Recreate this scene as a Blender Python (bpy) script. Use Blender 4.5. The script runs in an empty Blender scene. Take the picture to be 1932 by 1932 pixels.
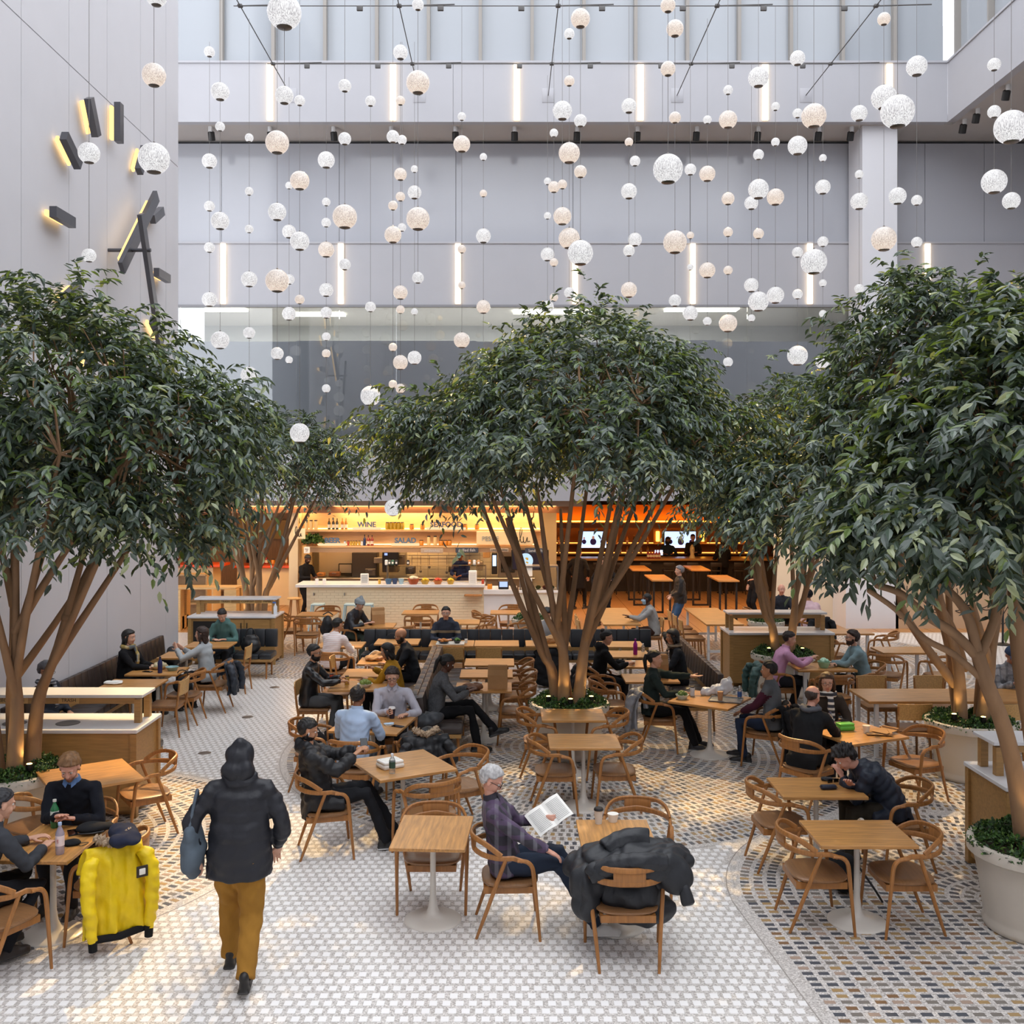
import bpy, math, random
import numpy as np
from mathutils import Vector, Matrix
random.seed(7)
RNG = np.random.default_rng(11)
sc = bpy.context.scene
COL = sc.collection
pi = math.pi
def R(d): return math.radians(d)
# ------------------------------------------------------------------ camera, sky, exposure
CAMH, F, VX, HY = 3.75, 1900.0, 955.0, 900.0
cd = bpy.data.cameras.new('camera'); cam = bpy.data.objects.new('camera', cd); COL.objects.link(cam)
cam.location = (0, 0, CAMH); cam.rotation_euler = (R(90), 0, 0)
cd.sensor_width = 36; cd.lens = F / 1932 * 36
cd.shift_x = (966 - VX) / 1932; cd.shift_y = -(966 - HY) / 1932
cd.clip_end = 200
sc.camera = cam
sc.view_settings.view_transform = 'Standard'; sc.view_settings.look = 'None'
sc.view_settings.gamma = 1; sc.view_settings.use_curve_mapping = False
sc.view_settings.exposure = -0.06
sc.cycles.use_denoising = True; sc.cycles.adaptive_threshold = .015
sc.cycles.max_bounces = 6; sc.cycles.diffuse_bounces = 3; sc.cycles.glossy_bounces = 3
sc.cycles.transmission_bounces = 4; sc.cycles.transparent_max_bounces = 6
sc.cycles.caustics_reflective = False; sc.cycles.caustics_refractive = False
sc.cycles.sample_clamp_indirect = 4.0
w = bpy.data.worlds.new('world'); sc.world = w; w.use_nodes = True
bg = w.node_tree.nodes['Background']; bg.inputs[0].default_value = (.93, .95, 1.0, 1); bg.inputs[1].default_value = 3.1

def spot(loc, tgt, energy, size, col=(1, .72, .38), blend=.6, rad=.05):
    l = bpy.data.lights.new('spot_light', 'SPOT'); l.energy = energy; l.spot_size = R(size); l.color = col
    l.spot_blend = blend; l.shadow_soft_size = rad
    o = bpy.data.objects.new('spot_light', l); COL.objects.link(o); o.location = loc
    o.rotation_euler = (Vector(tgt) - Vector(loc)).to_track_quat('-Z', 'Y').to_euler(); return o
def area(loc, sx, sy, energy, col=(1, .72, .4), rot=(0, 0, 0)):
    l = bpy.data.lights.new('area_light', 'AREA'); l.shape = 'RECTANGLE'; l.size = sx; l.size_y = sy
    l.energy = energy; l.color = col
    o = bpy.data.objects.new('area_light', l); COL.objects.link(o); o.location = loc; o.rotation_euler = rot; return o
WARM = (1, .60, .27)
# restaurant ceiling lamps (their fittings are built with the ceiling of the hall behind)
for i, X in enumerate((-6.5, -3.2, 0.0)): area((X, 27.0, 3.0), 2.6, 1.6, 230, WARM)
for X in (3.2, 6.6): area((X, 28.6, 2.95), 2.8, 3.0, 120, (1, .56, .25))
area((10.5, 24.6, 3.9), 4, .8, 75, (1, .74, .48), (R(12), 0, 0))
area((3.2, 24.6, 3.05), 9, .5, 75, WARM); area((-3, 24.7, 3.05), 7, .5, 100, WARM)

# theatre spots high in the atrium that throw warm pools through the tree crowns
for sx_, sy_, tx_, ty_, e_ in ((-1.5, 23, -2.6, 9.2, 5200), (.5, 23, .6, 11.2, 5200), (3, 23, 1.6, 12.4, 3600), (5, 23, 2.6, 9.7, 4600), (2.5, 22, 4.9, 11.0, 4200), (-3.5, 22, -3.9, 10.4, 3000), (6.5, 22, 5.2, 15.0, 4200), (1.0, 22, -.6, 8.0, 2200), (-2, 22, -2.2, 16.5, 3200), (4, 22, 3.2, 15.4, 3000), (9.5, 20, 5.0, 9.5, 5000), (-5.0, 20, -4.6, 11.2, 4200), (9.5, 17, 4.4, 8.6, 5000)):
    spot((sx_, sy_, 12.2), (tx_, ty_, 0), e_ * 2.8, 12, (1, .66, .28), .6, .06)
def G(px, py, h=0.0):
    "floor-plan point seen at photo position (px,py) when it lies h above the floor"
    D = F * (CAMH - h) / (py - HY); return ((px - VX) / F * D, D)
def P3(px, py, D): return Vector(((px - VX) / F * D, D, CAMH + (HY - py) / F * D))
# ------------------------------------------------------------------ materials
def lin(h):
    h = h.lstrip('#'); c = [int(h[i:i + 2], 16) / 255 for i in (0, 2, 4)]
    return tuple(x / 12.92 if x <= .04045 else ((x + .055) / 1.055) ** 2.4 for x in c)
MATS = {}
def nd(t, ty, **k):
    n = t.nodes.new(ty)
    for a, b in k.items(): setattr(n, a, b)
    return n
def mat(name, hexc, rough=.6, metal=0, noise=0, nscale=8, bump=0, bscale=60, stretch=(1, 1, 1), emit=None, es=0, spec=.5, coat=0, trans=0, alpha=1, sheen=0, sub=0):
    if name in MATS: return MATS[name]
    m = bpy.data.materials.new(name); m.use_nodes = True; t = m.node_tree
    b = t.nodes['Principled BSDF']; c = lin(hexc) if isinstance(hexc, str) else hexc
    b.inputs['Base Color'].default_value = (*c, 1); b.inputs['Roughness'].default_value = rough
    b.inputs['Metallic'].default_value = metal; b.inputs['Specular IOR Level'].default_value = spec
    b.inputs['Coat Weight'].default_value = coat; b.inputs['Transmission Weight'].default_value = trans
    b.inputs['Alpha'].default_value = alpha; b.inputs['Sheen Weight'].default_value = sheen
    if emit: b.inputs['Emission Color'].default_value = (*lin(emit), 1); b.inputs['Emission Strength'].default_value = es
    if noise or bump:
        tc = nd(t, 'ShaderNodeTexCoord'); mp = nd(t, 'ShaderNodeMapping'); mp.inputs['Scale'].default_value = stretch
        t.links.new(tc.outputs['Object'], mp.inputs[0])
        if noise:
            n = nd(t, 'ShaderNodeTexNoise'); n.inputs['Scale'].default_value = nscale; n.inputs['Detail'].default_value = 5
            t.links.new(mp.outputs[0], n.inputs[0])
            r = nd(t, 'ShaderNodeValToRGB'); r.color_ramp.elements[0].position = .3; r.color_ramp.elements[1].position = .7
            r.color_ramp.elements[0].color = (*[max(0, x * (1 - noise)) for x in c], 1)
            r.color_ramp.elements[1].color = (*[min(1, x * (1 + noise)) for x in c], 1)
            t.links.new(n.outputs[0], r.inputs[0]); t.links.new(r.outputs[0], b.inputs['Base Color'])
        if bump:
            n2 = nd(t, 'ShaderNodeTexNoise'); n2.inputs['Scale'].default_value = bscale; n2.inputs['Detail'].default_value = 4
            t.links.new(mp.outputs[0], n2.inputs[0])
            bp = nd(t, 'ShaderNodeBump'); bp.inputs['Strength'].default_value = bump; bp.inputs['Distance'].default_value = .01
            t.links.new(n2.outputs[0], bp.inputs['Height']); t.links.new(bp.outputs[0], b.inputs['Normal'])
    MATS[name] = m; return m
def wood(name, hexc, rough=.42, along='x', n=.28):
    st = {'x': (1.2, 14, 14), 'y': (14, 1.2, 14), 'z': (14, 14, 1.2)}[along]
    return mat(name, hexc, rough, noise=n, nscale=3.2, bump=.05, bscale=9, stretch=st)
OAKX = wood('oak_top', '#b68349', .34); OAK = wood('oak_chair', '#9f6a36', .42, 'z', .22)
OAKB = wood('oak_board', '#c59a5e', .4, 'x', .18); OAKC = wood('oak_cabinet', '#a9814c', .45, 'x', .16)
OAKD = wood('oak_dark', '#7d5230', .5, 'z')
SEAT = wood('oak_seat', '#8a6340', .36, 'y', .16)
WHITE = mat('white_paint', '#dcdcdc', .5); WM = mat('white_enamel', '#d8d2c8', .3)
QUARTZ = mat('white_quartz', '#e2e1e2', .28, noise=.03, nscale=3)
BLK = mat('black_metal', '#1b1a1a', .4); STEEL = mat('steel', '#9b9895', .3, .9)
LEA = mat('black_leather', '#25282d', .36, bump=.1, bscale=90, spec=.6); LEB = mat('brown_leather', '#382e2a', .38, bump=.15, bscale=60)
def fabric(h, rough=.9): return mat('fabric_' + h.strip('#'), h, rough, noise=.14, nscale=5, bump=.2, bscale=260, spec=.25)
def puff(h): return mat('nylon_' + h.strip('#'), h, .5, noise=.1, nscale=6, bump=.35, bscale=26, spec=.4)
def plaid(name, c0, c1, c2, sc_=(26, 26, 26)):
    m = mat(name, c0, .9); t = m.node_tree; b = t.nodes['Principled BSDF']
    tc = nd(t, 'ShaderNodeTexCoord'); sx = nd(t, 'ShaderNodeSeparateXYZ'); t.links.new(tc.outputs['Object'], sx.inputs[0])
    prev = None
    for ax, col, s in (('Z', c1, sc_[0]), ('X', c2, sc_[1]), ('Y', c1, sc_[2])):
        mu = nd(t, 'ShaderNodeMath', operation='MULTIPLY'); mu.inputs[1].default_value = s; t.links.new(sx.outputs[ax], mu.inputs[0])
        si = nd(t, 'ShaderNodeMath', operation='SINE'); t.links.new(mu.outputs[0], si.inputs[0])
        gt = nd(t, 'ShaderNodeMath', operation='GREATER_THAN'); gt.inputs[1].default_value = .55; t.links.new(si.outputs[0], gt.inputs[0])
        ml = nd(t, 'ShaderNodeMath', operation='MULTIPLY'); ml.inputs[1].default_value = .6; t.links.new(gt.outputs[0], ml.inputs[0])
        mx = nd(t, 'ShaderNodeMixRGB'); t.links.new(ml.outputs[0], mx.inputs[0])
        if prev: t.links.new(prev.outputs[0], mx.inputs[1])
        else: mx.inputs[1].default_value = (*lin(c0), 1)
        mx.inputs[2].default_value = (*lin(col), 1); prev = mx
    t.links.new(prev.outputs[0], b.inputs['Base Color']); return m
def stripes(name, c0, c1, s, ax='Z', th=.6):
    m = mat(name, c0, .9); t = m.node_tree; b = t.nodes['Principled BSDF']
    tc = nd(t, 'ShaderNodeTexCoord'); sx = nd(t, 'ShaderNodeSeparateXYZ'); t.links.new(tc.outputs['Object'], sx.inputs[0])
    mu = nd(t, 'ShaderNodeMath', operation='MULTIPLY'); mu.inputs[1].default_value = s; t.links.new(sx.outputs[ax], mu.inputs[0])
    si = nd(t, 'ShaderNodeMath', operation='SINE'); t.links.new(mu.outputs[0], si.inputs[0])
    gt = nd(t, 'ShaderNodeMath', operation='GREATER_THAN'); gt.inputs[1].default_value = th; t.links.new(si.outputs[0], gt.inputs[0])
    mx = nd(t, 'ShaderNodeMixRGB'); t.links.new(gt.outputs[0], mx.inputs[0])
    mx.inputs[1].default_value = (*lin(c0), 1); mx.inputs[2].default_value = (*lin(c1), 1)
    t.links.new(mx.outputs[0], b.inputs['Base Color']); return m
def glow(name, hexc, s):
    if name in MATS: return MATS[name]
    m = bpy.data.materials.new(name); m.use_nodes = True; t = m.node_tree; t.nodes.clear()
    e = nd(t, 'ShaderNodeEmission'); e.inputs[0].default_value = (*lin(hexc), 1); e.inputs[1].default_value = s
    o = nd(t, 'ShaderNodeOutputMaterial'); t.links.new(e.outputs[0], o.inputs[0]); MATS[name] = m; return m
# ------------------------------------------------------------------ mesh builder
class MB:
    def __init__(s): s.v = []; s.f = []; s.m = []; s.cur = 0
    def add(s, vs, fs, mi=None):
        o = len(s.v); s.v.extend([tuple(v) for v in vs]); s.f.extend([tuple(i + o for i in f) for f in fs])
        s.m.extend([s.cur if mi is None else mi] * len(fs)); return s
    def addnp(s, v, f, M=None, mi=None):
        if M is not None:
            A = np.array(M); v = v @ A[:3, :3].T + A[:3, 3]
        return s.add(v.tolist(), f, mi)
    def box(s, c, d, rz=0, mi=None, M=None):
        x, y, z = d[0] / 2, d[1] / 2, d[2] / 2; vs = []
        cr, sr = math.cos(rz), math.sin(rz)
        for dz in (-z, z):
            for dx, dy in ((-x, -y), (x, -y), (x, y), (-x, y)):
                p = Vector((c[0] + dx * cr - dy * sr, c[1] + dx * sr + dy * cr, c[2] + dz)); vs.append(M @ p if M else p)
        return s.add(vs, [(3, 2, 1, 0), (4, 5, 6, 7), (0, 1, 5, 4), (1, 2, 6, 5), (2, 3, 7, 6), (3, 0, 4, 7)], mi)
    def rbox(s, c, d, r=.02, rz=0, mi=None, M=None, seg=2):
        "box with rounded edges: stacked rounded-rectangle rings"
        x, y, z = d[0] / 2, d[1] / 2, d[2] / 2; r = min(r, x * .98, y * .98, z * .98); rings = []
        for k in range(seg + 1):
            a = pi / 2 * k / seg; rings.append((r * (1 - math.sin(a)), -z + r * (1 - math.cos(a))))
        rings += [(i, -zz) for i, zz in reversed(rings)]
        vs = []; cr, sr = math.cos(rz), math.sin(rz); n = 0
        for ins, zz in rings:
            ring = []
            for qx, qy, a0 in ((1, 1, 0), (-1, 1, 90), (-1, -1, 180), (1, -1, 270)):
                for k in range(seg + 1):
                    a = R(a0 + 90 * k / seg); ring.append((qx * (x - r) + (r - ins) * math.cos(a), qy * (y - r) + (r - ins) * math.sin(a)))
            n = len(ring)
            for a, b in ring:
                p = Vector((c[0] + a * cr - b * sr, c[1] + a * sr + b * cr, c[2] + zz)); vs.append(M @ p if M else p)
        fs = [tuple(range(n - 1, -1, -1)), tuple(range((len(rings) - 1) * n, len(rings) * n))]
        for k in range(len(rings) - 1):
            for i in range(n): j = (i + 1) % n; fs.append((k * n + i, k * n + j, (k + 1) * n + j, (k + 1) * n + i))
        return s.add(vs, fs, mi)
    def tube(s, pts, rad, n=8, side=None, mi=None, cap=True):
        "rad: number, list, or list of (a along normal, b along side)"
        pts = [Vector(p) for p in pts]; m = len(pts)
        if not isinstance(rad, (list, tuple)): rad = [rad] * m
        rad = [(r, r) if not isinstance(r, (list, tuple)) else r for r in rad]
        vs = []; nrm = None
        for i, p in enumerate(pts):
            t = (pts[min(i + 1, m - 1)] - pts[max(i - 1, 0)]).normalized()
            if side is not None:
                sd = Vector(side) - t * t.dot(Vector(side)); sd.normalize(); nn = sd.cross(t)
            else:
                if nrm is None:
                    u = Vector((0, 0, 1)) if abs(t.z) < .9 else Vector((1, 0, 0)); nn = (u - t * t.dot(u)).normalized()
                else: nn = (nrm - t * t.dot(nrm)).normalized()
                nrm = nn; sd = t.cross(nn)
            for k in range(n):
                a = 2 * pi * k / n; vs.append(p + nn * (math.cos(a) * rad[i][0]) + sd * (math.sin(a) * rad[i][1]))
        fs = [(i * n + k, i * n + (k + 1) % n, (i + 1) * n + (k + 1) % n, (i + 1) * n + k) for i in range(m - 1) for k in range(n)]
        if cap: fs += [tuple(range(n - 1, -1, -1)), tuple(range((m - 1) * n, m * n))]
        return s.add(vs, fs, mi)
    def lathe(s, prof, n=20, c=(0, 0, 0), mi=None, M=None):
        vs = []; fs = []
        for r, z in prof:
            for k in range(n):
                a = 2 * pi * k / n; p = Vector((c[0] + r * math.cos(a), c[1] + r * math.sin(a), c[2] + z)); vs.append(M @ p if M else p)
        for i in range(len(prof) - 1):
            for k in range(n): j = (k + 1) % n; fs.append((i * n + k, i * n + j, (i + 1) * n + j, (i + 1) * n + k))
        if prof[0][0] > 1e-4: fs.append(tuple(range(n - 1, -1, -1)))
        if prof[-1][0] > 1e-4: fs.append(tuple(range((len(prof) - 1) * n, len(prof) * n)))
        return s.add(vs, fs, mi)
    def ell(s, c, r, n=12, m=8, M=None, mi=None):
        if not isinstance(r, (list, tuple)): r = (r, r, r)
        vs = [(0, 0, -1)]
        for i in range(1, m):
            a = pi * i / m
            for k in range(n): b = 2 * pi * k / n; vs.append((math.sin(a) * math.cos(b), math.sin(a) * math.sin(b), -math.cos(a)))
        vs.append((0, 0, 1)); fs = []
        for k in range(n): fs.append((0, 1 + (k + 1) % n, 1 + k))
        for i in range(m - 2):
            for k in range(n): a = 1 + i * n + k; b = 1 + i * n + (k + 1) % n; fs.append((a, b, b + n, a + n))
        L = len(vs) - 1
        for k in range(n): fs.append((L, L - n + k, L - n + (k + 1) % n))
        out = []
        for v in vs:
            p = Vector((v[0] * r[0], v[1] * r[1], v[2] * r[2]))
            if M: p = M @ p
            out.append(p + Vector(c))
        return s.add(out, fs, mi)
    def mesh(s, name, mats, smooth=True):
        me = bpy.data.meshes.new(name); me.from_pydata(s.v, [], s.f)
        for m in (mats if isinstance(mats, (list, tuple)) else [mats]): me.materials.append(m)
        if len(me.materials) > 1: me.polygons.foreach_set('material_index', s.m)
        me.polygons.foreach_set('use_smooth', [bool(smooth)] * len(me.polygons)); me.update()
        if smooth:
            try: me.set_sharp_from_angle(angle=R(38 if smooth is True else smooth))
            except Exception: pass
        return me
    def build(s, name, mats, parent=None, smooth=True, loc=None, rz=0):
        o = bpy.data.objects.new(name, s.mesh(name, mats, smooth)); COL.objects.link(o)
        if parent: o.parent = parent
        if loc: o.location = loc
        if rz: o.rotation_euler = (0, 0, rz)
        return o
TMP = bpy.data.scenes.new('tmp')
def bake(mb, mods):
    me = mb.mesh('tmp', WHITE, False); o = bpy.data.objects.new('tmp', me); TMP.collection.objects.link(o)
    for ty, kw in mods:
        md = o.modifiers.new('m', ty)
        for a, b in kw.items(): setattr(md, a, b)
    TMP.view_layers[0].update(); dg = TMP.view_layers[0].depsgraph
    e = o.evaluated_get(dg).to_mesh()
    v = np.empty(len(e.vertices) * 3); e.vertices.foreach_get('co', v); v = v.reshape(-1, 3).copy()
    nr = np.empty(len(e.vertices) * 3); e.vertices.foreach_get('normal', nr); nr = nr.reshape(-1, 3).copy()
    f = [tuple(p.vertices) for p in e.polygons]
    o.evaluated_get(dg).to_mesh_clear(); bpy.data.objects.remove(o); bpy.data.meshes.remove(me); return v, nr, f
def remesh(mb, vox, it=3):
    return bake(mb, [('REMESH', dict(mode='VOXEL', voxel_size=vox)), ('SMOOTH', dict(factor=.5, iterations=it))])
def empty(name, loc, rz=0):
    o = bpy.data.objects.new(name, None); o.empty_display_size = .1; COL.objects.link(o); o.location = loc; o.rotation_euler = (0, 0, rz); return o
def tag(o, label=None, cat=None, group=None, kind=None):
    if label: o['label'] = label
    if cat: o['category'] = cat
    if group: o['group'] = group
    if kind: o['kind'] = kind
    return o
def dup(root, loc, rz=0, label=None, group=None):
    r = root.copy(); COL.objects.link(r); r.location = loc; r.rotation_euler = (0, 0, rz)
    if label: r['label'] = label
    if group: r['group'] = group
    for ch in list(root.children):
        c = ch.copy(); COL.objects.link(c); c.parent = r
        for g in ch.children:
            d = g.copy(); COL.objects.link(d); d.parent = c
    return r
def npmesh(name, v, nf, k, mats, mi=None, smooth=False):
    "mesh from numpy: v (N,3); faces are consecutive runs given by index array nf (M,k)"
    me = bpy.data.meshes.new(name); me.vertices.add(len(v)); me.vertices.foreach_set('co', v.astype(np.float32).ravel())
    M = len(nf); me.loops.add(M * k); me.loops.foreach_set('vertex_index', nf.astype(np.int32).ravel())
    me.polygons.add(M); me.polygons.foreach_set('loop_start', np.arange(0, M * k, k, dtype=np.int32))
    for m in mats: me.materials.append(m)
    if mi is not None: me.polygons.foreach_set('material_index', mi.astype(np.int32))
    me.polygons.foreach_set('use_smooth', np.full(M, smooth)); me.update(calc_edges=True); me.validate(); return me
def link(name, me, parent=None):
    o = bpy.data.objects.new(name, me); COL.objects.link(o)
    if parent: o.parent = parent
    return o
def struct(mb, name, mats, smooth=False, parent=None):
    o = mb.build(name, mats, parent, smooth)
    if not parent: o['kind'] = 'structure'
    return o
def smooth_path(p, n):
    out = []; m = len(p)
    for i in range(m - 1):
        a, b, c, d = p[max(i - 1, 0)], p[i], p[i + 1], p[min(i + 2, m - 1)]
        for k in range(n):
            t = k / n; out.append(.5 * ((2 * b) + (c - a) * t + (2 * a - 5 * b + 4 * c - d) * t * t + (3 * b - a - 3 * c + d) * t ** 3))
    out.append(p[-1]); return out
# ================================================================== THE SETTING
LW, FY, BY = -6.35, 26.0, 24.63          # left wall, back facade plane, balcony front
WALLM = mat('wall_panel', '#cdccd0', .55, noise=.015, nscale=2)
BACKM = mat('band_panel', '#b2b2b7', .5, noise=.012, nscale=2)
SOFF = mat('soffit', '#b9b3ae', .7)
def quadbox(x0, x1, y0, y1, z0, z1): mb = MB(); mb.box(((x0 + x1) / 2, (y0 + y1) / 2, (z0 + z1) / 2), (x1 - x0, y1 - y0, z1 - z0)); return mb
# floor with stone tiles set in terrazzo
TERR = bpy.data.materials.new('terrazzo'); TERR.use_nodes = True; t = TERR.node_tree; b = t.nodes['Principled BSDF']
tc = nd(t, 'ShaderNodeTexCoord'); vo = nd(t, 'ShaderNodeTexVoronoi'); vo.inputs['Scale'].default_value = 90
t.links.new(tc.outputs['Object'], vo.inputs['Vector']); rp = nd(t, 'ShaderNodeValToRGB')
for i, (p, h) in enumerate(((0, '#aaa49e'), (.25, '#c3beb9'), (.55, '#d0cbc6'), (.85, '#e4dfda'))):
    e = rp.color_ramp.elements[i] if i < 2 else rp.color_ramp.elements.new(p)
    e.position = p; e.color = (*lin(h), 1)
rp.color_ramp.interpolation = 'CONSTANT'
sp = nd(t, 'ShaderNodeSeparateColor'); t.links.new(vo.outputs['Color'], sp.inputs[0]); t.links.new(sp.outputs[0], rp.inputs[0])
t.links.new(rp.outputs[0], b.inputs['Base Color']); b.inputs['Roughness'].default_value = .3
fl = struct(quadbox(LW - 3, 13.8, -6, 24.3, -.2, 0), 'floor', TERR)
wf = struct(quadbox(-12, 13.8, 24.3, 38, -.2, .0), 'floor_wood', wood('floor_oak', '#a97c4e', .32, 'x', .22))
for k in range(60):                                   
    xb = -12 + .43 * k; quadbox(xb + .4, xb + .412, 24.3, 38, -.01, .0008).build('board_joint', mat('board_gap', '#6b4c30', .7), wf, False)
CIRC = [(-5.2, 10.2, 2.75), (.9, 14.0, 3.95), (5.3, 13.2, 4.2), (-3.6, 22.6, 3.9), (5.4, 20.6, 4.2), (1.0, 20.8, 3.0), (9.2, 15.5, 4.5)]
def seg_d(x, y): # stadium around (4.4,8.9)-(4.9,3)
    a = np.array((4.4, 8.9)); d = np.array((.5, -5.9)); L = math.hypot(*d); u = d / L
    px, py = x - a[0], y - a[1]; tt = np.clip(px * u[0] + py * u[1], 0, L)
    return np.hypot(px - tt * u[0], py - tt * u[1])
TH = .0018
def tiles():
    out = []   # cx, cy, halfx, halfy, angle, colour
    # plain field
    ys = np.arange(5.6, 24.1, .105); xs = np.arange(LW + .05, 13.4, .094 * 1.0)
    X, Y = np.meshgrid(xs, ys); row = np.arange(len(ys))[:, None] % 2
    X = X + row * .047; X = X.ravel(); Y = Y.ravel()
    ok = np.abs(X) < Y * .56 + .6
    ok &= seg_d(X, Y) > 2.42
    for cx, cy, r in CIRC: ok &= np.hypot(X - cx, Y - cy) > r + .03
    X, Y = X[ok], Y[ok]
    out.append(np.stack([X, Y, np.full_like(X, .028), np.full_like(X, .034), np.zeros_like(X), np.zeros_like(X)], 1))
    done = []
    zones = [('s',)] + [c for c in CIRC]
    for zi, z in enumerate(zones):
        rr = np.arange(.16, (2.33 if z[0] == 's' else z[2] - .06), .122); pts = []
        for ri, r in enumerate(rr):
            if z[0] == 's':
                n = int(pi * r / .083); a = np.linspace(0, pi, max(n, 2)); base = math.atan2(.5, 5.9)
                pts.append(np.stack([4.4 + r * np.cos(a + base * 0), 8.9 + r * np.sin(a), a], 1))
                s = np.arange(.05, 3.3, .083)
                for sg in (1, -1):
                    pts.append(np.stack([4.4 + sg * r + s * .085, 8.9 - s, np.full_like(s, 0 if sg > 0 else pi)], 1))
            else:
                n = max(6, int(2 * pi * r / .083)); a = np.arange(n) * 2 * pi / n + ri * .5
                pts.append(np.stack([z[0] + r * np.cos(a), z[1] + r * np.sin(a), a], 1))
        P = np.concatenate(pts); ok = (np.abs(P[:, 0]) < P[:, 1] * .56 + .6) & (P[:, 0] > LW + .06) & (P[:, 0] < 13.4) & (P[:, 1] < 24.2) & (P[:, 1] > 5.6)
        for d in done:
            ok &= (seg_d(P[:, 0], P[:, 1]) > 2.42) if d[0] == 's' else (np.hypot(P[:, 0] - d[0], P[:, 1] - d[1]) > d[2] + .02)
        done.append(z); P = P[ok]; n = len(P)
        # hand-mixed stones in runs of one colour
        c = np.clip(RNG.choice([1, 1, 1, 2, 2, 3, 4, 5, 5], n), 1, 5)
        out.append(np.stack([P[:, 0], P[:, 1], np.full(n, .04), np.full(n, .022), P[:, 2], c], 1))
    return np.concatenate(out)
TL = tiles(); dist = TL[:, 1] + np.abs(TL[:, 0]) * .3; TL = TL[np.argsort(dist)]
TM = [mat('tile_white', '#f0eeec', .28), mat('tile_slate', '#52565d', .28), mat('tile_ochre', '#a68a60', .28), mat('tile_brown', '#83664b', .28), mat('tile_rose', '#a89282', .28), mat('tile_taupe', '#7e7871', .28)]
tile_me = {}
vis = (TL[:, 1] > 7.15) & (np.abs(TL[:, 0] - .03) < TL[:, 1] * .5)
near_idx = np.where(vis)[0][:300]; mask = np.ones(len(TL), bool); mask[near_idx] = False
for i in near_idx:
    x, y, a, bb, an, c = TL[i]; key = (round(a, 3), int(c))
    if key not in tile_me:
        mb = MB(); mb.rbox((0, 0, 0), (a * 2, bb * 2, .006), .001, seg=1); tile_me[key] = mb.mesh('tile', TM[int(c)], False)
    o = link('tile', tile_me[key], fl); o.location = (x, y, TH - .003); o.rotation_euler = (0, 0, an)
T2 = TL[mask]; n = len(T2); ca, sa = np.cos(T2[:, 4]), np.sin(T2[:, 4])
corn = []
for z, (sx, sy) in [(TH, q) for q in ((-1, -1), (1, -1), (1, 1), (-1, 1))] + [(-.001, q) for q in ((-1, -1), (1, -1), (1, 1), (-1, 1))]:
    dx, dy = sx * T2[:, 2], sy * T2[:, 3]; corn.append(np.stack([T2[:, 0] + dx * ca - dy * sa, T2[:, 1] + dx * sa + dy * ca, np.full(n, z)], 1))
V = np.stack(corn, 1).reshape(-1, 3); base = (np.arange(n) * 8)[:, None, None]
FQ = np.array([(0, 1, 2, 3), (4, 5, 1, 0), (5, 6, 2, 1), (6, 7, 3, 2), (7, 4, 0, 3)])[None]
FF = (base + FQ).reshape(-1, 4)
o = link('tile', npmesh('tile', V, FF, 4, TM, np.repeat(T2[:, 5], 5)), fl); o['kind'] = 'stuff'
# zinc strips that edge the round patterns
STRIP = mat('zinc_strip', '#a7a09a', .4)
mb = MB()
for cx, cy, r in CIRC[:3]:
    pts = []
    for k in range(121):
        a = 2 * pi * k / 120; x, y = cx + r * math.cos(a), cy + r * math.sin(a)
        ok = y > 6 and x > LW and float(seg_d(np.array(x), np.array(y))) > 2.4 and all((q == (cx, cy, r)) or math.hypot(x - q[0], y - q[1]) > q[2] for q in CIRC)
        if ok: pts.append((x, y, .001))
        elif len(pts) > 1: mb.tube(pts, [(.0015, .006)] * len(pts), 4, side=None); pts = []
        else: pts = []
    if len(pts) > 1: mb.tube(pts, .004, 4)
pts = [(4.4 - 2.4 + s * .085, 8.9 - s, .001) for s in (3, 2, 1, 0)] + [(4.4 - 2.4 * math.cos(a), 8.9 + 2.4 * math.sin(a), .001) for a in np.linspace(.05, 1.2, 14)]
mb.tube(pts, .005, 4); tag(mb.build('edge_strip', STRIP, fl), kind=None)
for px, py in ((386, 1421), (467, 1353), (518, 1297)):
    x, y = G(px, py); mb = MB(); mb.lathe([(0, .003), (.085, .003), (.09, .0), (.09, -.01)], 20, (x, y, .001)); mb.lathe([(0, .006), (.055, .005), (.056, 0)], 16, (x, y, .001))
    mb.build('floor_box_cover', mat('floor_cover', '#8c8178', .35, .6), fl)

# left wall panels: recessed vertical joints plus the level joint at 9.75 m
joints = [6.35 * F / (955 - q) for q in (-160, -60, 40, 130, 202, 265, 313)]
ed = [-6.0] + joints + [19.5]; wl = tag(empty('wall_left', (0, 0, 0)), kind='structure')
q = quadbox(LW - 1.2, LW - .03, -6, 19.5, 0, 18).build('backing', mat('joint_grey', '#8b8a90', .8), wl, False)
for a, c in zip(ed[:-1], ed[1:]):
    for z0, z1 in ((0, 9.74), (9.755, 18)):
        quadbox(LW - .04, LW, a + .006, c - .006, z0, z1).build('panel', WALLM, wl, False)
quadbox(LW - .4, LW, 19.494, 19.5, 0, 18).build('panel', WALLM, wl, False)
# walls that close the hall beside and behind the camera
struct(quadbox(13.8, 14.0, -6, 38, 0, 18), 'wall_right', WALLM)
struct(quadbox(-6.3, 13.8, -6.2, -6, 0, 18), 'wall_front', WALLM)
struct(quadbox(-12.3, -12, 19, 38, 0, 18), 'wall_left_hall', WALLM)

# back facade
def zat(py, D): return CAMH + (HY - py) * D / F
wb = tag(empty('wall_back', (0, 0, 0)), kind='structure')
def fx(px, D): return (px - VX) * D / F
GRY = mat('glazed_grey', '#b2b4bb', .12, noise=.02, nscale=.6, spec=.6); UPG = mat('upper_glass', '#a6abb1', .1, spec=.5)
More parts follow.
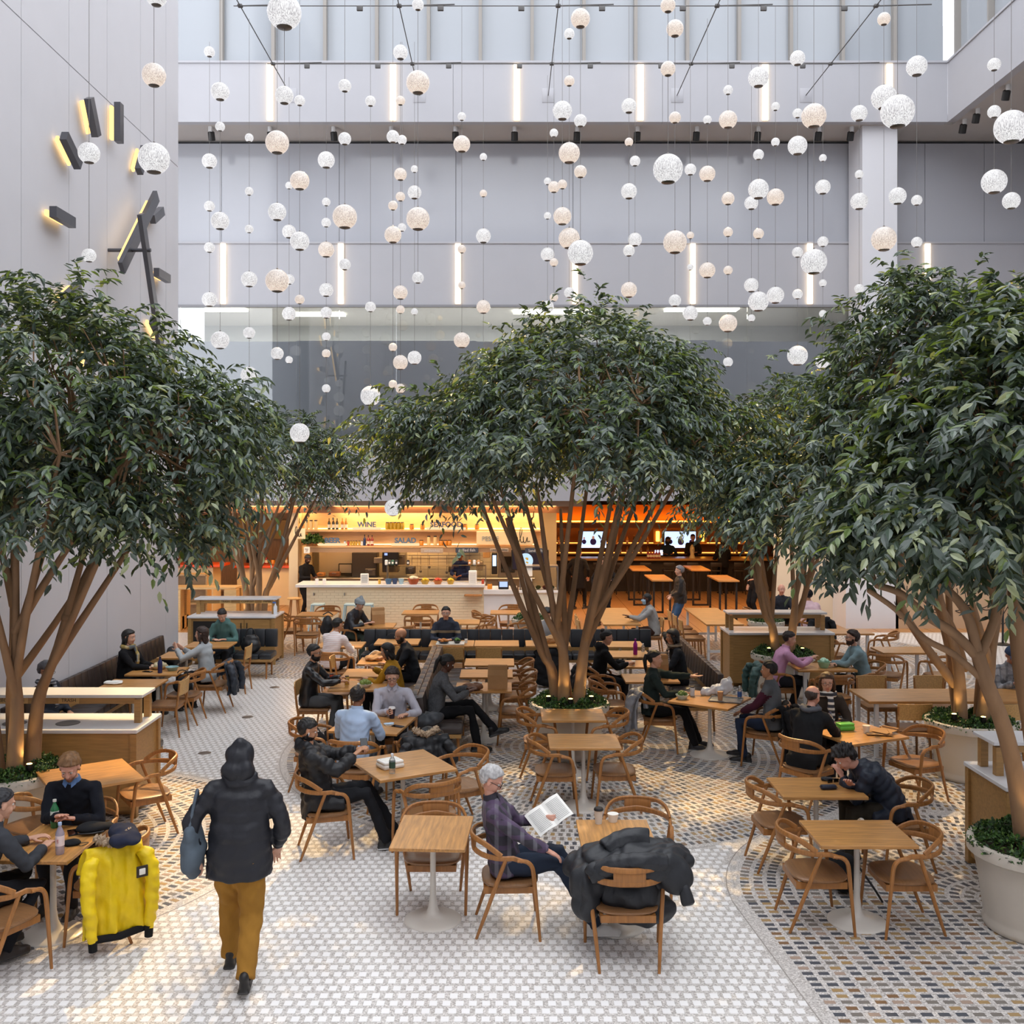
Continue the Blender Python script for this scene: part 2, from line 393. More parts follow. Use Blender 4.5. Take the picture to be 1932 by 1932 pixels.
# top row: pale panes between fins
for i in range(15):
    x0 = fx(-80 + 98 * (i + 4) + .0, BY) if 0 else fx(317 + 98.2 * i, BY); x1 = fx(317 + 98.2 * (i + 1), BY)
    if x0 < 10.6: quadbox(x0 + .01, min(x1, 10.8) - .01, BY + .25, BY + .28, zat(118, BY), 18).build('pane', UPG, wb, False)
for i in range(15):
    x = fx(415 + 98.2 * i, BY)
    if x < 10.7: quadbox(x - .04, x + .04, BY + .08, BY + .25, zat(118, BY), 18).build('fin', mat('fin', '#9a958f', .6), wb, False)
# band 1 (balcony front) with joints, its soffit
z0, z1 = zat(230, BY), zat(119, BY)
xs = [-9.5] + [fx(q, BY) for q in (855, 1250)] + [10.8]
for a, c in zip(xs[:-1], xs[1:]): quadbox(a + .004, c - .004, BY, BY + .2, z0, z1).build('panel', BACKM, wb, False)
quadbox(-9.5, 10.8, BY - .03, BY + .25, z1, z1 + .05).build('coping', BACKM, wb, False)
quadbox(10.8, 11.0, 4, BY, z0, z1).build('panel', BACKM, wb, False); quadbox(10.77, 11.02, 4, BY, z1, z1 + .05).build('coping', BACKM, wb, False)
for i in range(12):
    quadbox(11.1, 11.13, BY - 1.7 * (i + 1) + .02, BY - 1.7 * i - .02, z1 + .05, 18).build('pane', UPG, wb, False)
    quadbox(10.95, 11.1, BY - 1.7 * i - .06, BY - 1.7 * i, z1 + .05, 18).build('fin', MATS['fin'], wb, False)
quadbox(-9.5, 13.8, BY + .2, 26.3, z0 + .0, z0 + .25).build('soffit', SOFF, wb, False)
quadbox(11.0, 13.8, 4, BY + .2, z0, z0 + .25).build('soffit', SOFF, wb, False)
# glazing row A (y 270-460), band 2, glazing row B, band 3
def row(xl, za, zb, m, nm, y0=FY, y1=FY + .05, g=.006):
    for a, c in zip(xl[:-1], xl[1:]): quadbox(a + g, c - g, y0, y1, za, zb).build(nm, m, wb, False)
zA0, zA1 = zat(458, FY), zat(271, FY)
quadbox(-9.5, 13.8, FY + .12, FY + .2, zA0 - .1, z0 + .2).build('backing', mat('joint_dark', '#4a4b50', .8), wb, False)
for a_ in (0,): quadbox(-9.5, 13.8, FY + .12, FY + .2, zat(945, FY) + .02, zat(828, FY)).build('backing', MATS['joint_dark'], wb, False)
row([-9.5] + [fx(q, FY) for q in (418, 640, 860, 1081, 1302, 1524)] + [9.0], zA0, zA1, GRY, 'pane')
row([9.9] + [fx(q, FY) for q in (1745, 1857)] + [13.8], zA0, zA1, GRY, 'pane')
zB0, zB1 = zat(578, FY), zA0
row([-9.5, fx(640, FY), fx(1302, FY), 13.8], zB0, zB1 - .01, BACKM, 'panel', FY - .06, FY + .1, .004)
quadbox(-9.5, 13.8, FY - .09, FY, zB1 - .04, zB1 + .01).build('trim', BACKM, wb, False)
quadbox(-9.5, 13.8, FY - .09, FY, zB0 - .03, zB0 + .03).build('trim', mat('trim_grey', '#8a8a8e', .5), wb, False)
zC0, zC1 = zat(828, FY), zB0
GLS = bpy.data.materials.new('clear_glass'); GLS.use_nodes = True; t = GLS.node_tree; t.nodes.clear()
ga, tr, mx, fr, ou = nd(t, 'ShaderNodeBsdfGlossy'), nd(t, 'ShaderNodeBsdfTransparent'), nd(t, 'ShaderNodeMixShader'), nd(t, 'ShaderNodeFresnel'), nd(t, 'ShaderNodeOutputMaterial')
ga.inputs['Roughness'].default_value = .01; tr.inputs[0].default_value = (.93, .95, .96, 1); fr.inputs[0].default_value = 1.75
t.links.new(fr.outputs[0], mx.inputs[0]); t.links.new(tr.outputs[0], mx.inputs[1]); t.links.new(ga.outputs[0], mx.inputs[2]); t.links.new(mx.outputs[0], ou.inputs[0])
row([-9.5] + [fx(q, FY) for q in (340, 640, 1081, 1302, 1410, 1524)] + [9.0], zC0, zC1, GLS, 'pane', FY, FY + .02)
row([9.9, 11.8, 13.8], zC0, zC1, GRY, 'pane')
# room behind the lower glazing: shade, ceiling lamps
wr = tag(empty('wall_office', (0, 0, 0)), kind='structure')
zs = zat(645, 26.5)
def px_(a, D): return fx(a, D)
mb = MB()
for a, c, h in ((300, 560, 0), (560, 900, .02), (900, 1040, .0), (1040, 1300, -.02), (1300, 1350, .04), (1350, 1640, .0)):
    x0, x1 = fx(a, 26.5), fx(c, 26.5); quadbox(x0, x1 - .004, 26.45, 26.47, zC0, zs + h).build('shade', mat('shade_grey', '#e4e4ea', .7), wr, False)
quadbox(-14, 16, 31, 31.2, zC0, zC1 + .4).build('panel', mat('office_wall', '#b9bcbb', .8), wr, False)
quadbox(-14, 16, 26.1, 31, zC1 + .25, zC1 + .4).build('ceiling', mat('office_ceiling', '#d0d0cc', .8), wr, False)
for x0, x1, y in ((-8.6, -7.2, 27.6), (-6.2, -4.6, 28.4), (0.2, 2.4, 28), (4.4, 6.4, 27.6)):
    quadbox(x0, x1, y, y + .5, zC1 + .2, zC1 + .25).build('light_panel', glow('office_lamp', '#fdf6e0', 7), wr, False)
quadbox(-9.5, fx(385, 27), 27, 27.05, zs - .3, zC1 + .2).build('light_panel', glow('office_wall_lamp', '#ffffff', 1.1), wr, False)
quadbox(-12, 13.8, 26.05, 31, zC0 - .15, zC0 - .02).build('slab', SOFF, wr, False)
for X in (-7.5, -3.5, .5, 4.5): area((X, 28.3, zC1 + .15), 2.4, 1.5, 150, (1, .97, .9))
# band 3 over the food hall
zD0 = zat(945, FY)
row([-9.5, fx(640, FY), fx(1302, FY), 13.8], zD0, zC0, BACKM, 'panel', FY - .06, FY + .1, .004)
# column
quadbox(fx(1684, 25.2) - .86, fx(1684, 25.2), 24.9, 25.9, 3.1, z0).build('column', mat('column_white', '#dedee2', .5), wb, False)
quadbox(8.4, 9.7, 24.9, 25.9, 0, 3.1).build('column', MATS['column_white'], wb, False)
# warm light strips set into the two bands
for k, px in enumerate((510, 742, 975, 1208, 1443, 1677)):
    x = fx(px, BY); r = tag(empty('wall_light', (x, BY, 0)), 'tall warm light strip on the upper balcony band, number %s from the left' % ('one', 'two', 'three', 'four', 'five', 'six')[k], 'wall light', 'light strips on the upper band')
    mb = MB(); mb.rbox((0, -.05, zat(175, BY)), (.15, .05, zat(122, BY) - zat(228, BY)), .01); mb.build('diffuser', glow('strip', '#ffe2ba', 4.0), r)
    mb = MB(); mb.box((0, -.015, zat(175, BY)), (.11, .03, 1.2)); mb.build('housing', WHITE, r)
for k, px in enumerate((421, 643, 864, 1085, 1307, 1528, 1750)):
    x = fx(px, FY - .1); r = tag(empty('wall_light', (x, FY - .06, 0)), 'tall warm light strip on the lower band, number %s from the left' % ('one', 'two', 'three', 'four', 'five', 'six', 'seven')[k], 'wall light', 'light strips on the lower band')
    mb = MB(); mb.rbox((0, -.05, zat(518, FY)), (.14, .05, zat(462, FY) - zat(575, FY)), .01); mb.build('diffuser', glow('strip', '#ffe2ba', 4.0), r)
    mb = MB(); mb.box((0, -.015, zat(518, FY)), (.11, .03, 1.2)); mb.build('housing', WHITE, r)
# track spots under the soffit
def spotlamp(x, y, z, lab):
    r = tag(empty('spotlight', (x, y, z)), lab, 'spotlight', 'track spotlights under the soffit')
    mb = MB(); mb.lathe([(.05, -.12), (.05, 0)], 12); mb.build('mount', WHITE, r)
    M = Matrix.Rotation(R(25), 4, 'X'); mb = MB(); mb.lathe([(.075, -.33), (.085, -.32), (.085, -.13), (.05, -.1)], 14, M=M); mb.build('lamp_head', BLK, r)
ORD = ['first', 'second', 'third', 'fourth', 'fifth', 'sixth', 'seventh', 'eighth', 'ninth', 'tenth', 'eleventh', 'twelfth', 'thirteenth', 'fourteenth']
ORD += [a + b for a in ('twenty-', 'thirty-', 'forty-') for b in ('first', 'second', 'third', 'fourth', 'fifth', 'sixth', 'seventh', 'eighth', 'ninth')]
for k, px in enumerate((397, 509, 629, 738, 859, 971, 1089, 1203, 1315, 1431, 1546, 1607)):
    spotlamp(fx(px, BY + .35), BY + .35, z0, 'black spotlight under the grey soffit, %s from the left' % ORD[k])
for k, (px, py) in enumerate(((1820, 225), (1845, 205), (1902, 160))):
    D = (z0 - CAMH) * F / (HY - py); spotlamp(fx(px, D), D, z0, 'black spotlight under the right balcony edge, %s from the corner' % ORD[k])
# ================================================================== CLOCK on the left wall
cy, cz = 16.07, 7.37
ck = tag(empty('wall_clock', (LW, cy, cz)), 'huge wall clock of dark metal bars and hands, backlit warm', 'clock')
CLK = mat('clock_metal', '#5e5e63', .3, .6); CLG = glow('clock_glow', '#ffcf80', 2.2)
for h in range(12):
    a = R(90 - 30 * h); L = .62 if h % 3 == 0 else .55
    M = Matrix.Translation((.17, 2.03 * math.cos(a), 2.03 * math.sin(a))) @ Matrix.Rotation(a, 4, 'X')
    mb = MB(); mb.box((0, 0, 0), (.10, L, .15), M=M); mb.build('hour_marker', CLK, ck, False)
    M2 = Matrix.Translation((.055, 2.03 * math.cos(a), 2.03 * math.sin(a))) @ Matrix.Rotation(a, 4, 'X')
    mb = MB(); mb.box((0, 0, 0), (.04, L * .86, .08), M=M2); mb.build('backlight', CLG, ck, False)
def hand(off, y0, z0, y1, z1, wd, nm, back=True):
    a = math.atan2(z1 - z0, y1 - y0); L = math.hypot(y1 - y0, z1 - z0)
    M = Matrix.Translation((off, (y0 + y1) / 2, (z0 + z1) / 2)) @ Matrix.Rotation(a, 4, 'X')
    mb = MB(); mb.box((0, 0, 0), (.07, L, wd), M=M); h = mb.build(nm, CLK, ck, False)
    if back:
        M = Matrix.Translation((off - .1, (y0 + y1) / 2, (z0 + z1) / 2)) @ Matrix.Rotation(a, 4, 'X')
        mb = MB(); mb.box((0, 0, 0), (.03, L * .8, wd * .4), M=M); mb.build('backlight', CLG, h, False)
hand(.35, -.36, -.36, 1.2, 1.2, .2, 'hour_hand'); hand(.6, -.22, .52, 1.0, -2.2, .16, 'minute_hand', False)
mb = MB(); mb.tube([(0, 0, 0), (.68, 0, 0)], .03, 10); mb.build('spindle', CLK, ck)
# ================================================================== CABLE NET and GLOBE PENDANTS
NH = zat(180, BY); CAB = mat('steel_cable', '#5f5d5c', .5, .4); CORD = mat('cord', '#77736f', .6)
net = tag(empty('cable_net', (0, BY, NH)), 'net of thin dark steel cables with clamps stretched above the atrium', 'cable net')
XS = [-5.27 + 3.15 * k for k in range(5)]; YS = [22.75 - BY, 19.95 - BY, 17.1 - BY, 14.3 - BY, 11.5 - BY]
for x in XS: mb = MB(); mb.tube([(x, 0, 0), (x, -15, .0)], .011, 6); mb.build('cable', CAB, net); mb = MB(); mb.rbox((x, 0, 0), (.3, .02, .35), .005); mb.build('anchor_plate', BACKM, net)
for y in YS:
    mb = MB(); mb.tube([(-5.4, y, .0), (7.4, y, .0)], .010, 6); mb.build('cable', CAB, net)
    for x in XS: mb = MB(); mb.rbox((x, y, 0), (.1, .1, .06), .02); mb.tube([(x, y, 0), (x + 1.1, y, .03)], .014, 6); mb.build('clamp', CAB, net)
    for x in np.arange(-4.5, 7.3, 1.6): mb = MB(); mb.rbox((x, y, -.05), (.12, .05, .1), .01); mb.build('clamp', CAB, net)
GLB = """295,-8,40;-10,136,42;290,142,44w;291,299,58;168,289,40;168,482,26;537,23,64;396,98,20;417,173,34;415,239,18;472,260,16;395,304,28;395,389,20;414,417,34;471,361,16;471,432,16;396,467,20
536,180,34;567,190,20;523,269,44w;565,341,36w;545,350,14;523,400,34;545,437,26;565,455,36;652,162,24;700,191,20;652,262,24;617,302,32;617,381,16;616,420,18;650,409,46w;615,471,30w
742,258,24;759,264,18;756,190,18w;755,99,28;789,9,22;789,156,44w;757,329,24w;782,319,14;782,363,26;755,371,18w;742,388,18w;788,413,44w;742,443,32w;758,429,16;872,220,16;872,272,32w;913,296,14;913,365,14w;912,445,28;870,470,16w
1095,35,36w;1075,64,20;1261,10,28w;1274,54,32w;1261,130,28w;1074,153,20w;1061,209,36;1095,228,24;1046,251,16;1075,289,40w;1095,324,24w;1033,342,14;1045,353,22w;1061,348,18w;1033,407,14;1061,408,34w;1074,450,40w;1095,477,48;1033,480,26
1187,200,28;1187,268,16w;1198,304,20;1187,361,30;1198,452,26;1186,473,22;1273,222,22w;1335,226,16;1375,170,18;1375,226,34w;1259,319,56;1303,320,22;1335,328,30w;1274,457,44w;1303,444,14w
1373,375,24w;1374,438,18w;1431,146,38;1464,201,16;1463,268,16;1431,292,20;1431,357,38;1418,383,26;1463,372,32w;1431,441,20w;1505,110,28;1505,214,18;1536,219,46w;1505,275,36;1553,298,14;1553,353,28;1553,456,20;1505,476,20
1621,214,30;1621,329,16;1621,380,32;1668,36,24w;1668,184,46;1693,211,62;1694,370,32;1667,451,46w;1730,125,38;1730,378,20;1729,457,20;1876,122,24;1876,211,24;1875,343,46;1908,240,62;1908,379,32
394,565,28;415,642,34;470,527,30;470,628,22;468,708,32;469,807,17;523,530,44w;548,527,20;544,592,26;523,667,24;545,679,14;565,565,18w;565,817,37;615,547,26;616,590,22;615,635,16;615,667,16w;615,733,16;614,836,30;648,499,22;699,579,20;698,747,38
754,552,27w;757,584,16w;782,588,13;788,524,22;741,655,16w;757,684,28w;782,675,26;741,725,16w;753,733,18w;872,538,14w;870,642,30w;911,579,26w;911,664,14;740,958,32;1045,495,16w;1044,561,16w;1033,579,24;1072,552,20;1186,547,30w;1273,567,23
1302,504,12;1302,591,28;1334,510,30w;1334,606,16;1373,510,17w;1373,610,34w;1372,683,18;1417,538,27;1431,569,38;1418,600,14;1462,557,32;1504,555,19;1535,494,48;1504,671,38;1553,534,14;1552,592,14;1551,682,28;1621,545,18"""
gl = []
for tok in GLB.replace('\n', ';').split(';'):
    a, b, c = tok.split(','); gl.append([int(a), int(b), int(c.rstrip('w')), c.endswith('w')])
gl.sort(); strands = []
for g in gl:
    for s in strands[::-1][:3]:
        if abs(s[0][0] - g[0]) <= 4: s.append(g); break
    else: strands.append([g])
DEP = {617: 22.7, 914: 22.7, 872: 19.95, 1187: 19.95, 1463: 19.95, 1199: 22.7, 1418: 22.7, 471: 20.5, 546: 23.5, 1033: 23.4, 1303: 22.2, 1335: 20.5, 1552: 22.7}
def globe_mat(name, c0, c1, s):
    m = bpy.data.materials.new(name); m.use_nodes = True; t = m.node_tree; b = t.nodes['Principled BSDF']
    tc, mp, n, r, sx, mr, mu, mx = nd(t, 'ShaderNodeTexCoord'), nd(t, 'ShaderNodeMapping'), nd(t, 'ShaderNodeTexNoise'), nd(t, 'ShaderNodeValToRGB'), nd(t, 'ShaderNodeSeparateXYZ'), nd(t, 'ShaderNodeMapRange'), nd(t, 'ShaderNodeMath', operation='MULTIPLY'), nd(t, 'ShaderNodeLayerWeight')
    t.links.new(tc.outputs['Object'], mp.inputs[0]); mp.inputs['Scale'].default_value = (10, 10, 1.7); t.links.new(mp.outputs[0], n.inputs[0]); n.inputs['Scale'].default_value = 2.3; n.inputs['Detail'].default_value = 2
    t.links.new(n.outputs[0], r.inputs[0]); r.color_ramp.elements[0].position = .38; r.color_ramp.elements[0].color = (*lin(c0), 1); r.color_ramp.elements[1].position = .6; r.color_ramp.elements[1].color = (*lin(c1), 1)
    t.links.new(tc.outputs['Object'], sx.inputs[0]); t.links.new(sx.outputs[2], mr.inputs[0]); mr.inputs[1].default_value = 1.0; mr.inputs[2].default_value = -1.0; mr.inputs[3].default_value = .85; mr.inputs[4].default_value = 1.75
    mu.inputs[1].default_value = s; t.links.new(mr.outputs[0], mu.inputs[0])
    b.inputs['Base Color'].default_value = (.3, .29, .28, 1); b.inputs['Roughness'].default_value = .12
    t.links.new(r.outputs[0], b.inputs['Emission Color']); t.links.new(mu.outputs[0], b.inputs['Emission Strength']); return m
GC = globe_mat('globe_glass', '#9a989d', '#ffffff', .6); GW = globe_mat('globe_glass_warm', '#b39c8c', '#ffeede', .58)
CAPM = mat('globe_cap', '#6e6862', .35, .8)
prof = [(.42, -.905)] + [(math.cos(a), math.sin(a)) for a in np.linspace(-1.13, 1.5, 17)] + [(.0, 1.0)]
gm = {}
for k, M in ((0, GC), (1, GW)): mb = MB(); mb.lathe(prof, 24); gm[k] = mb.mesh('globe', M, 60)
mb = MB(); mb.lathe([(.0, -1.0), (.22, -.99), (.42, -.93), (.46, -.885), (.4, -.86)], 20); cm = mb.mesh('cap', CAPM)
mb = MB(); mb.lathe([(.09, .97), (.09, 1.06), (.03, 1.12), (.0, 1.12)], 10); fm = mb.mesh('fitting', CAPM)
mb = MB(); mb.lathe([(.0035, 0), (.0035, 1)], 6); cdm = mb.mesh('cord', CORD)
nst = len(strands)
def ordi(i): return ORD[i] if i < len(ORD) else ORD[-1]
for si, s in enumerate(strands):
    mx = max(q[2] for q in s); px = sum(q[0] for q in s) / len(s); D = None
    for k, v in DEP.items():
        if abs(k - px) < 3: D = v
    if D is None: D = 13.2 if mx >= 54 else 16.2 if mx >= 42 else 19.2 if mx >= 32 else 21.6
    if px < 300: D = min(D, 13.0)
    if abs(px - 740) < 6 and D > 21: D = 20.8
    s.sort(key=lambda q: q[1]); topz = NH
    for gi, (gx_, gy_, d, wr_) in enumerate(s):
        p = P3(px, gy_, D); r = d / 2 * D / F
        if p.z + r > topz and gi == 0: topz = p.z + r + 3
        size = 'large' if d >= 42 else 'medium' if d >= 28 else 'small' if d >= 19 else 'tiny'
        o = empty('globe_pendant', p)
        pos = 'topmost' if gi == 0 else 'lowest' if gi == len(s) - 1 else ORD[gi] + ' from top'
        if len(s) == 1: pos = 'alone'
        fr = si / (nst - 1)
        where = ('%s cord from left' % ordi(si)) if si <= nst // 2 else ('%s cord from right' % ordi(nst - 1 - si))
        tag(o, '%s %s glass globe pendant, %s on the %s' % (size, 'warm' if wr_ else 'clear', pos, where), 'pendant light', 'glass globe pendants')
        for nm, me in (('globe', gm[1 if wr_ else 0]), ('cap', cm), ('fitting', fm)):
            c = link(nm, me, o); c.scale = (r, r, r)
        c = link('cord', cdm, o); c.location = (0, 0, r); c.scale = (1, 1, max(.05, topz - p.z - r)); topz = p.z - r
# ================================================================== FURNITURE templates
def keep(root):  # a template is the first placed copy; parked until used
    return root
def armchair():
    r = empty('armchair', (0, 0, 0))
    mb = MB(); # saddle seat
    vs = []; fs = []; N = 20
    for lay, (sc_, z) in enumerate(((.0, .437), (.55, .437), (.93, .446), (1, .438), (1, .425), (.94, .412), (0, .41))):
        for k in range(N):
            a = 2 * pi * k / N; c_, s_ = math.cos(a), math.sin(a); e = .62
            vs.append(((abs(c_) ** e) * math.copysign(.235, c_) * sc_ + .01, (abs(s_) ** e) * math.copysign(.25, s_) * sc_, z))
    for l in range(6):
        for k in range(N): j = (k + 1) % N; a = (l * N + k, (l + 1) * N + k, (l + 1) * N + j, l * N + j); fs.append(a)
    mb.add(vs, fs); mb.build('seat', SEAT, r)
    mb = MB()
    for y in (-.2, .2): mb.box((0, y, .385), (.42, .022, .055))
    for x in (-.2, .2): mb.box((x, 0, .385), (.022, .42, .055))
    mb.build('seat_frame', OAK, r, False)
    # back loop: low rail that runs out into the arms, high rail, solid centre -> two slots
    lo = [(.13, .305, .655)]; 
    A = np.linspace(78, 282, 15)
    low = [(-.03 + .27 * math.cos(R(a)) * 1.0, .295 * math.sin(R(a)), .672 + .022 * (1 - abs(math.sin(R(a))))) for a in A]
    mb = MB(); mb.tube([(.10, .302, .655)] + low + [(.10, -.302, .655)], [(.019, .015)] + [(.022 + .008 * (1 - abs(math.sin(R(a)))), .014) for a in A] + [(.019, .015)], 8, side=None)
    hi = [(-.035 + .275 * math.cos(R(a)), .293 * math.sin(R(a)), .69 + .098 * math.sin(max(0, min(1, (abs(math.cos(R(a))) - .12) / .75)) * pi / 2)) for a in np.linspace(97, 263, 15)]
    mb.tube(hi, [(.023, .0135)] * 15, 8)
    A3 = np.linspace(156, 204, 9); cen = [(-.033 + .272 * math.cos(R(a)), .294 * math.sin(R(a)), .742) for a in A3]
    mb.tube(cen, [(.052, .011)] * 9, 8)
    mb.build('backrest', OAK, r)
    for sgn in (1, -1):
        y = .302 * sgn; pts = [(.06, y, .658), (.11, y, .655), (.15, y, .64), (.178, y, .605), (.19, y, .55), (.205, y * .995, .4), (.245, y * .97, 0)]
        pts = smooth_path([Vector(q) for q in pts], 3); mb = MB(); mb.tube(pts, [(.015 + .003 * min(1, k / 5), .019) if k < 14 else (.018 - .006 * (k - 14) / 4,) * 2 for k in range(len(pts))], 8, side=(0, 1, 0)); mb.build('leg', OAK, r)
        mb = MB(); mb.tube([(-.03, .296 * sgn, .675), (-.1, .275 * sgn, .48), (-.19, .245 * sgn, .22), (-.27, .225 * sgn, 0)], [.016, .0175, .0165, .012], 8); mb.build('leg', OAK, r)
    return r
def sidechair():
    r = empty('side_chair', (0, 0, 0))
    mb = MB(); mb.rbox((0.01, 0, .44), (.44, .45, .03), .014); mb.build('seat', SEAT, r)
    mb = MB()
    for y in (-.19, .19): mb.box((0, y, .405), (.38, .022, .05))
    for x in (-.18, .18): mb.box((x, 0, .405), (.022, .38, .05))
    mb.build('seat_frame', OAK, r, False)
    vs = []; fs = []; N = 9   # curved back panel
    for j in range(N):
        y = -.225 + .45 * j / (N - 1); x = -.245 - .035 * math.cos(y / .225 * pi / 2)
        for (dx, z) in ((0, .60), (0, .81), (.018, .81), (.018, .60)): vs.append((x + dx - (z - .6) * .06, y, z))
    for j in range(N - 1):
        for q in range(4): a = j * 4 + q; b_ = j * 4 + (q + 1) % 4; fs.append((a, b_, b_ + 4, a + 4))
    fs += [(0, 1, 2, 3), ((N - 1) * 4 + 3, (N - 1) * 4 + 2, (N - 1) * 4 + 1, (N - 1) * 4)]
    mb = MB(); mb.add(vs, [tuple(reversed(f)) for f in fs]); mb.build('backrest', OAKB, r)
    for sgn in (1, -1):
        mb = MB(); mb.tube([(.2, .2 * sgn, .43), (.225, .215 * sgn, 0)], [.019, .014], 8); mb.build('leg', OAK, r)
        mb = MB(); mb.tube([(-.25, .215 * sgn, .78), (-.22, .21 * sgn, .5), (-.2, .205 * sgn, .38), (-.25, .215 * sgn, 0)], [.014, .018, .019, .013], 8); mb.build('leg', OAK, r)
    return r
def pedestal(wd, dp, rbase=.245, two=False, th=.03):
    r = empty('pedestal_table', (0, 0, 0))
    mb = MB(); mb.rbox((0, 0, .75 - th / 2), (wd, dp, th), .004, seg=1); tp = mb.build('table_top', OAKX, r, False)
    offs = (-wd / 4, wd / 4) if two else (0,)
    for ox in offs:
        mb = MB(); mb.lathe([(rbase, 0), (rbase, .006), (rbase * .97, .012), (rbase * .8, .022), (rbase * .5, .035), (rbase * .25, .062), (.04, .11), (.027, .2), (.024, .4), (.024, .72)], 28, (ox, 0, 0)); mb.build('pedestal', WM, r, 60)
        mb = MB(); mb.box((ox, 0, .715), (.36, .05, .012)); mb.build('bracket', BLK, r, False)
    return r
def frametable(wd, dp, h=.75, th=.035, col=WHITE, topm=OAKX, name='long_table', sled=False, lw=.05, wide='y'):
    r = empty(name, (0, 0, 0))
    mb = MB(); mb.rbox((0, 0, h - th / 2), (wd, dp, th), .004, seg=1); mb.build('table_top', topm, r, False)
    ends = ((wd / 2 - .12, 'x') if wide == 'x' else (dp / 2 - .12, 'y'))
    for s in (-1, 1):
        if ends[1] == 'x':
            x = s * ends[0]; ys = dp / 2 - .06
            for y in (-ys, ys): mb = MB(); mb.box((x, y, (h - th) / 2), (lw, lw, h - th)); mb.build('leg', col, r, False)
            mb = MB(); mb.box((x, 0, .025 if sled else .18), (lw, 2 * ys, lw)); mb.build('foot_rail', col, r, False)
        else:
            y = s * ends[0]; xs_ = wd / 2 - .06
            for x in (-xs_, xs_): mb = MB(); mb.box((x, y, (h - th) / 2), (lw, lw, h - th)); mb.build('leg', col, r, False)
            mb = MB(); mb.box((0, y, .025 if sled else .18), (2 * xs_, lw, lw)); mb.build('foot_rail', col, r, False)
    return r
AC, SCH = armchair(), sidechair(); used = set()
def place(tmpl, x, y, deg, label, cat, group, z=0):
    if tmpl.name not in used:
        used.add(tmpl.name); tmpl.location = (x, y, z); tmpl.rotation_euler = (0, 0, R(deg)); tag(tmpl, label, cat, group); return tmpl
    return dup(tmpl, (x, y, z), R(deg), label, group) if 'category' in tmpl else None
def chair(k, x, y, deg, label): return place(AC if k == 'A' else SCH, x, y, deg, label, 'chair', 'oak armchairs' if k == 'A' else 'armless oak chairs')
TT = {}
def table(key, x, y, deg, label, **kw):
    if key not in TT:
        TT[key] = {'S': lambda: pedestal(.80, .62), 'Q': lambda: pedestal(.85, .85, .27), 'F': lambda: frametable(.92, .62, wide='x')}[key]()
    return place(TT[key], x, y, deg, label, 'table', 'oak pedestal tables' if key in 'SQ' else 'white-legged oak tables')
# --- tables (x, y, rotation)
table('S', -.62, 8.53, 87, 'small empty oak table standing left of the white-haired man')
table('S', .92, 8.42, 90, 'small oak table under the big black coat, beside the white-haired man')
table('S', 2.96, 8.5, 0, 'empty oak pedestal table at lower right, in front of the curly-haired man')
table('S', 3.0, 9.75, 0, 'oak pedestal table the curly-haired man leans on')
table('S', .88, 11.46, 0, 'sunlit empty oak table, nearer one in front of the central planter')
table('S', .84, 12.72, 0, 'empty oak table directly against the central planter')
table('Q', -1.08, 10.53, 29, 'square oak table with a white takeaway box, turned cornerwise')
table('Q', -1.62, 12.25, -10, 'square oak table between the two men in blue and white shirts')
table('S', -2.12, 14.5, 0, 'oak table with salad bowl and cans before the leather-jacket man')
table('S', -2.08, 15.45, 0, 'empty oak table behind the salad table')
table('S', -2.0, 16.45, 0, 'oak table with food tray and green bottle before the bald man')
table('S', -2.95, 18.05, 0, 'oak table where the man in striped sweater eats')
table('S', -1.98, 18.4, 0, 'empty oak table behind the bald man')
table('S', -.32, 14.4, 0, 'oak table with brown paper bag before the woman in grey')
table('S', -.30, 15.4, 0, 'empty oak table, second beyond the paper bag table')
table('S', -.27, 16.35, 0, 'empty oak table, third beyond the paper bag table')
table('S', -.98, 18.2, 0, 'oak table with food tray at the long black bench')
table('S', -.17, 18.2, 0, 'empty oak table right of the tray table at the long bench')
table('S', .75, 18.2, 0, 'oak table with crumpled paper bag behind the centre tree')
table('S', -3.72, 8.27, 88, 'oak table with two bottles between the two men at lower left')
table('Q', -4.2, 10.15, 35, 'oak table behind the man in navy sweater, lower left')
table('S', -5.4, 15.6, 0, 'oak table with bowls between the two women at the left bench')
table('S', -5.42, 14.65, 0, 'empty oak table behind the left waste station')
table('S', -5.4, 17.0, 0, 'empty oak table beyond the two women at the left bench')
table('S', -5.3, 18.05, 0, 'oak table before the girl in green hoodie')
table('S', 2.15, 15.05, 0, 'oak table with tall brown paper bag near the end of the brown bench')
table('S', 2.0, 16.2, 0, 'oak table before the woman with hair bun')
table('S', 2.02, 17.1, 0, 'oak table with magenta bottle')
table('S', 2.05, 18.1, 0, 'empty oak table at the right corner of the long bench')
table('Q', 2.75, 13.6, -34, 'square oak table with tray and bags between a ponytailed woman and a man in vest')
table('Q', 4.1, 11.85, 24, 'oak table with papers and lime box at the couple with the scarf')
table('F', 5.0, 15.95, 0, 'white-legged oak table between the pink shirt man and bearded man')
table('F', 6.9, 17.5, 0, 'empty oak table behind the right planter, nearer one')
table('F', 6.6, 19.6, 0, 'empty oak table behind the right planter, farther one')
table('F', 6.3, 22.2, 0, 'oak table where the grey-sweatered man faces a man in pale pink')
table('S', -4.15, 22.1, 0, 'empty oak table before the food counter, farthest left')
table('S', -2.65, 20.4, 0, 'oak table where the person in grey beanie eats')
table('S', -1.9, 22.4, 0, 'empty oak table in front of the middle of the counter')
table('S', -.95, 20.9, 0, 'empty oak table behind the man in patterned jacket')
table('S', .05, 22.4, 0, 'empty oak table before the counter, just left of the centre trunks')
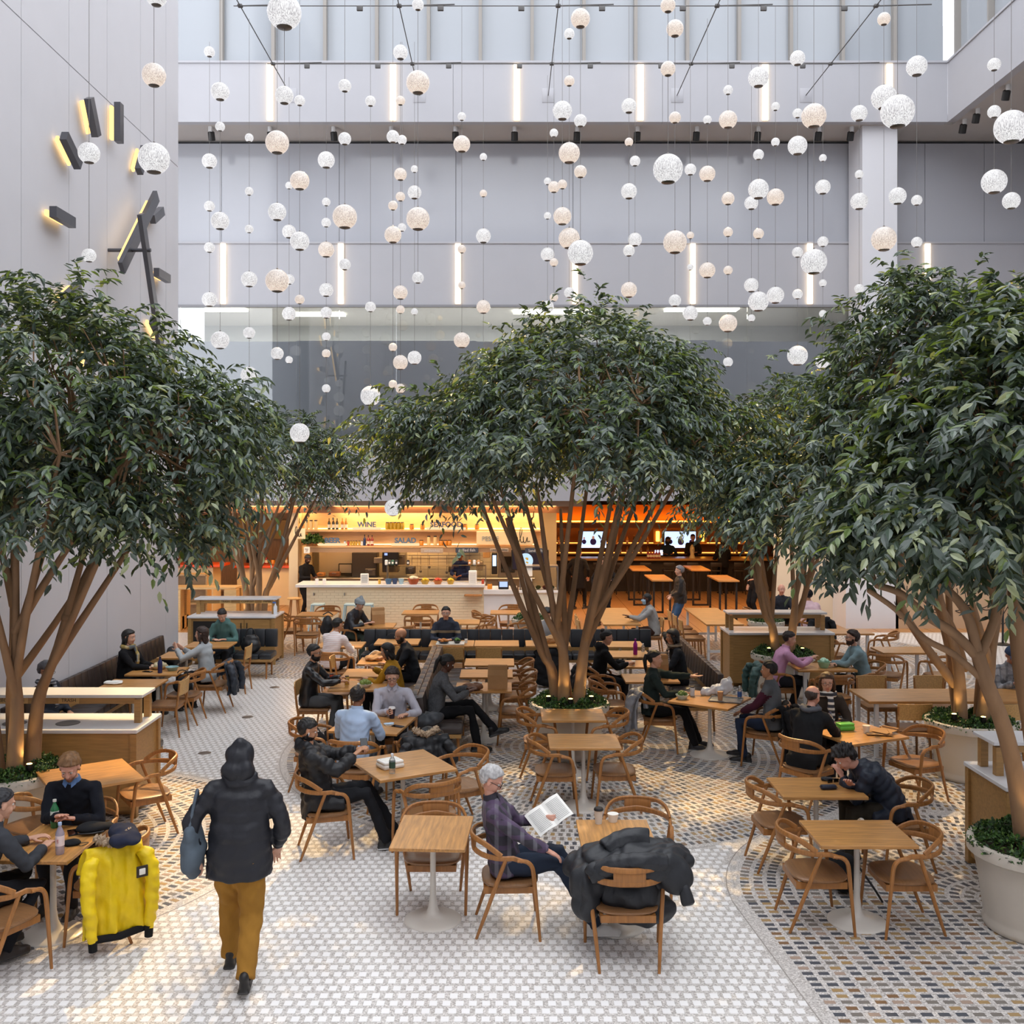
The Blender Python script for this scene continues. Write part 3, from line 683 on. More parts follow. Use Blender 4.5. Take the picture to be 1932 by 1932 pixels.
long_t = frametable(3.9, .82, wide='x', name='long_table'); long_t.location = (6.8, 13.87, 0); tag(long_t, 'long oak communal table with white frame legs at the right', 'table')
ct = frametable(.76, 2.6, name='communal_table', wide='y'); ct.location = (2.36, 21.8, 0); tag(ct, 'communal oak table where the masked man sits', 'table', 'communal tables')
dup(ct, (4.46, 21.8, 0), 0, 'communal oak table beside the standing man', 'communal tables')
# --- chairs
for a in [
 ('A', -.64, 8.86, 270, 'oak armchair tucked under far side of the small empty table'),
 ('A', .02, 8.41, 2, 'oak armchair the white-haired man sits in'),
 ('A', .93, 7.87, 90, 'oak armchair nearest the camera with black coat over its back'),
 ('A', 1.17, 9.0, 262, 'oak armchair behind the black coat, facing the camera'),
 ('A', 2.6, 8.5, 0, 'oak armchair left of the empty table at lower right'),
 ('A', 3.32, 8.45, 180, 'oak armchair right of the empty table at lower right'),
 ('A', 2.64, 9.75, 2, 'oak armchair left of the table of the curly-haired man'),
 ('A', 3.8, 9.75, 180, 'oak armchair under the curly-haired man'),
 ('A', .55, 11.42, 0, 'oak armchair left of the sunlit centre table'),
 ('A', 1.24, 11.45, 180, 'oak armchair right of the sunlit centre table'),
 ('A', .44, 12.75, 0, 'oak armchair left of the table against the central planter'),
 ('A', 1.24, 12.72, 180, 'oak armchair right of the table against the central planter'),
 ('A', -1.8, 10.1, 14, 'oak armchair under the man looking at his phone'),
 ('A', -.76, 9.98, 119, 'empty oak armchair on near side of the cornerwise square table'),
 ('A', -.5, 10.86, 209, 'empty oak armchair right of the cornerwise square table'),
 ('A', -1.72, 11.5, 80, 'oak armchair under the man in pale blue shirt'),
 ('A', -.98, 11.72, 105, 'oak armchair with black fur-trimmed coat heaped on it'),
 ('A', -2.32, 12.2, 0, 'oak armchair with a black bag, left of the pale blue shirt'),
 ('A', -1.45, 12.98, 270, 'oak armchair under the man holding coffee'),
 ('B', -2.75, 14.5, 0, 'oak chair under the man in leather jacket'),
 ('B', -2.62, 15.5, 0, 'empty oak chair behind the leather jacket man'),
 ('B', -2.6, 16.5, 0, 'empty oak chair facing the table with green bottle'),
 ('A', -2.95, 17.2, 80, 'oak armchair behind the man in striped sweater'),
 ('A', .12, 14.35, 180, 'oak armchair facing the woman in grey across the paper bag'),
 ('A', .16, 15.35, 180, 'empty oak armchair, second behind the paper bag table'),
 ('A', .14, 16.3, 180, 'empty oak armchair, third behind the paper bag table'),
 ('B', -1.95, 17.75, 90, 'oak chair with plain back beside the bald man'),
 ('B', -.95, 17.62, 90, 'oak chair facing the man with the food tray'),
 ('B', -.3, 17.62, 90, 'oak plain-backed chair at the empty table right of the food tray'),
 ('A', -3.84, 7.6, 62, 'oak armchair under the man in dark grey sweater, cropped at left edge'),
 ('A', -3.8, 9.0, 272, 'oak armchair under the man in navy sweater'),
 ('A', -3.28, 8.32, 180, 'oak armchair with yellow parka over its back'),
 ('A', -3.8, 10.62, 215, 'empty oak armchair behind the man in navy sweater'),
 ('A', -4.5, 9.6, 60, 'empty oak armchair between the planter and the two men'),
 ('B', -4.95, 14.7, 180, 'oak chair with plain back near the left waste station'),
 ('A', -4.92, 15.4, 180, 'oak armchair with black handbag on its seat'),
 ('A', -4.72, 16.2, 180, 'oak armchair under the woman in light grey sweater'),
 ('B', -4.75, 17.6, 180, 'oak chair opposite the girl in green hoodie'),
 ('A', 1.52, 14.75, 0, 'empty oak armchair behind the ponytailed woman'),
 ('A', 1.5, 15.9, 0, 'oak armchair under the woman with hair bun'),
 ('A', 2.12, 13.95, -8, 'oak armchair under the ponytailed woman'),
 ('A', 3.4, 13.2, 152, 'oak armchair under the man in grey vest'),
 ('A', 3.45, 11.55, 35, 'oak armchair under the bald man in black coat'),
 ('A', 4.0, 12.5, 275, 'oak armchair under the woman in striped scarf'),
 ('A', 4.78, 11.75, 200, 'oak armchair behind the curly-haired man'),
 ('A', 4.3, 16.0, 0, 'oak armchair with green jacket under the pink shirt man'),
 ('A', 5.7, 16.0, 180, 'oak armchair under the bearded man'),
 ('A', 4.95, 15.25, 90, 'empty oak armchair on near side of the white-legged table'),
 ('B', 5.3, 13.3, 90, 'oak chair on near side of the long table, leftmost'),
 ('B', 6.5, 13.3, 90, 'oak chair on near side of the long table, beside the planter'),
 ('B', 5.4, 14.65, 270, 'oak chair on far side of the long table, leftmost'),
 ('B', 6.25, 14.65, 270, 'oak chair on far side of the long table, second'),
 ('B', 7.25, 14.6, 270, 'oak chair under the man in blue cap'),
 ('A', 6.1, 18.9, 20, 'empty oak armchair behind the bearded man, nearest black coat'),
 ('A', 6.4, 16.95, 60, 'empty oak armchair on left of the nearer right-hand table'),
 ('A', 7.3, 16.9, 110, 'empty oak armchair on right of the nearer right-hand table'),
 ('A', 7.2, 19.3, 150, 'empty oak armchair right of the farther right-hand table'),
 ('A', 6.55, 21.4, 95, 'oak armchair with black coat under the man in pale pink'),
 ('A', 6.15, 22.9, 270, 'oak armchair under the man in dark grey sweater facing camera'),
 ('A', 5.65, 22.7, -10, 'empty oak armchair with bag, left of the grey sweater man'),
 ('A', -4.65, 21.9, 10, 'empty oak armchair left of the farthest left table'),
 ('A', -4.2, 21.35, 90, 'empty oak armchair on near side of the farthest left table'),
 ('A', -4.05, 22.8, 270, 'empty oak armchair on far side of the farthest left table'),
 ('A', -3.2, 20.5, 0, 'oak armchair under the person in grey beanie'),
 ('A', -2.15, 20.1, 150, 'empty oak armchair right of the beanie table'),
 ('A', -1.9, 21.75, 90, 'empty oak armchair on near side of the mid-counter table'),
 ('A', -1.85, 23.05, 270, 'empty oak armchair on far side of the mid-counter table'),
 ('A', -.55, 21.2, 200, 'empty oak armchair turned sideways behind the patterned jacket'),
 ('A', -.45, 22.2, 10, 'empty oak armchair left of the table by the centre trunks'),
 ('A', .1, 23.0, 260, 'empty oak armchair beyond the table by the centre trunks'),
 ('A', .3, 20.9, 200, 'empty oak armchair just behind the centre trunks'),
 ('B', 1.75, 20.8, 0, 'oak chair left of the masked man table, nearer'),
 ('B', 1.75, 21.5, 0, 'oak chair left of the masked man table, farther'),
 ('B', 3.0, 21.0, 180, 'oak chair under the masked man'),
 ('B', 3.85, 20.8, 0, 'oak chair at communal table by standing man, nearest'),
 ('B', 3.85, 21.5, 0, 'oak chair at communal table by standing man, second'),
 ('B', 3.85, 22.2, 0, 'oak chair at communal table by standing man, third'),
]: chair(*a)
# --- waste stations
def station(x0, x1, y0, y1, label, holes, text=None, doors=False):
    w_, d_ = x1 - x0, y1 - y0; cx, cyy = (x0 + x1) / 2, (y0 + y1) / 2; r = tag(empty('waste_station', (cx, cyy, 0)), label, 'waste station', 'oak waste stations')
    mb = MB(); mb.box((0, 0, .5), (w_ - .04, d_ - .04, .86)); mb.box((0, .02, .035), (w_ - .2, d_ - .2, .07)); mb.build('cabinet', OAKC, r, False)
    for sx in (-1, 1):
        for sy in (-1, 1): mb = MB(); mb.box((sx * (w_ / 2 - .03), sy * (d_ / 2 - .03), .46), (.07, .07, .92)); mb.build('corner_post', OAKC, r, False)
    mb = MB(); mb.rbox((0, 0, .95), (w_ + .03, d_ + .03, .04), .005, seg=1); tp = mb.build('countertop', QUARTZ, r, False)
    for hx in holes:
        mb = MB(); mb.lathe([(0, .0), (.1, .0), (.118, .004), (.13, .002), (.132, -.002)], 28, (hx - cx, -.08, .9712)); mb.build('disposal_ring', mat('bin_hole', '#3a3230', .4), tp)
    for sx in (-1, 1):
        for yy in (-.04, .26): mb = MB(); mb.box((sx * (w_ / 2 - .1), yy, 1.1), (.07, .07, .27)); mb.build('shelf_post', OAKC, r, False)
    mb = MB(); mb.rbox((0, .11, 1.275), (w_ - .06, .42, .035), .005, seg=1); mb.build('shelf', QUARTZ, r, False)
    mb = MB(); mb.box((0, -.04, 1.22), (w_ - .25, .025, .075)); rl = mb.build('shelf_rail', OAKC, r, False)
    if doors:
        n = 3
        for k in range(n):
            bw = (w_ - .2) / n; bx = -w_ / 2 + .1 + bw * (k + .5)
            if k == 0:
                mb = MB(); mb.box((bx, -d_ / 2 + .012, .62), (bw, .012, .5)); mb.build('niche_shade_sheet', mat('niche_shade', '#1c1714', .8), r, False)  # flat sheet on the front; its dark colour paints the shade inside a niche
            else:
                mb = MB(); mb.rbox((bx, -d_ / 2 + .005, .5), (bw - .008, .02, .8), .003, seg=1); d = mb.build('door', OAKC, r, False)
                hx = bx + (bw / 2 - .06) * (-1 if k == 2 else 1); mb = MB(); mb.rbox((hx, -d_ / 2 - .02, .78), (.014, .03, .12), .004); mb.build('handle', BLK, d)
    if text:
        for tx, s in text: label_plate(tx - cx, -.056, 1.222, s, r)
    return r
def txt(s, size, depth, matl, parent, loc, rot=(pi / 2, 0, 0), name='lettering', align='CENTER', bold=0):
    cu = bpy.data.curves.new('t', 'FONT'); cu.body = s; cu.size = size; cu.extrude = depth; cu.align_x = align; cu.align_y = 'CENTER'; cu.resolution_u = 3; cu.offset = bold
    o = bpy.data.objects.new('t', cu); TMP.collection.objects.link(o); TMP.view_layers[0].update(); dg = TMP.view_layers[0].depsgraph
    me = bpy.data.meshes.new_from_object(o.evaluated_get(dg)); bpy.data.objects.remove(o); me.materials.clear(); me.materials.append(matl)
    q = link(name, me, parent); q.location = loc; q.rotation_euler = rot; return q
INK = mat('dark_ink', '#2a211b', .6); PLATE = mat('label_plate', '#c9a064', .5)
def label_plate(x, y, z, s, r):
    mb = MB(); mb.rbox((x, y, z), (.035 * len(s) + .06, .006, .075), .002, seg=1); p = mb.build('label_plate', PLATE, r, False)
    txt(s, .055, .001, INK, p, (x, y - .005, z))
station(-7.0 + .7, -4.07, 11.07, 11.84, 'near-left oak waste station with white top, beside the big left planter', (-5.55, -4.95), [(-5.6, 'RECYCLING'), (-4.95, 'TRASH')])
station(-6.35, -4.62, 20.1, 20.9, 'far-left oak waste station behind the girl in green hoodie', (), [(-5.7, 'TRASH'), (-5.25, 'COMPOST'), (-4.85, 'PAPER')], True)
station(3.99, 5.85, 17.97, 18.73, 'oak waste station behind the man in pink shirt', ())
station(4.49, 7.4, 9.03, 9.84, 'near-right oak waste station, cropped at the right edge', (5.3,), [(5.1, 'TRASH'), (5.7, 'RECYCLING')])
mb = MB(); mb.lathe([(.035, 0), (.038, .02), (.038, .15), (.015, .19), (.014, .215)], 14); o = mb.build('spray_bottle', mat('bottle_white', '#e8ecf2', .3), None, loc=(-4.68, 20.42, .97)); tag(o, 'white spray bottle with blue trigger on the far-left waste station', 'bottle')
mb = MB(); mb.rbox((-.02, 0, .235), (.07, .02, .035), .008); mb.build('trigger', mat('blue_plastic', '#5d7fc2', .4), o)
# --- benches: cushions sewn in upright channels, oak base
def bench(x0, y0, x1, y1, label, m, back_side=1, seat=True, hb=.86, name='bench', tilt=.1, pitch=.22):
    L = math.hypot(x1 - x0, y1 - y0); a = math.atan2(y1 - y0, x1 - x0); r = tag(empty(name, (x0, y0, 0), a), label, 'bench', 'upholstered benches')
    n = max(2, round(L / pitch)); p = L / n; s = back_side
    M = Matrix.Rotation(-s * tilt, 4, 'X')
    mb = MB(); mb.rbox((0, 0, 0), (p - .004, .09, hb - .52), .016, seg=2, M=None); bm_ = mb.mesh('back_channel', m)
    mb = MB(); mb.rbox((0, 0, 0), (p - .004, .50, .10), .03, seg=2); sm_ = mb.mesh('seat_channel', m)
    for k in range(n):
        x = p * (k + .5)
        c = link('back_channel', bm_, r); c.location = (x, s * .28, .52 + (hb - .52) / 2); c.rotation_euler = (-s * tilt, 0, 0)
        if seat: c = link('seat_channel', sm_, r); c.location = (x, -s * .02, .42)
    mb = MB(); mb.box((L / 2, -s * .02, .345), (L - .02, .46, .05)); mb.build('seat_frame', OAKC, r, False)
    for k in range(max(2, int(L / 1.3) + 1)):
        for yy in (-.2, .2):
            x = .1 + (L - .2) * k / max(1, int(L / 1.3)); mb = MB(); mb.tube([(x, yy, .33), (x, yy * 1.1, 0)], [.022, .015], 8); mb.build('leg', OAK, r)
    mb = MB(); mb.box((L / 2, s * .24, .47), (L - .1, .03, .16)); mb.build('back_rail', OAKC, r, False)
    return r
bench(-2.7, 18.85, 2.75, 18.85, 'long black leather bench with upright channels behind the centre tree', LEA, 1)
bench(2.85, 18.95, 2.85, 14.75, 'brown leather bench running towards the camera, right of the long bench', LEB, 1)
bench(-1.52, 17.3, -1.52, 13.4, 'brown leather bench half behind the man with coffee, facing left', LEB, 1, pitch=.34)
bench(-.84, 17.3, -.84, 13.2, 'brown leather bench under the woman in grey, facing right', LEB, -1, pitch=.34)
bench(-6.0, 18.4, -6.0, 12.6, 'long brown leather bench along the left wall', LEB, -1)
bench(-5.75, 18.9, -4.35, 18.9, 'black leather bench end under the girl in green hoodie', LEA, 1)
bench(-5.9, 12.4, -4.3, 12.4, 'low black bench seat just behind the near-left waste station', LEA, -1, hb=.7)
# --- planters
POT = mat('pot_glaze', '#cfc6b8', .28, noise=.05, nscale=2); SOIL = mat('soil', '#3b2d22', .95, bump=.5, bscale=30)
BOX = [mat('box_leaf_dark', '#25401c', .5), mat('box_leaf', '#3c5f27', .5), mat('box_leaf_light', '#5f7d35', .5)]
def shrub_mesh(r_in, r_out, z0, n, size, hgt=.16):
    a = RNG.uniform(0, 2 * pi, n); q = RNG.uniform(0, 1, n); rr = r_in + (r_out - r_in) * q
    lump = .6 + .25 * np.sin(a * 7 + q * 5) + .15 * np.sin(a * 17 + 2)
    z = z0 + hgt * np.sin(pi * np.clip(q * .8 + .15, 0, 1)) * lump * RNG.uniform(.65, 1.0, n) ** .5
    c = np.stack([rr * np.cos(a), rr * np.sin(a), z], 1)
    d = RNG.normal(size=(n, 3)); d[:, 2] += .6; d /= np.linalg.norm(d, axis=1)[:, None]
    u = RNG.normal(size=(n, 3)); u -= d * (u * d).sum(1)[:, None]; u /= np.linalg.norm(u, axis=1)[:, None]
    s = size * RNG.uniform(.7, 1.3, n)[:, None]
    V = np.stack([c, c + d * s * .55 + u * s * .32, c + d * s, c + d * s * .55 - u * s * .32], 1).reshape(-1, 3)
    return npmesh('shrub', V, np.arange(4 * n).reshape(n, 4), 4, BOX, RNG.choice([0, 0, 1, 1, 2], n))
def planter(x, y, label, sc_=1.0, n=5200, lights=3, power=6, h=.72):
    r = tag(empty('planter', (x, y, 0)), label, 'planter', 'round cream planters'); R0 = .545 * sc_
    prof = [(.0, .0), (R0 * .74, .0), (R0 * .765, .012), (R0 * .78, .05), (R0 * .755, .085), (R0 * .76, .11), (R0 * .84, h * .62), (R0 * .9, h - .13), (R0 * .93, h - .12), (R0 * .99, h - .1), (R0 * 1.0, h - .05), (R0 * .985, h - .01), (R0 * .93, h), (R0 * .88, h - .01), (R0 * .87, h - .07), (0, h - .07)]
    mb = MB(); mb.lathe(prof, 40); mb.build('pot', POT, r, 50)
    mb = MB(); mb.lathe([(0, h - .03), (R0 * .5, h - .03), (R0 * .88, h - .06)], 24); mb.build('soil', SOIL, r)
    o = link('boxwood', shrub_mesh(R0 * .3, R0 * 1.0, h - .05, n, .034), r); o['kind'] = 'stuff'
    for k in range(lights):
        a = R(-90 + (k - (lights - 1) / 2) * 58); lx, ly = R0 * .62 * math.cos(a), R0 * .62 * math.sin(a)
        mb = MB(); mb.lathe([(.028, 0), (.034, .02), (.034, .06), (.028, .065)], 12, (lx, ly, h + .04)); f = mb.build('uplight', BLK, r)
        mb = MB(); mb.lathe([(0, .0), (.027, .0), (.027, -.01)], 12, (lx, ly, h + .108)); mb.build('lens', glow('uplight_lens', '#ffe070', 14), f)
        if power:
            s = spot((x + lx, y + ly, h + .13), (x + lx * -.5 + RNG.uniform(-.5, .5), y + ly * -.3, h + 3), power, 75, (1, .66, .25), .5, .03)
    return r
planter(.85, 13.62, 'round cream planter with boxwood at the centre, small warm uplights')
planter(-5.15, 10.45, 'round planter with boxwood at the left, behind the man in navy sweater')
planter(5.82, 12.62, 'large cream planter behind the right-hand waste station')
planter(4.42, 8.38, 'cream planter cropped by the right edge, nearest the camera', lights=2)
planter(4.78, 17.4, 'planter with boxwood in front of the pink shirt man, by the oak station', power=5)
planter(-5.4, 21.7, 'planter behind the far-left waste station', n=2500, power=8)
planter(5.5, 21.3, 'small white planter beyond the oak station at right', .7, 1800, 0, 0)
planter(.5, 21.6, 'small planter of boxwood behind the centre trunks', .7, 1800, 1, 0)
# ================================================================== FOOD HALL behind the facade
hall = tag(empty('wall_hall', (0, 0, 0)), kind='structure')
WDW = wood('hall_wood', '#b9854f', .5, 'z', .15); CREAM = mat('hall_cream', '#dcc9a4', .7, noise=.04, nscale=2); BRN = mat('bulkhead_brown', '#8a5f41', .6)
def hb(px0, px1, y0, y1, z0, z1, m, nm='panel', par=None, D=None):
    D = D or y0; return quadbox(fx(px0, D), fx(px1, D), y0, y1, z0, z1).build(nm, m, par or hall, False)
struct(quadbox(-12, 13.8, 26.2, 38, 3.13, 3.4), 'ceiling', SOFF)
hb(380, 1100, 26.3, 26.5, 2.98, 3.13, mat('bulkhead_grey', '#9c8b7c', .6), 'bulkhead'); hb(380, 1080, 26.6, 26.9, 2.8, 3.12, BRN, 'bulkhead')
quadbox(-12, 13.8, 37.5, 37.8, 0, 3.2).build('panel', mat('hall_dark', '#6b4a30', .7), hall, False)
# recessed ceiling lamps of the hall
for X, Y in ((-6.5, 27), (-3.2, 27), (0, 27), (3.2, 28.6), (6.6, 28.6)):
    for dx in (-.8, .8): mb = MB(); mb.lathe([(0, 0), (.07, 0), (.09, .01), (.09, .03)], 16, (X + dx, Y, 3.09)); mb.build('ceiling_lamp', glow('hall_lamp', '#ffd9a0', 20), hall)
# ---- seafood stall
st = tag(empty('food_counter', (-2.9, 25.0, 0)), 'long food stall counter with marble top and pale brick front', 'counter')
x0, x1 = fx(578, 25) + 2.9, fx(913, 25) + 2.9
mb = MB(); mb.box(((x0 + x1) / 2, .42, .5), (x1 - x0, .8, 1.0)); mb.build('counter_base', mat('brick_mortar', '#e2cfac', .8), st, False)
BRK = mat('glazed_brick', '#ead9b8', .35, noise=.05, nscale=3); mb = MB(); mb.box((0, 0, 0), (.196, .012, .062)); bk = mb.mesh('brick', BRK, False)
rows = 14; cols = int((x1 - x0) / .2) + 1; cnt = 0
extra = MB()
for j in range(rows):
    for i in range(cols):
        bx = x0 + .1 + i * .2 + (j % 2) * .1; 
        if bx + .1 > x1 or bx - .1 < x0 - .01: continue
        if cnt < 300: o = link('brick', bk, st); o.location = (bx, .016, .04 + j * .067); cnt += 1
        else: extra.box((bx, .016, .04 + j * .067), (.196, .012, .062))
o = extra.build('brick', BRK, st, False); o['kind'] = 'stuff'
MARB = mat('marble', '#dddcdc', .3, noise=.1, nscale=1.3)
mb = MB(); mb.rbox(((x0 + x1) / 2 - .12, .4, 1.05), (x1 - x0 + .28, .95, .07), .006, seg=1); mb.build('counter_top', MARB, st, False)
mb = MB(); mb.rbox((fx(944, 25) + 2.9, .4, .90), (.84, .9, .12), .006, seg=1); mb.box((fx(944, 25) + 2.9, .42, .42), (.82, .8, .84)); mb.build('low_counter', MARB, st, False)
mb = MB(); mb.rbox((fx(893, 24.9) + 2.9, -.13, .83), (.44, .24, .03), .004, seg=1); mb.build('side_shelf', OAK, st, False)
for hx in (592, 650): mb = MB(); mb.rbox((fx(hx, 25) + 2.9, -.01, .84), (.02, .04, .07), .005); mb.build('bag_hook', STEEL, st)
cse = tag(empty('display_case', (fx(1012, 25) + .07, 25.3, 0)), 'white glass-fronted display case at the right end of the food stall', 'display case')
mb = MB(); mb.box((0, .2, .43), (.96, .7, .86)); mb.build('case_base', mat('case_white', '#e6ddc8', .6), cse, False)
mb = MB(); mb.rbox((0, .18, .89), (1.0, .76, .06), .005, seg=1); mb.build('case_top', QUARTZ, cse, False)
mb = MB(); mb.box((0, -.1, 1.2), (.92, .01, .56)); mb.build('glass_pane', GLS, cse, False)
mb = MB(); [mb.box((sx * .47, .1, 1.2), (.03, .5, .6)) for sx in (-1, 1)]; mb.box((0, .1, 1.51), (.96, .5, .03)); mb.build('case_frame', STEEL, cse, False)
for k in range(5): mb = MB(); mb.ell((-.35 + .17 * k, .12, .97), (.07, .07, .05)); mb.build('salad', mat(('green_food', 'red_food')[k % 2], ('#5d7a35', '#a3442c')[k % 2], .7), cse)
for dx, z, w_, h_ in ((-.3, 1.42, .27, .3), (-.3, 1.06, .25, .34)): mb = MB(); mb.box((dx, -.12, z), (w_, .006, h_)); mb.build('paper_notice', mat('paper', '#ebe9e2', .8), cse, False)
# back wall with two lit shelves
sh = tag(empty('wall_shelf', (0, 27.0, 0)), 'pair of long lit shelves over the food stall kitchen', 'shelf')
zu, zl = zat(999, 27), zat(1029, 27)
hb(562, 1020, 27.3, 27.36, zl - .02, 2.98, wood('shelf_back', '#d6b48a', .6, 'x', .1), 'panel', None, 27.3)
for z, a, c in ((zu, 575, 1022), (zl, 578, 1016)):
    xa, xb = fx(a, 27), fx(c, 27); mb = MB(); mb.rbox(((xa + xb) / 2, .1, z - .03), (xb - xa, .4, .05), .004, seg=1); mb.build('shelf_board', mat('shelf_wood', '#e2b780', .5), sh, False)
    mb = MB(); mb.box(((xa + xb) / 2, .27, z + .012), (xb - xa - .1, .02, .02)); mb.build('light_strip', glow('shelf_light', '#ffd090', 4.5), sh, False)
mb = MB(); mb.box((fx(795, 27), -.06, zl - .12), (fx(1016, 27) - fx(578, 27), .03, .12)); mb.build('valance', mat('valance', '#a98a6a', .6), sh, False)
BLU = mat('letter_blue', '#4f7397', .6)
def letters(s, px, py, D, h, z):
    o = tag(empty('letter_sign', (fx(px, D), D, z)), 'blue three-dimensional letters spelling %s on the food stall shelf' % s, 'sign', 'shelf letter signs')
    mb = MB(); mb.rbox((0, 0, .03), (.75 if len(s) < 6 else 1.05, .1, .06), .01, seg=1); mb.build('sign_base', glow('sign_base_glow', '#ffe0ae', 1.1), o, False)
    txt(s, h, .025, BLU, o, (0, -.01, .06 + h * .38), bold=.006)
letters('WINE', 692, 983, 26.92, .19, zu); letters('SEAFOOD', 842, 983, 26.92, .19, zu); letters('BEER', 627, 1018, 26.92, .19, zl); letters('SALAD', 765, 1018, 26.92, .19, zl)
# bottles and jars: one template each
def bottle_t(name, h, r, col, lab=None, capc=None):
    o = empty(name, (0, 0, -50)); mb = MB(); mb.lathe([(0, 0), (r, .005), (r, h * .58), (r * .85, h * .66), (r * .35, h * .76), (r * .32, h * .97), (0, h)], 12); mb.build('glass_body', mat('glass_' + col.strip('#'), col, .12, spec=.7), o)
    if lab: mb = MB(); mb.lathe([(r * 1.03, h * .15), (r * 1.03, h * .45)], 12); mb.build('label', mat('lab_' + lab.strip('#'), lab, .7), o)
    if capc: mb = MB(); mb.lathe([(r * .38, h * .9), (r * .38, h * 1.01), (0, h * 1.01)], 10); mb.build('cap', mat('cap_' + capc.strip('#'), capc, .4), o)
    return o
def jar_t(name, h, r, col):
    o = empty(name, (0, 0, -50)); mb = MB(); mb.lathe([(0, 0), (r, .004), (r, h * .8), (r * .8, h * .9), (0, h * .9)], 12); mb.build('body', mat('jar_' + col.strip('#'), col, .25), o)
    mb = MB(); mb.lathe([(r * .85, h * .88), (r * .85, h), (0, h)], 12); mb.build('lid', mat('jar_lid', '#3a332c', .4), o); return o
TB = {'wd': bottle_t('wine_bottle', .31, .04, '#1f2a18', '#f3ead2'), 'wa': bottle_t('wine_bottle', .31, .04, '#c07a2a', '#f6ecd6'), 'oil': jar_t('oil_bottle', .2, .055, '#b3941c'),
      'red': bottle_t('red_bottle', .27, .045, '#9c2318', '#e7d9c0', '#2a1a14'), 'blue': bottle_t('blue_bottle', .29, .038, '#22305a', None, '#181818'), 'can': jar_t('can', .13, .033, '#c9a13c'), 'canr': jar_t('can', .13, .033, '#b4472f'), 'canw': jar_t('can', .13, .033, '#d9dfe4'),
      'cyl': jar_t('glass_cylinder', .26, .05, '#f0d090'), 'jar': jar_t('glass_jar', .15, .06, '#d98b2b'), 'spirit': bottle_t('spirit_bottle', .3, .04, '#c58a3c', '#f0dfb8', '#3a2415'), 'spirit2': bottle_t('spirit_bottle', .3, .04, '#3d3a2a', '#d9c9a0', '#a08030')}
def put(k, x, y, z, label, group, cat='bottle'):
    o = TB[k]
    if 'category' in o: return dup(o, (x, y, z), 0, label, group)
    o.location = (x, y, z); return tag(o, label, cat, group)
for i, px in enumerate((621, 629, 636, 646, 653)): put('wd' if px < 645 else 'wa', fx(px, 26.95), 26.95, zu, 'wine bottle with pale label on the upper stall shelf, %s from left' % ORD[i], 'wine bottles on the upper shelf')
for i, px in enumerate((731, 738, 745, 752, 759)): put('oil', fx(px, 26.95), 26.95, zu, 'yellow oil jar in the row right of the WINE letters, %s from left' % ORD[i], 'oil jars on the upper shelf', 'jar')
for i, px in enumerate((777, 797, 878, 900)): put('jar', fx(px, 26.95), 26.95, zu, 'amber glass jar on the upper stall shelf, %s from left' % ORD[i], 'amber jars on the upper shelf', 'jar')
for i, (px, k) in enumerate(((651, 'canw'), (657, 'canr'), (662, 'can'), (667, 'can'), (672, 'can'), (678, 'can'), (683, 'canw'))): put(k, fx(px, 26.95), 26.95, zl, 'drink can on the lower shelf right of the BEER letters, %s from left' % ORD[i], 'drink cans on the lower shelf', 'can')
put('blue', fx(688, 26.95), 26.95, zl, 'dark blue bottle beside two red bottles on the lower shelf', None); put('red', fx(695, 26.95), 26.95, zl, 'red bottle with label, left of two on the lower shelf', None); put('red', fx(702, 26.95), 26.95, zl, 'red bottle, right of two on the lower shelf', None)
for i, px in enumerate((809, 821, 832, 840, 848)): put('cyl' if px < 825 else 'jar', fx(px, 26.95), 26.95, zl, 'glowing glass jar right of the SALAD letters, %s from left' % ORD[i], 'glass jars on the lower shelf', 'jar')
put('jar', fx(795, 26.95), 26.95, zl, 'small jar just right of the letter D of SALAD', None)
for i, px in enumerate((578, 587, 596)): put('cyl', fx(px, 26.9), 26.9, zu, 'clear glass cylinder at left end of the upper shelf, %s from left' % ORD[i], 'glass cylinders on the upper shelf', 'jar')
# fern basket
fr = empty('hanging_fern', (fx(590, 26.9), 26.9, zl)); tag(fr, 'bushy green fern on the left end of the lower stall shelf', 'plant'); o = link('fronds', shrub_mesh(.02, .26, .08, 900, .1, .2), fr); mb = MB(); mb.lathe([(0, 0), (.12, 0), (.16, .12), (.14, .13)], 14); mb.build('pot', OAK, fr)
# signs
def board(x, y, z, w_, h_, m, lab, s=None, fs=.1, ink=INK, cat='sign', thick=.03):
    o = tag(empty('sign_board', (x, y, z)), lab, cat); mb = MB(); mb.rbox((0, 0, 0), (w_, thick, h_), .012, seg=1); mb.build('board', m, o, False)
    if s: txt(s, fs, .002, ink, o, (0, -thick / 2 - .004, 0))
    return o
GRYS = mat('sign_grey', '#b3a494', .6); NAVY = mat('sign_navy', '#3a4558', .6); PALE = mat('sign_ink_pale', '#cdd3da', .6); CRS = mat('sign_cream', '#efd9ad', .6)
board(fx(815, 26.85), 26.85, zat(1039, 26.85), .6, .13, GRYS, 'grey rounded menu sign under the shelf, left one', 'sandwiches', .09, PALE)
board(fx(881, 26.85), 26.85, zat(1038, 26.85), .61, .14, NAVY, 'navy sign reading grilled fish under the stall shelf', 'grilled fish', .11, PALE)
board(fx(942, 26.85), 26.85, zat(1038, 26.85), .5, .1, GRYS, 'grey sign reading ORDER HERE under the stall shelf', 'ORDER HERE', .075)
board(fx(1010, 26.85), 26.85, zat(1039, 26.85), .55, .14, NAVY, 'navy sign reading Sandwich behind the tree trunks', 'Sandwich', .1, PALE)
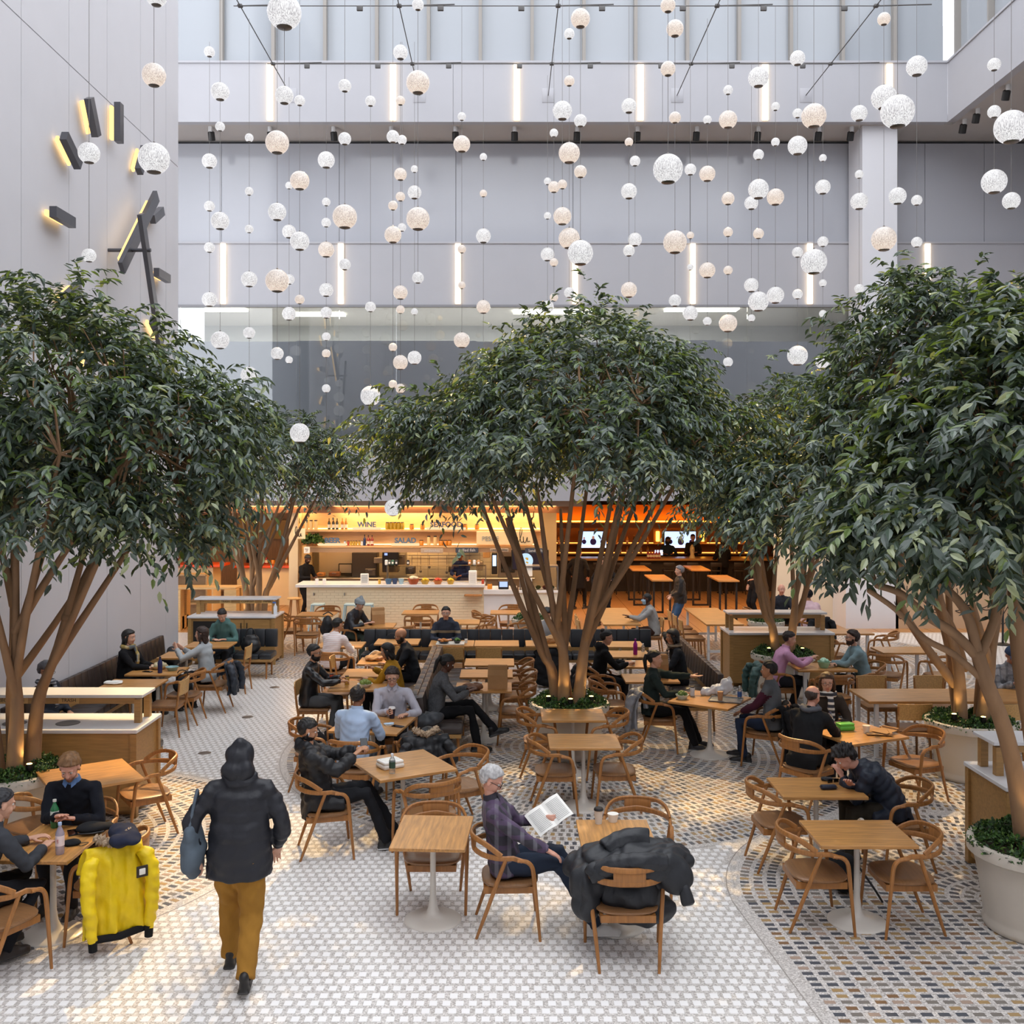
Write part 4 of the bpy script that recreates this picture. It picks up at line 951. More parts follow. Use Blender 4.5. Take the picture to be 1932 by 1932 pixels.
bs = board(fx(952, 26.8), 26.8, zat(1015, 26.8), 1.5, .36, CRS, 'cream stall name sign over the kitchen, partly behind branches'); txt('PESCE', .17, .008, mat('silver_letter', '#93a0a4', .4), bs, (-.38, -.03, -.02))
def script(pts, par, m=INK, r=.009): mb = MB(); mb.tube(smooth_path([Vector(p) for p in pts], 4), r, 6); return mb.build('lettering', m, par)
def curs(ox, oz, s, par, caps=True):
    L_ = [(0, 0, .1), (.1, 0, .45), (.05, 0, .62), (-.02, 0, .4), (.03, 0, .05), (.12, 0, 0), (.2, 0, .1)]; u_ = [(.2, 0, .22), (.2, 0, .04), (.27, 0, 0), (.34, 0, .2), (.34, 0, .04), (.4, 0, .03)]
    l_ = [(.4, 0, .03), (.5, 0, .4), (.46, 0, .55), (.42, 0, .3), (.47, 0, .02), (.55, 0, .05)]; u2 = [(.55, 0, .22), (.56, 0, .04), (.63, 0, 0), (.7, 0, .2), (.7, 0, .04), (.8, 0, .05)]
    for seq in ((L_ + u_, l_ + u2) if caps else (L_ + u_,)): script([(ox + p[0] * s, -.025, oz + p[2] * s) for p in seq], par)
curs(.1, -.12, .72, bs)
lu = board(fx(565, 26.3), 26.3, zat(1007, 26.3), .31, .28, CRS, 'small cream sign with handwritten lu beside the stall'); curs(-.1, -.07, .42, lu, False)
board(fx(579, 26.6), 26.6, zat(1038, 26.6), .16, .17, mat('paper', '#ebe9e2', .8), 'small square white notice at left end of the kitchen', 'PICK\nUP', .045)
# kitchen behind
TILEW = mat('kitchen_tile', '#e6dfc9', .3); GROUT = mat('grout', '#a39a86', .8)
hb(560, 1050, 29.0, 29.1, 0, 2.95, GROUT, 'panel', None, 29)
mb = MB(); mb.box((0, 0, 0), (.29, .012, .19)); tl = mb.mesh('wall_tile', TILEW, False)
for i in range(10):
    for j in range(6): o = link('wall_tile', tl, hall); o.location = (fx(768, 29) + .15 + i * .3, 28.992, zat(1100, 29) + .1 + j * .2)
SS = mat('kitchen_steel', '#8d867b', .35, .7)
hb(602, 668, 28.6, 28.65, .9, zl + .05, mat('kitchen_panel', '#b7ad9a', .5), 'partition', None, 28.6)
ap = lambda nm, lab, cat: tag(empty(nm, (0, 0, 0)), lab, cat)
def unit(nm, px, D, z, d, m, lab, cat, extra=None):
    o = tag(empty(nm, (fx(px, D), D, z)), lab, cat); mb = MB(); mb.rbox((0, 0, d[2] / 2), d, .015, seg=1); mb.build('body', m, o, False)
    if extra: extra(o, d)
    return o
def door_x(o, d): mb = MB(); mb.rbox((0, -d[1] / 2 - .01, d[2] * .5), (d[0] * .7, .02, d[2] * .6), .01); mb.build('door', mat('oven_glass', '#201c18', .1), o, False); mb = MB(); mb.rbox((d[0] * .4, -d[1] / 2 - .03, d[2] * .5), (.02, .03, d[2] * .5), .008); mb.build('handle', STEEL, o)
unit('tall_oven', 958, 28.2, .95, (.55, .5, .75), SS, 'steel combi oven at right of the open kitchen', 'oven', door_x)
unit('control_panel', 933, 28.1, 1.05, (.16, .3, .6), mat('panel_dark', '#24262b', .3), 'dark oven control column with lit display', 'appliance', lambda o, d: (lambda mb: (mb.box((0, -.16, .38), (.1, .01, .3)), mb.build('display', glow('disp', '#cfe6ff', 1.6), o, False)))(MB()))
unit('extractor_hood', 885, 28.4, 1.72, (.95, .6, .22), SS, 'steel extractor hood over the grill', 'hood', lambda o, d: (lambda mb: (mb.box((.1, -.31, -.04), (.6, .02, .06)), mb.build('lit_edge', glow('hoodlight', '#ffe0a0', 2.5), o, False)))(MB()))
unit('coffee_machine', 738, 28.0, 1.12, (.45, .4, .62), mat('machine_black', '#1d1d20', .3), 'tall black coffee machine in the kitchen', 'coffee machine', lambda o, d: (lambda mb: (mb.box((-.12, -.21, .5), (.08, .02, .06)), mb.build('display', glow('disp2', '#9fb4ff', 1.5), o, False)))(MB()))
unit('work_shelf', 690, 28.3, .9, (.7, .5, .75), mat('dark_shelf', '#3b352f', .6), 'dark shelving with kitchen gear left of the coffee machine', 'shelving', lambda o, d: [(lambda mb: (mb.lathe([(.06, 0), (.07, .1), (.07, .16)], 12, (-.2 + .2 * k, -.2, .76)), mb.build('pan', STEEL, o)))(MB()) for k in range(3)])
unit('wall_screen', 652, 28.5, zat(1083, 28.5), (.4, .04, .3), BLK, 'black framed screen on the pale kitchen partition', 'screen', lambda o, d: (lambda mb: (mb.box((0, -.024, .15), (.34, .006, .24)), mb.build('display', mat('screen_grey', '#b9b09f', .3), o, False)))(MB()))
ms = unit('menu_screen', 1000, 26.9, zat(1076, 26.9), (1.0, .05, .55), BLK, 'menu screen showing a plate of food behind the branches', 'screen', lambda o, d: (lambda mb: (mb.box((0, -.03, .275), (.92, .006, .48)), mb.build('display', glow('menu_bg', '#3b2f36', .8), o, False)))(MB()))
mb = MB(); mb.lathe([(0, 0), (.2, 0), (.2, .004)], 24, M=Matrix.Translation((-.12, -.035, .26)) @ Matrix.Rotation(pi / 2, 4, 'X')); mb.build('picture', glow('plate_pic', '#bcd8ef', 1.3), ms); mb = MB(); [mb.ell((-.12 + RNG.uniform(-.08, .08), -.042, .26 + RNG.uniform(-.08, .08)), (.03, .004, .02), 8, 5) for k in range(9)]; mb.build('picture_food', glow('food_pic', '#c99a3c', 1.2), ms)
# hanging utensils, pans and kitchen clutter
ur = tag(empty('utensil_rail', (fx(830, 28.9), 28.9, zat(1048, 28.9))), 'steel rail with hanging ladles on the kitchen tiles', 'rail')
mb = MB(); mb.tube([(-.9, 0, 0), (.9, 0, 0)], .012, 6); mb.build('rail', STEEL, ur)
for k, (hx, hl_) in enumerate(((-.8, .3), (-.55, .42), (-.3, .3), (.2, .45), (.45, .32), (.75, .3))): mb = MB(); mb.tube([(hx, -.03, 0), (hx, -.03, -hl_)], .009, 6); mb.ell((hx, -.04, -hl_ - .03), (.04, .02, .045), 10, 6); mb.build('ladle', STEEL, ur)
for k, (px, z_, w_, h_, c_, lb_) in enumerate(((700, 1.0, .3, .2, '#5a534a', 'grey gastronorm pan'), (715, 1.35, .25, .16, '#8c8578', 'stack of lidded trays'), (758, 1.3, .22, .3, '#6f6a62', 'grey grinder'), (860, 1.1, .4, .16, '#4a433c', 'dark flat grill plate'), (905, 1.15, .2, .25, '#a39a8a', 'steel container'), (918, 1.5, .2, .22, '#c9a878', 'paper notice box'), (775, 1.05, .26, .2, '#3c3833', 'dark toaster'), (632, .98, .3, .12, '#8a5a3a', 'wooden box of cutlery'), (606, .98, .2, .1, '#c98a4a', 'small wooden crate'))):
    unit('kitchen_box', px, 28.15, z_, (w_, .3, h_), mat('kb_' + c_.strip('#'), c_, .45, .2), lb_ + ' in the open food stall kitchen', 'kitchen gear', lambda o, d: (lambda mb: (mb.rbox((0, -d[1] / 2 - .01, d[2] * .8), (d[0] * .4, .02, .02), .006), mb.build('handle', STEEL, o)))(MB()))
kt = tag(empty('kitchen_counter', (fx(800, 28.2), 28.2, 0)), 'steel work counter along the back of the food stall kitchen', 'counter'); mb = MB(); mb.rbox((0, 0, .93), (6.2, .7, .05), .01, seg=1); mb.build('worktop', STEEL, kt, False); mb = MB(); mb.box((0, .02, .45), (6.1, .6, .9)); mb.build('cabinet', SS, kt, False)
# things on the stall counter
CT = 1.085; yc = 25.2
sg = unit('glass_guard', 824, 25.45, CT, (2.5, .3, .02), QUARTZ, 'glass food guard with shelf on the stall counter', 'glass guard', lambda o, d: [(lambda mb: (mb.box(c, dd), mb.build(n, m_, o, False)))(MB()) for n, c, dd, m_ in (('glass_pane', (0, -.14, .22), (2.5, .01, .4), GLS), ('glass_shelf', (0, 0, .43), (2.5, .3, .015), GLS), ('post', (-1.24, 0, .22), (.02, .3, .42), STEEL), ('post', (1.24, 0, .22), (.02, .3, .42), STEEL))])
for k, (px, c) in enumerate(((729, '#d7dce0'), (735, '#3f4a44'), (741, '#3c6b58'), (748, '#22252a'), (770, '#2c2523'), (886, '#c77d38'), (895, '#cfd3da'), (903, '#b98a5a'))):
    o = unit('tea_box', px, 25.45, CT + .44, (.075, .07, .13), mat('box_' + c.strip('#'), c, .6), 'small carton on the glass shelf, %s from the left' % ORD[k], 'carton', lambda o, d: (lambda mb: (mb.box((0, -.037, .06), (.045, .004, .05)), mb.build('label', mat('paper', '#ebe9e2', .8), o, False)))(MB())); o['group'] = 'cartons on the glass shelf'
def bowl(px, r, h, col, lab, fill=None, z=CT, D=25.05):
    o = tag(empty('bowl', (fx(px, D), D, z)), lab, 'bowl'); mb = MB(); mb.lathe([(0, .004), (r * .6, 0), (r * .85, h * .5), (r, h), (r * .94, h), (r * .8, h * .5), (r * .5, .02), (0, .02)], 20); mb.build('shell', mat('bowl_' + col.strip('#'), col, .3), o)
    if fill: 
        for k in range(9): mb = MB(); a = k * 2.4; q = .62 * r * (k / 9) ** .5; mb.ell((q * math.cos(a), q * math.sin(a), h + .03 * (1 - k / 9)), r * .3, 8, 6); mb.build('fruit', mat('fruit_' + fill.strip('#'), fill, .5), o)
    return o
bowl(733, .09, .13, '#4e7396', 'blue bowl stack on the stall counter, left of three'); bowl(745, .07, .14, '#3b4f74', 'dark blue bowl in the middle of three'); bowl(757, .075, .14, '#a9c9d6', 'pale blue bowl, right of three')
bowl(780, .15, .14, '#b4562a', 'wide terracotta bowl of pale fruit on the counter', '#d9c7a8'); bowl(802, .11, .1, '#c9a23c', 'bowl of lemons right of the terracotta bowl', '#e2bf2a'); bowl(826, .12, .1, '#c97a3c', 'bowl of red and orange fruit on the counter', '#c9452a'); bowl(850, .1, .1, '#c9a23c', 'bowl of yellow fruit nearest the paper sign', '#ecc92e')
unit('menu_stand', 688, 25.0, CT, (.21, .03, .27), mat('paper', '#ebe9e2', .8), 'white menu card standing on the stall counter', 'menu card', lambda o, d: [(lambda mb: (mb.box((0, -.018, .06 + .04 * k), (.14, .002, .006)), mb.build('print', INK, o, False)))(MB()) for k in range(5)])
unit('paper_stack', 892, 25.05, CT, (.2, .12, .34), mat('paper', '#ebe9e2', .8), 'tall white printed stack at right end of the counter', 'paper stack', lambda o, d: [(lambda mb: (mb.box((0, -.062, .06 + .05 * k), (.14, .002, .006)), mb.build('print', GRYS, o, False)))(MB()) for k in range(5)])
put('can', fx(716, 25.1), 25.1, CT, 'small pot right of the menu card', None, 'can'); put('canr', fx(911, 25.1), 25.1, CT, 'red cup at the right end of the counter', None, 'cup')
for px, lab in ((598, 'left'), (612, 'right')): unit('paper_pad', px, 25.05, CT, (.09, .03, .14), mat('paper', '#ebe9e2', .8), '%s of two white tablets standing at the till end' % lab, 'tablet', lambda o, d: (lambda mb: (mb.box((0, .03, .01), (.06, .08, .02)), mb.build('foot', WHITE, o, False)))(MB()))
unit('till', 950, 25.1, .965, (.26, .2, .2), BLK, 'black till screen on the lower marble counter', 'till', lambda o, d: (lambda mb: (mb.box((0, -.105, .12), (.2, .006, .13)), mb.build('display', glow('till_disp', '#bcd0ff', 1.2), o, False)))(MB()))
put('jar', fx(924, 25.1), 25.1, .96, 'dark jar beside the till', None, 'jar')
# stools before the counter
def metal_stool(x, y, lab):
    o = tag(empty('metal_stool', (x, y, 0)), lab, 'stool', 'pale blue metal stools'); m = mat('stool_blue', '#a8c3ca', .35); mb = MB(); mb.rbox((0, 0, .655), (.31, .31, .04), .02); mb.build('seat', m, o)
    for sx in (-1, 1):
        for sy in (-1, 1): mb = MB(); mb.tube([(.13 * sx, .13 * sy, .65), (.2 * sx, .2 * sy, 0)], .02, 6); mb.build('leg', m, o)
    mb = MB(); [mb.box(c, d) for c, d in (((0, .165, .25), (.33, .02, .02)), ((0, -.165, .25), (.33, .02, .02)), ((.165, 0, .25), (.02, .33, .02)), ((-.165, 0, .25), (.02, .33, .02)))]; mb.build('foot_ring', m, o, False)
for px, l in ((600, 'leftmost'), (662, 'middle'), (692, 'rightmost')): metal_stool(fx(px, 24.5), 24.5, 'pale blue metal stool at the stall, %s of three' % l)
def wood_stool(x, y, h, lab):
    o = tag(empty('wooden_stool', (x, y, 0)), lab, 'stool'); mb = MB(); mb.lathe([(0, h - .035), (.16, h - .035), (.18, h - .02), (.17, h), (0, h)], 20); mb.build('seat', OAKB, o)
    for k in range(4): a = pi / 4 + k * pi / 2; mb = MB(); mb.tube([(.1 * math.cos(a), .1 * math.sin(a), h - .03), (.21 * math.cos(a), .21 * math.sin(a), 0)], .017, 6); mb.build('leg', OAK, o)
wood_stool(fx(555, 24.6), 24.6, .8, 'round pale wooden stool behind the black-clad man')
# ---- left stall
ls = tag(empty('stall_counter', (fx(500, 30), 29.5, 0)), 'cream stall counter with bright orange-red top at far left', 'counter')
mb = MB(); mb.box((.5, .4, .55), (2.4, .8, 1.1)); mb.box((-1.6, -1.0, .62), (1.2, .8, 1.24)); mb.build('counter_base', CREAM, ls, False)
ORG = mat('orange_top', '#d4501c', .35); mb = MB(); mb.rbox((.5, .35, 1.13), (2.5, 1.0, .07), .01, seg=1); mb.rbox((-1.5, -1.0, 1.27), (1.5, .95, .07), .01, seg=1); mb.box((-2.2, -1.0, 1.4), (.08, .9, .3)); mb.build('counter_top', ORG, ls, False)
hb(330, 562, 33, 33.2, 0, 3.1, WDW, 'panel', None, 33); hb(545, 562, 26.8, 29.2, 0, 3.1, CREAM, 'panel', None, 26.8)
hb(450, 545, 32.6, 32.9, 1.75, 2.35, mat('ochre_box', '#c99534', .5), 'display_box', None, 32.6)
for k in range(9): put(('spirit', 'red', 'jar', 'spirit2')[k % 4], fx(485, 29.6) + .2 * k, 29.9, 1.165, 'jar or bottle on the orange-red counter top, %s from left' % ORD[k], 'bottles on the orange counter')
ht = frametable(1.6, .6, 1.05, .05, OAKB, OAKB, 'high_table', wide='x', lw=.3); ht.location = (-7.4, 24.9, 0); tag(ht, 'pale oak high table at far left beyond the white wall', 'table')
bk2 = tag(empty('shelf_unit', (-8.3, 26.4, 0)), 'low lit oak shelf unit at far left edge of the hall', 'shelf')
mb = MB(); mb.box((0, .2, .6), (1.0, .04, 1.2)); [mb.box((0, 0, z), (1.0, .4, .04)) for z in (.05, .45, .85, 1.2)]; [mb.box((s * .5, 0, .6), (.04, .4, 1.2)) for s in (-1, 1)]; mb.build('shelf_frame', OAKC, bk2, False)
# ---- bar
bar = tag(empty('bar_counter', (5.0, 33.0, 0)), 'long dark bar counter with wooden top and white panels, far behind', 'counter')
mb = MB(); mb.box((0, .3, .5), (7.6, .5, 1.0)); mb.build('counter_base', mat('bar_dark', '#2a211c', .6), bar, False)
mb = MB(); mb.rbox((0, .2, 1.06), (7.8, .8, .08), .01, seg=1); mb.build('counter_top', mat('bar_top', '#b98a4c', .3), bar, False)
bb = tag(empty('back_bar', (5.0, 36.0, 0)), 'lit back bar wall with shelves of bottles behind the bar', 'bar shelving')
mb = MB(); mb.box((0, .3, 1.3), (9, .1, 2.6)); mb.build('back_panel', mat('backbar_wood', '#5a3a22', .6), bb, False)
for z in (1.0, 1.35): mb = MB(); mb.box((0, .1, z), (8.4, .3, .03)); mb.build('shelf_board', mat('shelf_wood', '#e2b780', .5), bb, False); mb = MB(); mb.box((0, .24, z + .03), (8.4, .02, .02)); mb.build('light_strip', glow('bar_light', '#ff9a3c', 7), bb, False)
mb = MB(); mb.box((0, -.4, 2.05), (9, .6, .18)); mb.build('bulkhead', mat('bar_bulkhead', '#8e5224', .5), bb, False)
mb = MB(); mb.box((0, .2, 2.45), (9, .05, .6)); mb.build('lit_cove', mat('cove', '#d88a30', .7), bb, False)
mb = MB(); mb.box((0, -.05, 2.17), (8.8, .06, .03)); mb.build('cove_lamp', glow('cove_lamp', '#ff9a30', 20), bb, False)
for z in (1.015, 1.365):
    for k in range(34):
        x = 5.0 - 4.1 + .245 * k
        if abs(x - fx(1283, 36)) < 1.1 or abs(x - fx(1115, 36)) < .9: continue
        put('spirit' if (k * 7) % 3 else 'spirit2', x, 36.02, z, 'spirit bottle on the %s lit back bar shelf, %s from left' % ('lower' if z < 1.2 else 'upper', ORD[k]), 'bottles behind the bar')
def tv(px, py, D, w_, h_, lab):
    o = tag(empty('television', (fx(px, D), D, zat(py, D))), lab, 'television', 'televisions over the bar'); mb = MB(); mb.rbox((0, 0, 0), (w_, .06, h_), .01, seg=1); mb.build('casing', BLK, o, False)
    mb = MB(); mb.box((0, -.034, 0), (w_ * .95, .006, h_ * .92)); mb.build('display', glow('tv_bg', '#a9bde6', 2.2), o, False)
    mb = MB(); mb.box((0, -.04, -h_ * .38), (w_ * .95, .004, h_ * .14)); mb.build('caption_band', glow('tv_band', '#e8ecf8', 2.6), o, False)
    for dx, q_ in ((-.3, .7), (.02, 1), (.33, .6)):
        mb = MB(); mb.ell((dx * w_, -.042, h_ * .12 * q_), (.045 * q_, .004, .06 * q_), 10, 6, mi=0); mb.ell((dx * w_, -.041, -h_ * .12), (.11 * q_, .003, .12 * q_), 10, 6, mi=1); mb.build('picture_person', [glow('tv_skin', '#b07a62', 1.2), glow('tv_suit', '#3a2440', .8)], o)
tv(1283, 1018, 35.4, 1.15, .62, 'television over the bar at the woman and man, right one'); tv(1118, 1018, 35.4, 1.0, .62, 'television over the bar behind the centre tree, left one')
for k, px in enumerate((1158, 1241, 1326, 1335 + 70)):
    o = tag(empty('wall_sconce', (fx(px, 35.5), 35.5, zat(1012, 35.5))), 'tall glowing amber sconce behind the bar, %s from the left' % ORD[k], 'wall light', 'amber bar sconces'); mb = MB(); mb.rbox((0, 0, 0), (.12, .08, .36), .02); mb.build('shade', glow('sconce', '#ffb03c', 7), o); mb = MB(); mb.box((0, .05, 0), (.3, .03, .5)); mb.build('backplate', mat('sconce_plate', '#a06a20', .4), o, False)
o = tag(empty('pos_screen', (fx(1243, 32.9), 32.9, 1.1)), 'white till screen on the bar', 'till'); mb = MB(); mb.rbox((0, 0, .18), (.26, .03, .17), .01); mb.build('display', glow('pos', '#dfe8ff', 1.4), o); mb = MB(); mb.lathe([(.07, 0), (.02, .02), (.02, .12)], 12); mb.build('stand', BLK, o)
for k in range(5): put('red', fx(1223, 32.8) + .09 * k, 32.8, 1.1, 'red bottle in the row on the bar top, %s from left' % ORD[k], 'red bottles on the bar')
o = tag(empty('beer_tap', (fx(1306, 32.9), 32.9, 1.1)), 'tall pale beer tap tower on the bar', 'beer tap'); mb = MB(); mb.lathe([(.11, 0), (.09, .05), (.06, .12), (.08, .25), (.07, .35), (.04, .42), (0, .45)], 16); mb.build('tower', mat('tap', '#d8bf85', .3), o); mb = MB(); mb.tube([(0, -.07, .28), (0, -.16, .26), (0, -.17, .2)], .012, 6); mb.build('spout', STEEL, o)
def bar_stool(x, y, lab):
    o = tag(empty('bar_stool', (x, y, 0)), lab, 'stool', 'dark stools along the bar'); m = mat('stool_dark', '#241c18', .5); mb = MB(); mb.rbox((0, 0, .75), (.36, .36, .05), .02); mb.build('seat', m, o); mb = MB(); mb.rbox((0, -.17, .95), (.36, .03, .14), .012); mb.box((-.15, -.17, .83), (.02, .02, .2)); mb.box((.15, -.17, .83), (.02, .02, .2)); mb.build('backrest', m, o)
    for sx in (-1, 1):
        for sy in (-1, 1): mb = MB(); mb.tube([(.14 * sx, .14 * sy, .74), (.19 * sx, .19 * sy, 0)], .015, 6); mb.build('leg', m, o)
for k in range(8): bar_stool(2.2 + .75 * k, 32.3, 'dark bar stool with low back, %s along the bar' % ORD[k])
DKM = mat('dark_steel', '#1e1a18', .45)
for k, (px, py, D0) in enumerate(((1205, 1071, 30), (1242, 1089, 27.1), (1314, 1071, 30.1), (1364, 1090, 27.1))):
    r_ = frametable(.55, 1.5, 1.05, .04, DKM, OAKX, 'high_table', wide='y', sled=True, lw=.05); x_, y_ = G(px, py, 1.05); r_.location = (x_, y_, 0)
    tag(r_, 'high table with black sled frame before the bar, %s' % ('far left', 'near left', 'far right', 'near right')[k], 'table', 'high tables by the bar')
# ---- right: pale wall with line drawings of hands and feet
mw = tag(empty('wall_mural', (0, 0, 0)), kind='structure'); MUR = mat('mural_wall', '#c6a888', .7)
quadbox(fx(1690, 24.9), 13.8, 24.9, 25.0, 0, 3.13).build('panel', MUR, mw, False)
quadbox(6.9, fx(1690, 24.9), 25.9, 26.0, 0, 3.13).build('panel', mat('hall_white', '#e3d5bd', .7), mw, False)
rg = random.Random(4)
def stroke(pts, w_=.011): mb = MB(); mb.tube(smooth_path([Vector(p) for p in pts], 4), [(w_, .004)] * ((len(pts) - 1) * 4 + 1), 5, side=(0, 1, 0)); mb.build('mural_line', INK, mw)
for k in range(11):
    x, z = fx(1700 + 24 * k, 24.88), rg.uniform(.25, 1.15); s = rg.uniform(.28, .42); f = rg.choice((-1, 1))
    if k % 2: stroke([(x, 24.885, z + s * 1.3), (x + f * .05, 24.885, z + s * .5), (x, 24.885, z + .1), (x - f * .12, 24.885, z + .02), (x - f * .28 * s * 2, 24.885, z)]); stroke([(x + .16 * f, 24.885, z + s * 1.3), (x + f * .17, 24.885, z + s * .4), (x + f * .12, 24.885, z), (x - f * .1, 24.885, z - .05), (x - f * .28 * s * 2, 24.885, z)]); stroke([(x - f * .05, 24.885, z + .12), (x + f * .14, 24.885, z + .14)], .02)
    else:
        for q in range(4): a = R(60 + 25 * q) * f; stroke([(x, 24.885, z), (x + math.cos(a) * s * .6, 24.885, z + abs(math.sin(a)) * s * .6), (x + math.cos(a) * s * .9 + .03, 24.885, z + abs(math.sin(a)) * s)])
        stroke([(x - .1, 24.885, z - .1), (x, 24.885, z - .22), (x + .14, 24.885, z - .08), (x + .12, 24.885, z + .05)])
o = tag(empty('stanchion', (fx(1892, 22.5), 22.5, 0)), 'black post stand on round base before the mural wall', 'stand'); mb = MB(); mb.lathe([(.19, 0), (.19, .02), (.05, .05)], 20); mb.build('base', BLK, o); mb = MB(); mb.lathe([(.025, .03), (.025, 1.2)], 10); mb.build('pole', BLK, o)
# ================================================================== PEOPLE
def ss(x, a, b): return np.clip((x - a) / (b - a), 0, 1)
def head_tpl(vox):
    mb = MB(); e = lambda c, r: mb.ell(c, r, 20, 14)
    e((-.014, 0, .03), (.096, .077, .088)); e((.02, 0, -.018), (.068, .063, .09)); e((.03, 0, -.072), (.047, .048, .036)); e((.062, 0, -.09), (.02, .024, .018))
    mb.tube([(.078, 0, .022), (.092, 0, -.005), (.103, 0, -.022)], [.007, .010, .012], 10); e((.096, 0, -.026), (.013, .018, .009))
    for s in (-1, 1): e((.072, s * .028, .032), (.015, .026, .009)); e((.056, s * .036, -.028), (.026, .022, .03)); e((-.004, s * .078, -.004), (.02, .009, .031))
    e((.081, 0, -.053), (.011, .023, .0065)); e((.078, 0, -.064), (.012, .02, .007))
    v, n, f = remesh(mb, vox, 2)
    for s in (-1, 1):
        d = np.linalg.norm((v - np.array([.082, s * .03, .012])) / np.array([1.4, 1.25, .8]), axis=1); v[:, 0] -= .009 * np.clip(1 - d / .017, 0, 1)
    return v, n, f
HD = {0: head_tpl(.0058), 1: head_tpl(.0105)}
def hand_tpl(vox, pose):
    mb = MB(); mb.ell((.045, 0, 0), (.05, .039, .016), 16, 10); mb.tube([(-.03, 0, 0), (.03, 0, 0)], [(.02, .026), (.018, .032)], 12, side=(0, 1, 0))
    c = {'relax': 22, 'grip': 58, 'flat': 6}[pose]
    for y, L in ((.029, .072), (.0105, .08), (-.009, .074), (-.027, .06)):
        p = Vector((.082 - abs(y) * .2, y, 0)); a = 0; pts = [p.copy() - Vector((.02, 0, 0))]; pts.append(p.copy())
        for k, fr in enumerate((.45, .3, .25)):
            a += R(c * (.6, 1.1, .9)[k]); p = p + Vector((math.cos(a) * L * fr, y * .08, -math.sin(a) * L * fr)); pts.append(p.copy())
        mb.tube(pts, [.0085, .009, .0085, .0078, .0062], 8)
    q = 1 if pose != 'grip' else .6; mb.tube([(.015, .02, -.004), (.035, .045 * q + .005, -.014), (.062, .058 * q, -.024 - (1 - q) * .03), (.082, .06 * q, -.03 - (1 - q) * .05)], [.013, .012, .0095, .007], 8)
    v, n, f = remesh(mb, vox, 1); return v, f
HN = {(l, p): hand_tpl((.0045, .0085)[l], p) for l in (0, 1) for p in ('relax', 'grip', 'flat')}
def shoe_tpl():
    mb = MB(); 
    for c, r in (((.13, 0, .03), (.075, .044, .036)), ((.05, 0, .042), (.09, .04, .048)), ((-.045, 0, .045), (.052, .037, .05)), ((-.045, 0, .1), (.045, .038, .045))): mb.ell(c, r, 14, 10)
    mb.rbox((.045, 0, .012), (.29, .088, .026), .012)
    v, n, f = remesh(mb, .011, 2); v[:, 2] = np.maximum(v[:, 2], 0); return v, f
SHV, SHF = shoe_tpl()
def wr(v, amp, sc_=14, seed=0):
    rg = np.random.default_rng(seed); o = np.zeros(len(v))
    for k in range(5):
        d = rg.normal(size=3); d /= np.linalg.norm(d); o += np.sin(v @ d * sc_ * (1 + k * .6) + rg.uniform(0, 6) + 1.5 * np.sin(v @ rg.normal(size=3) * 9))
    return o * amp / 2.2
def ik(S, T, a, b, pole):
    d = T - S; L = min(d.length, (a + b) * .995); dn = d.normalized(); T = S + dn * L
    x = (a * a - b * b + L * L) / (2 * L); h = math.sqrt(max(a * a - x * x, 0)); pl = Vector(pole); pl = (pl - dn * pl.dot(dn)).normalized()
    return S + dn * x + pl * h, T
SKIN = {'light': '#cf9f86', 'tan': '#b98767', 'brown': '#8a5a40', 'dark': '#543527', 'pink': '#d39c86'}
EYEW = mat('eye_white', '#e8e4df', .3); IRIS = mat('iris', '#2a1c14', .2)
def basis(X, Z, loc, flip=1):
    X = Vector(X).normalized(); Z = Vector(Z); Z = (Z - X * Z.dot(X)).normalized(); Y = Z.cross(X) * flip
    return Matrix(((X.x, Y.x, Z.x, loc[0]), (X.y, Y.y, Z.y, loc[1]), (X.z, Y.z, Z.z, loc[2]), (0, 0, 0, 1)))
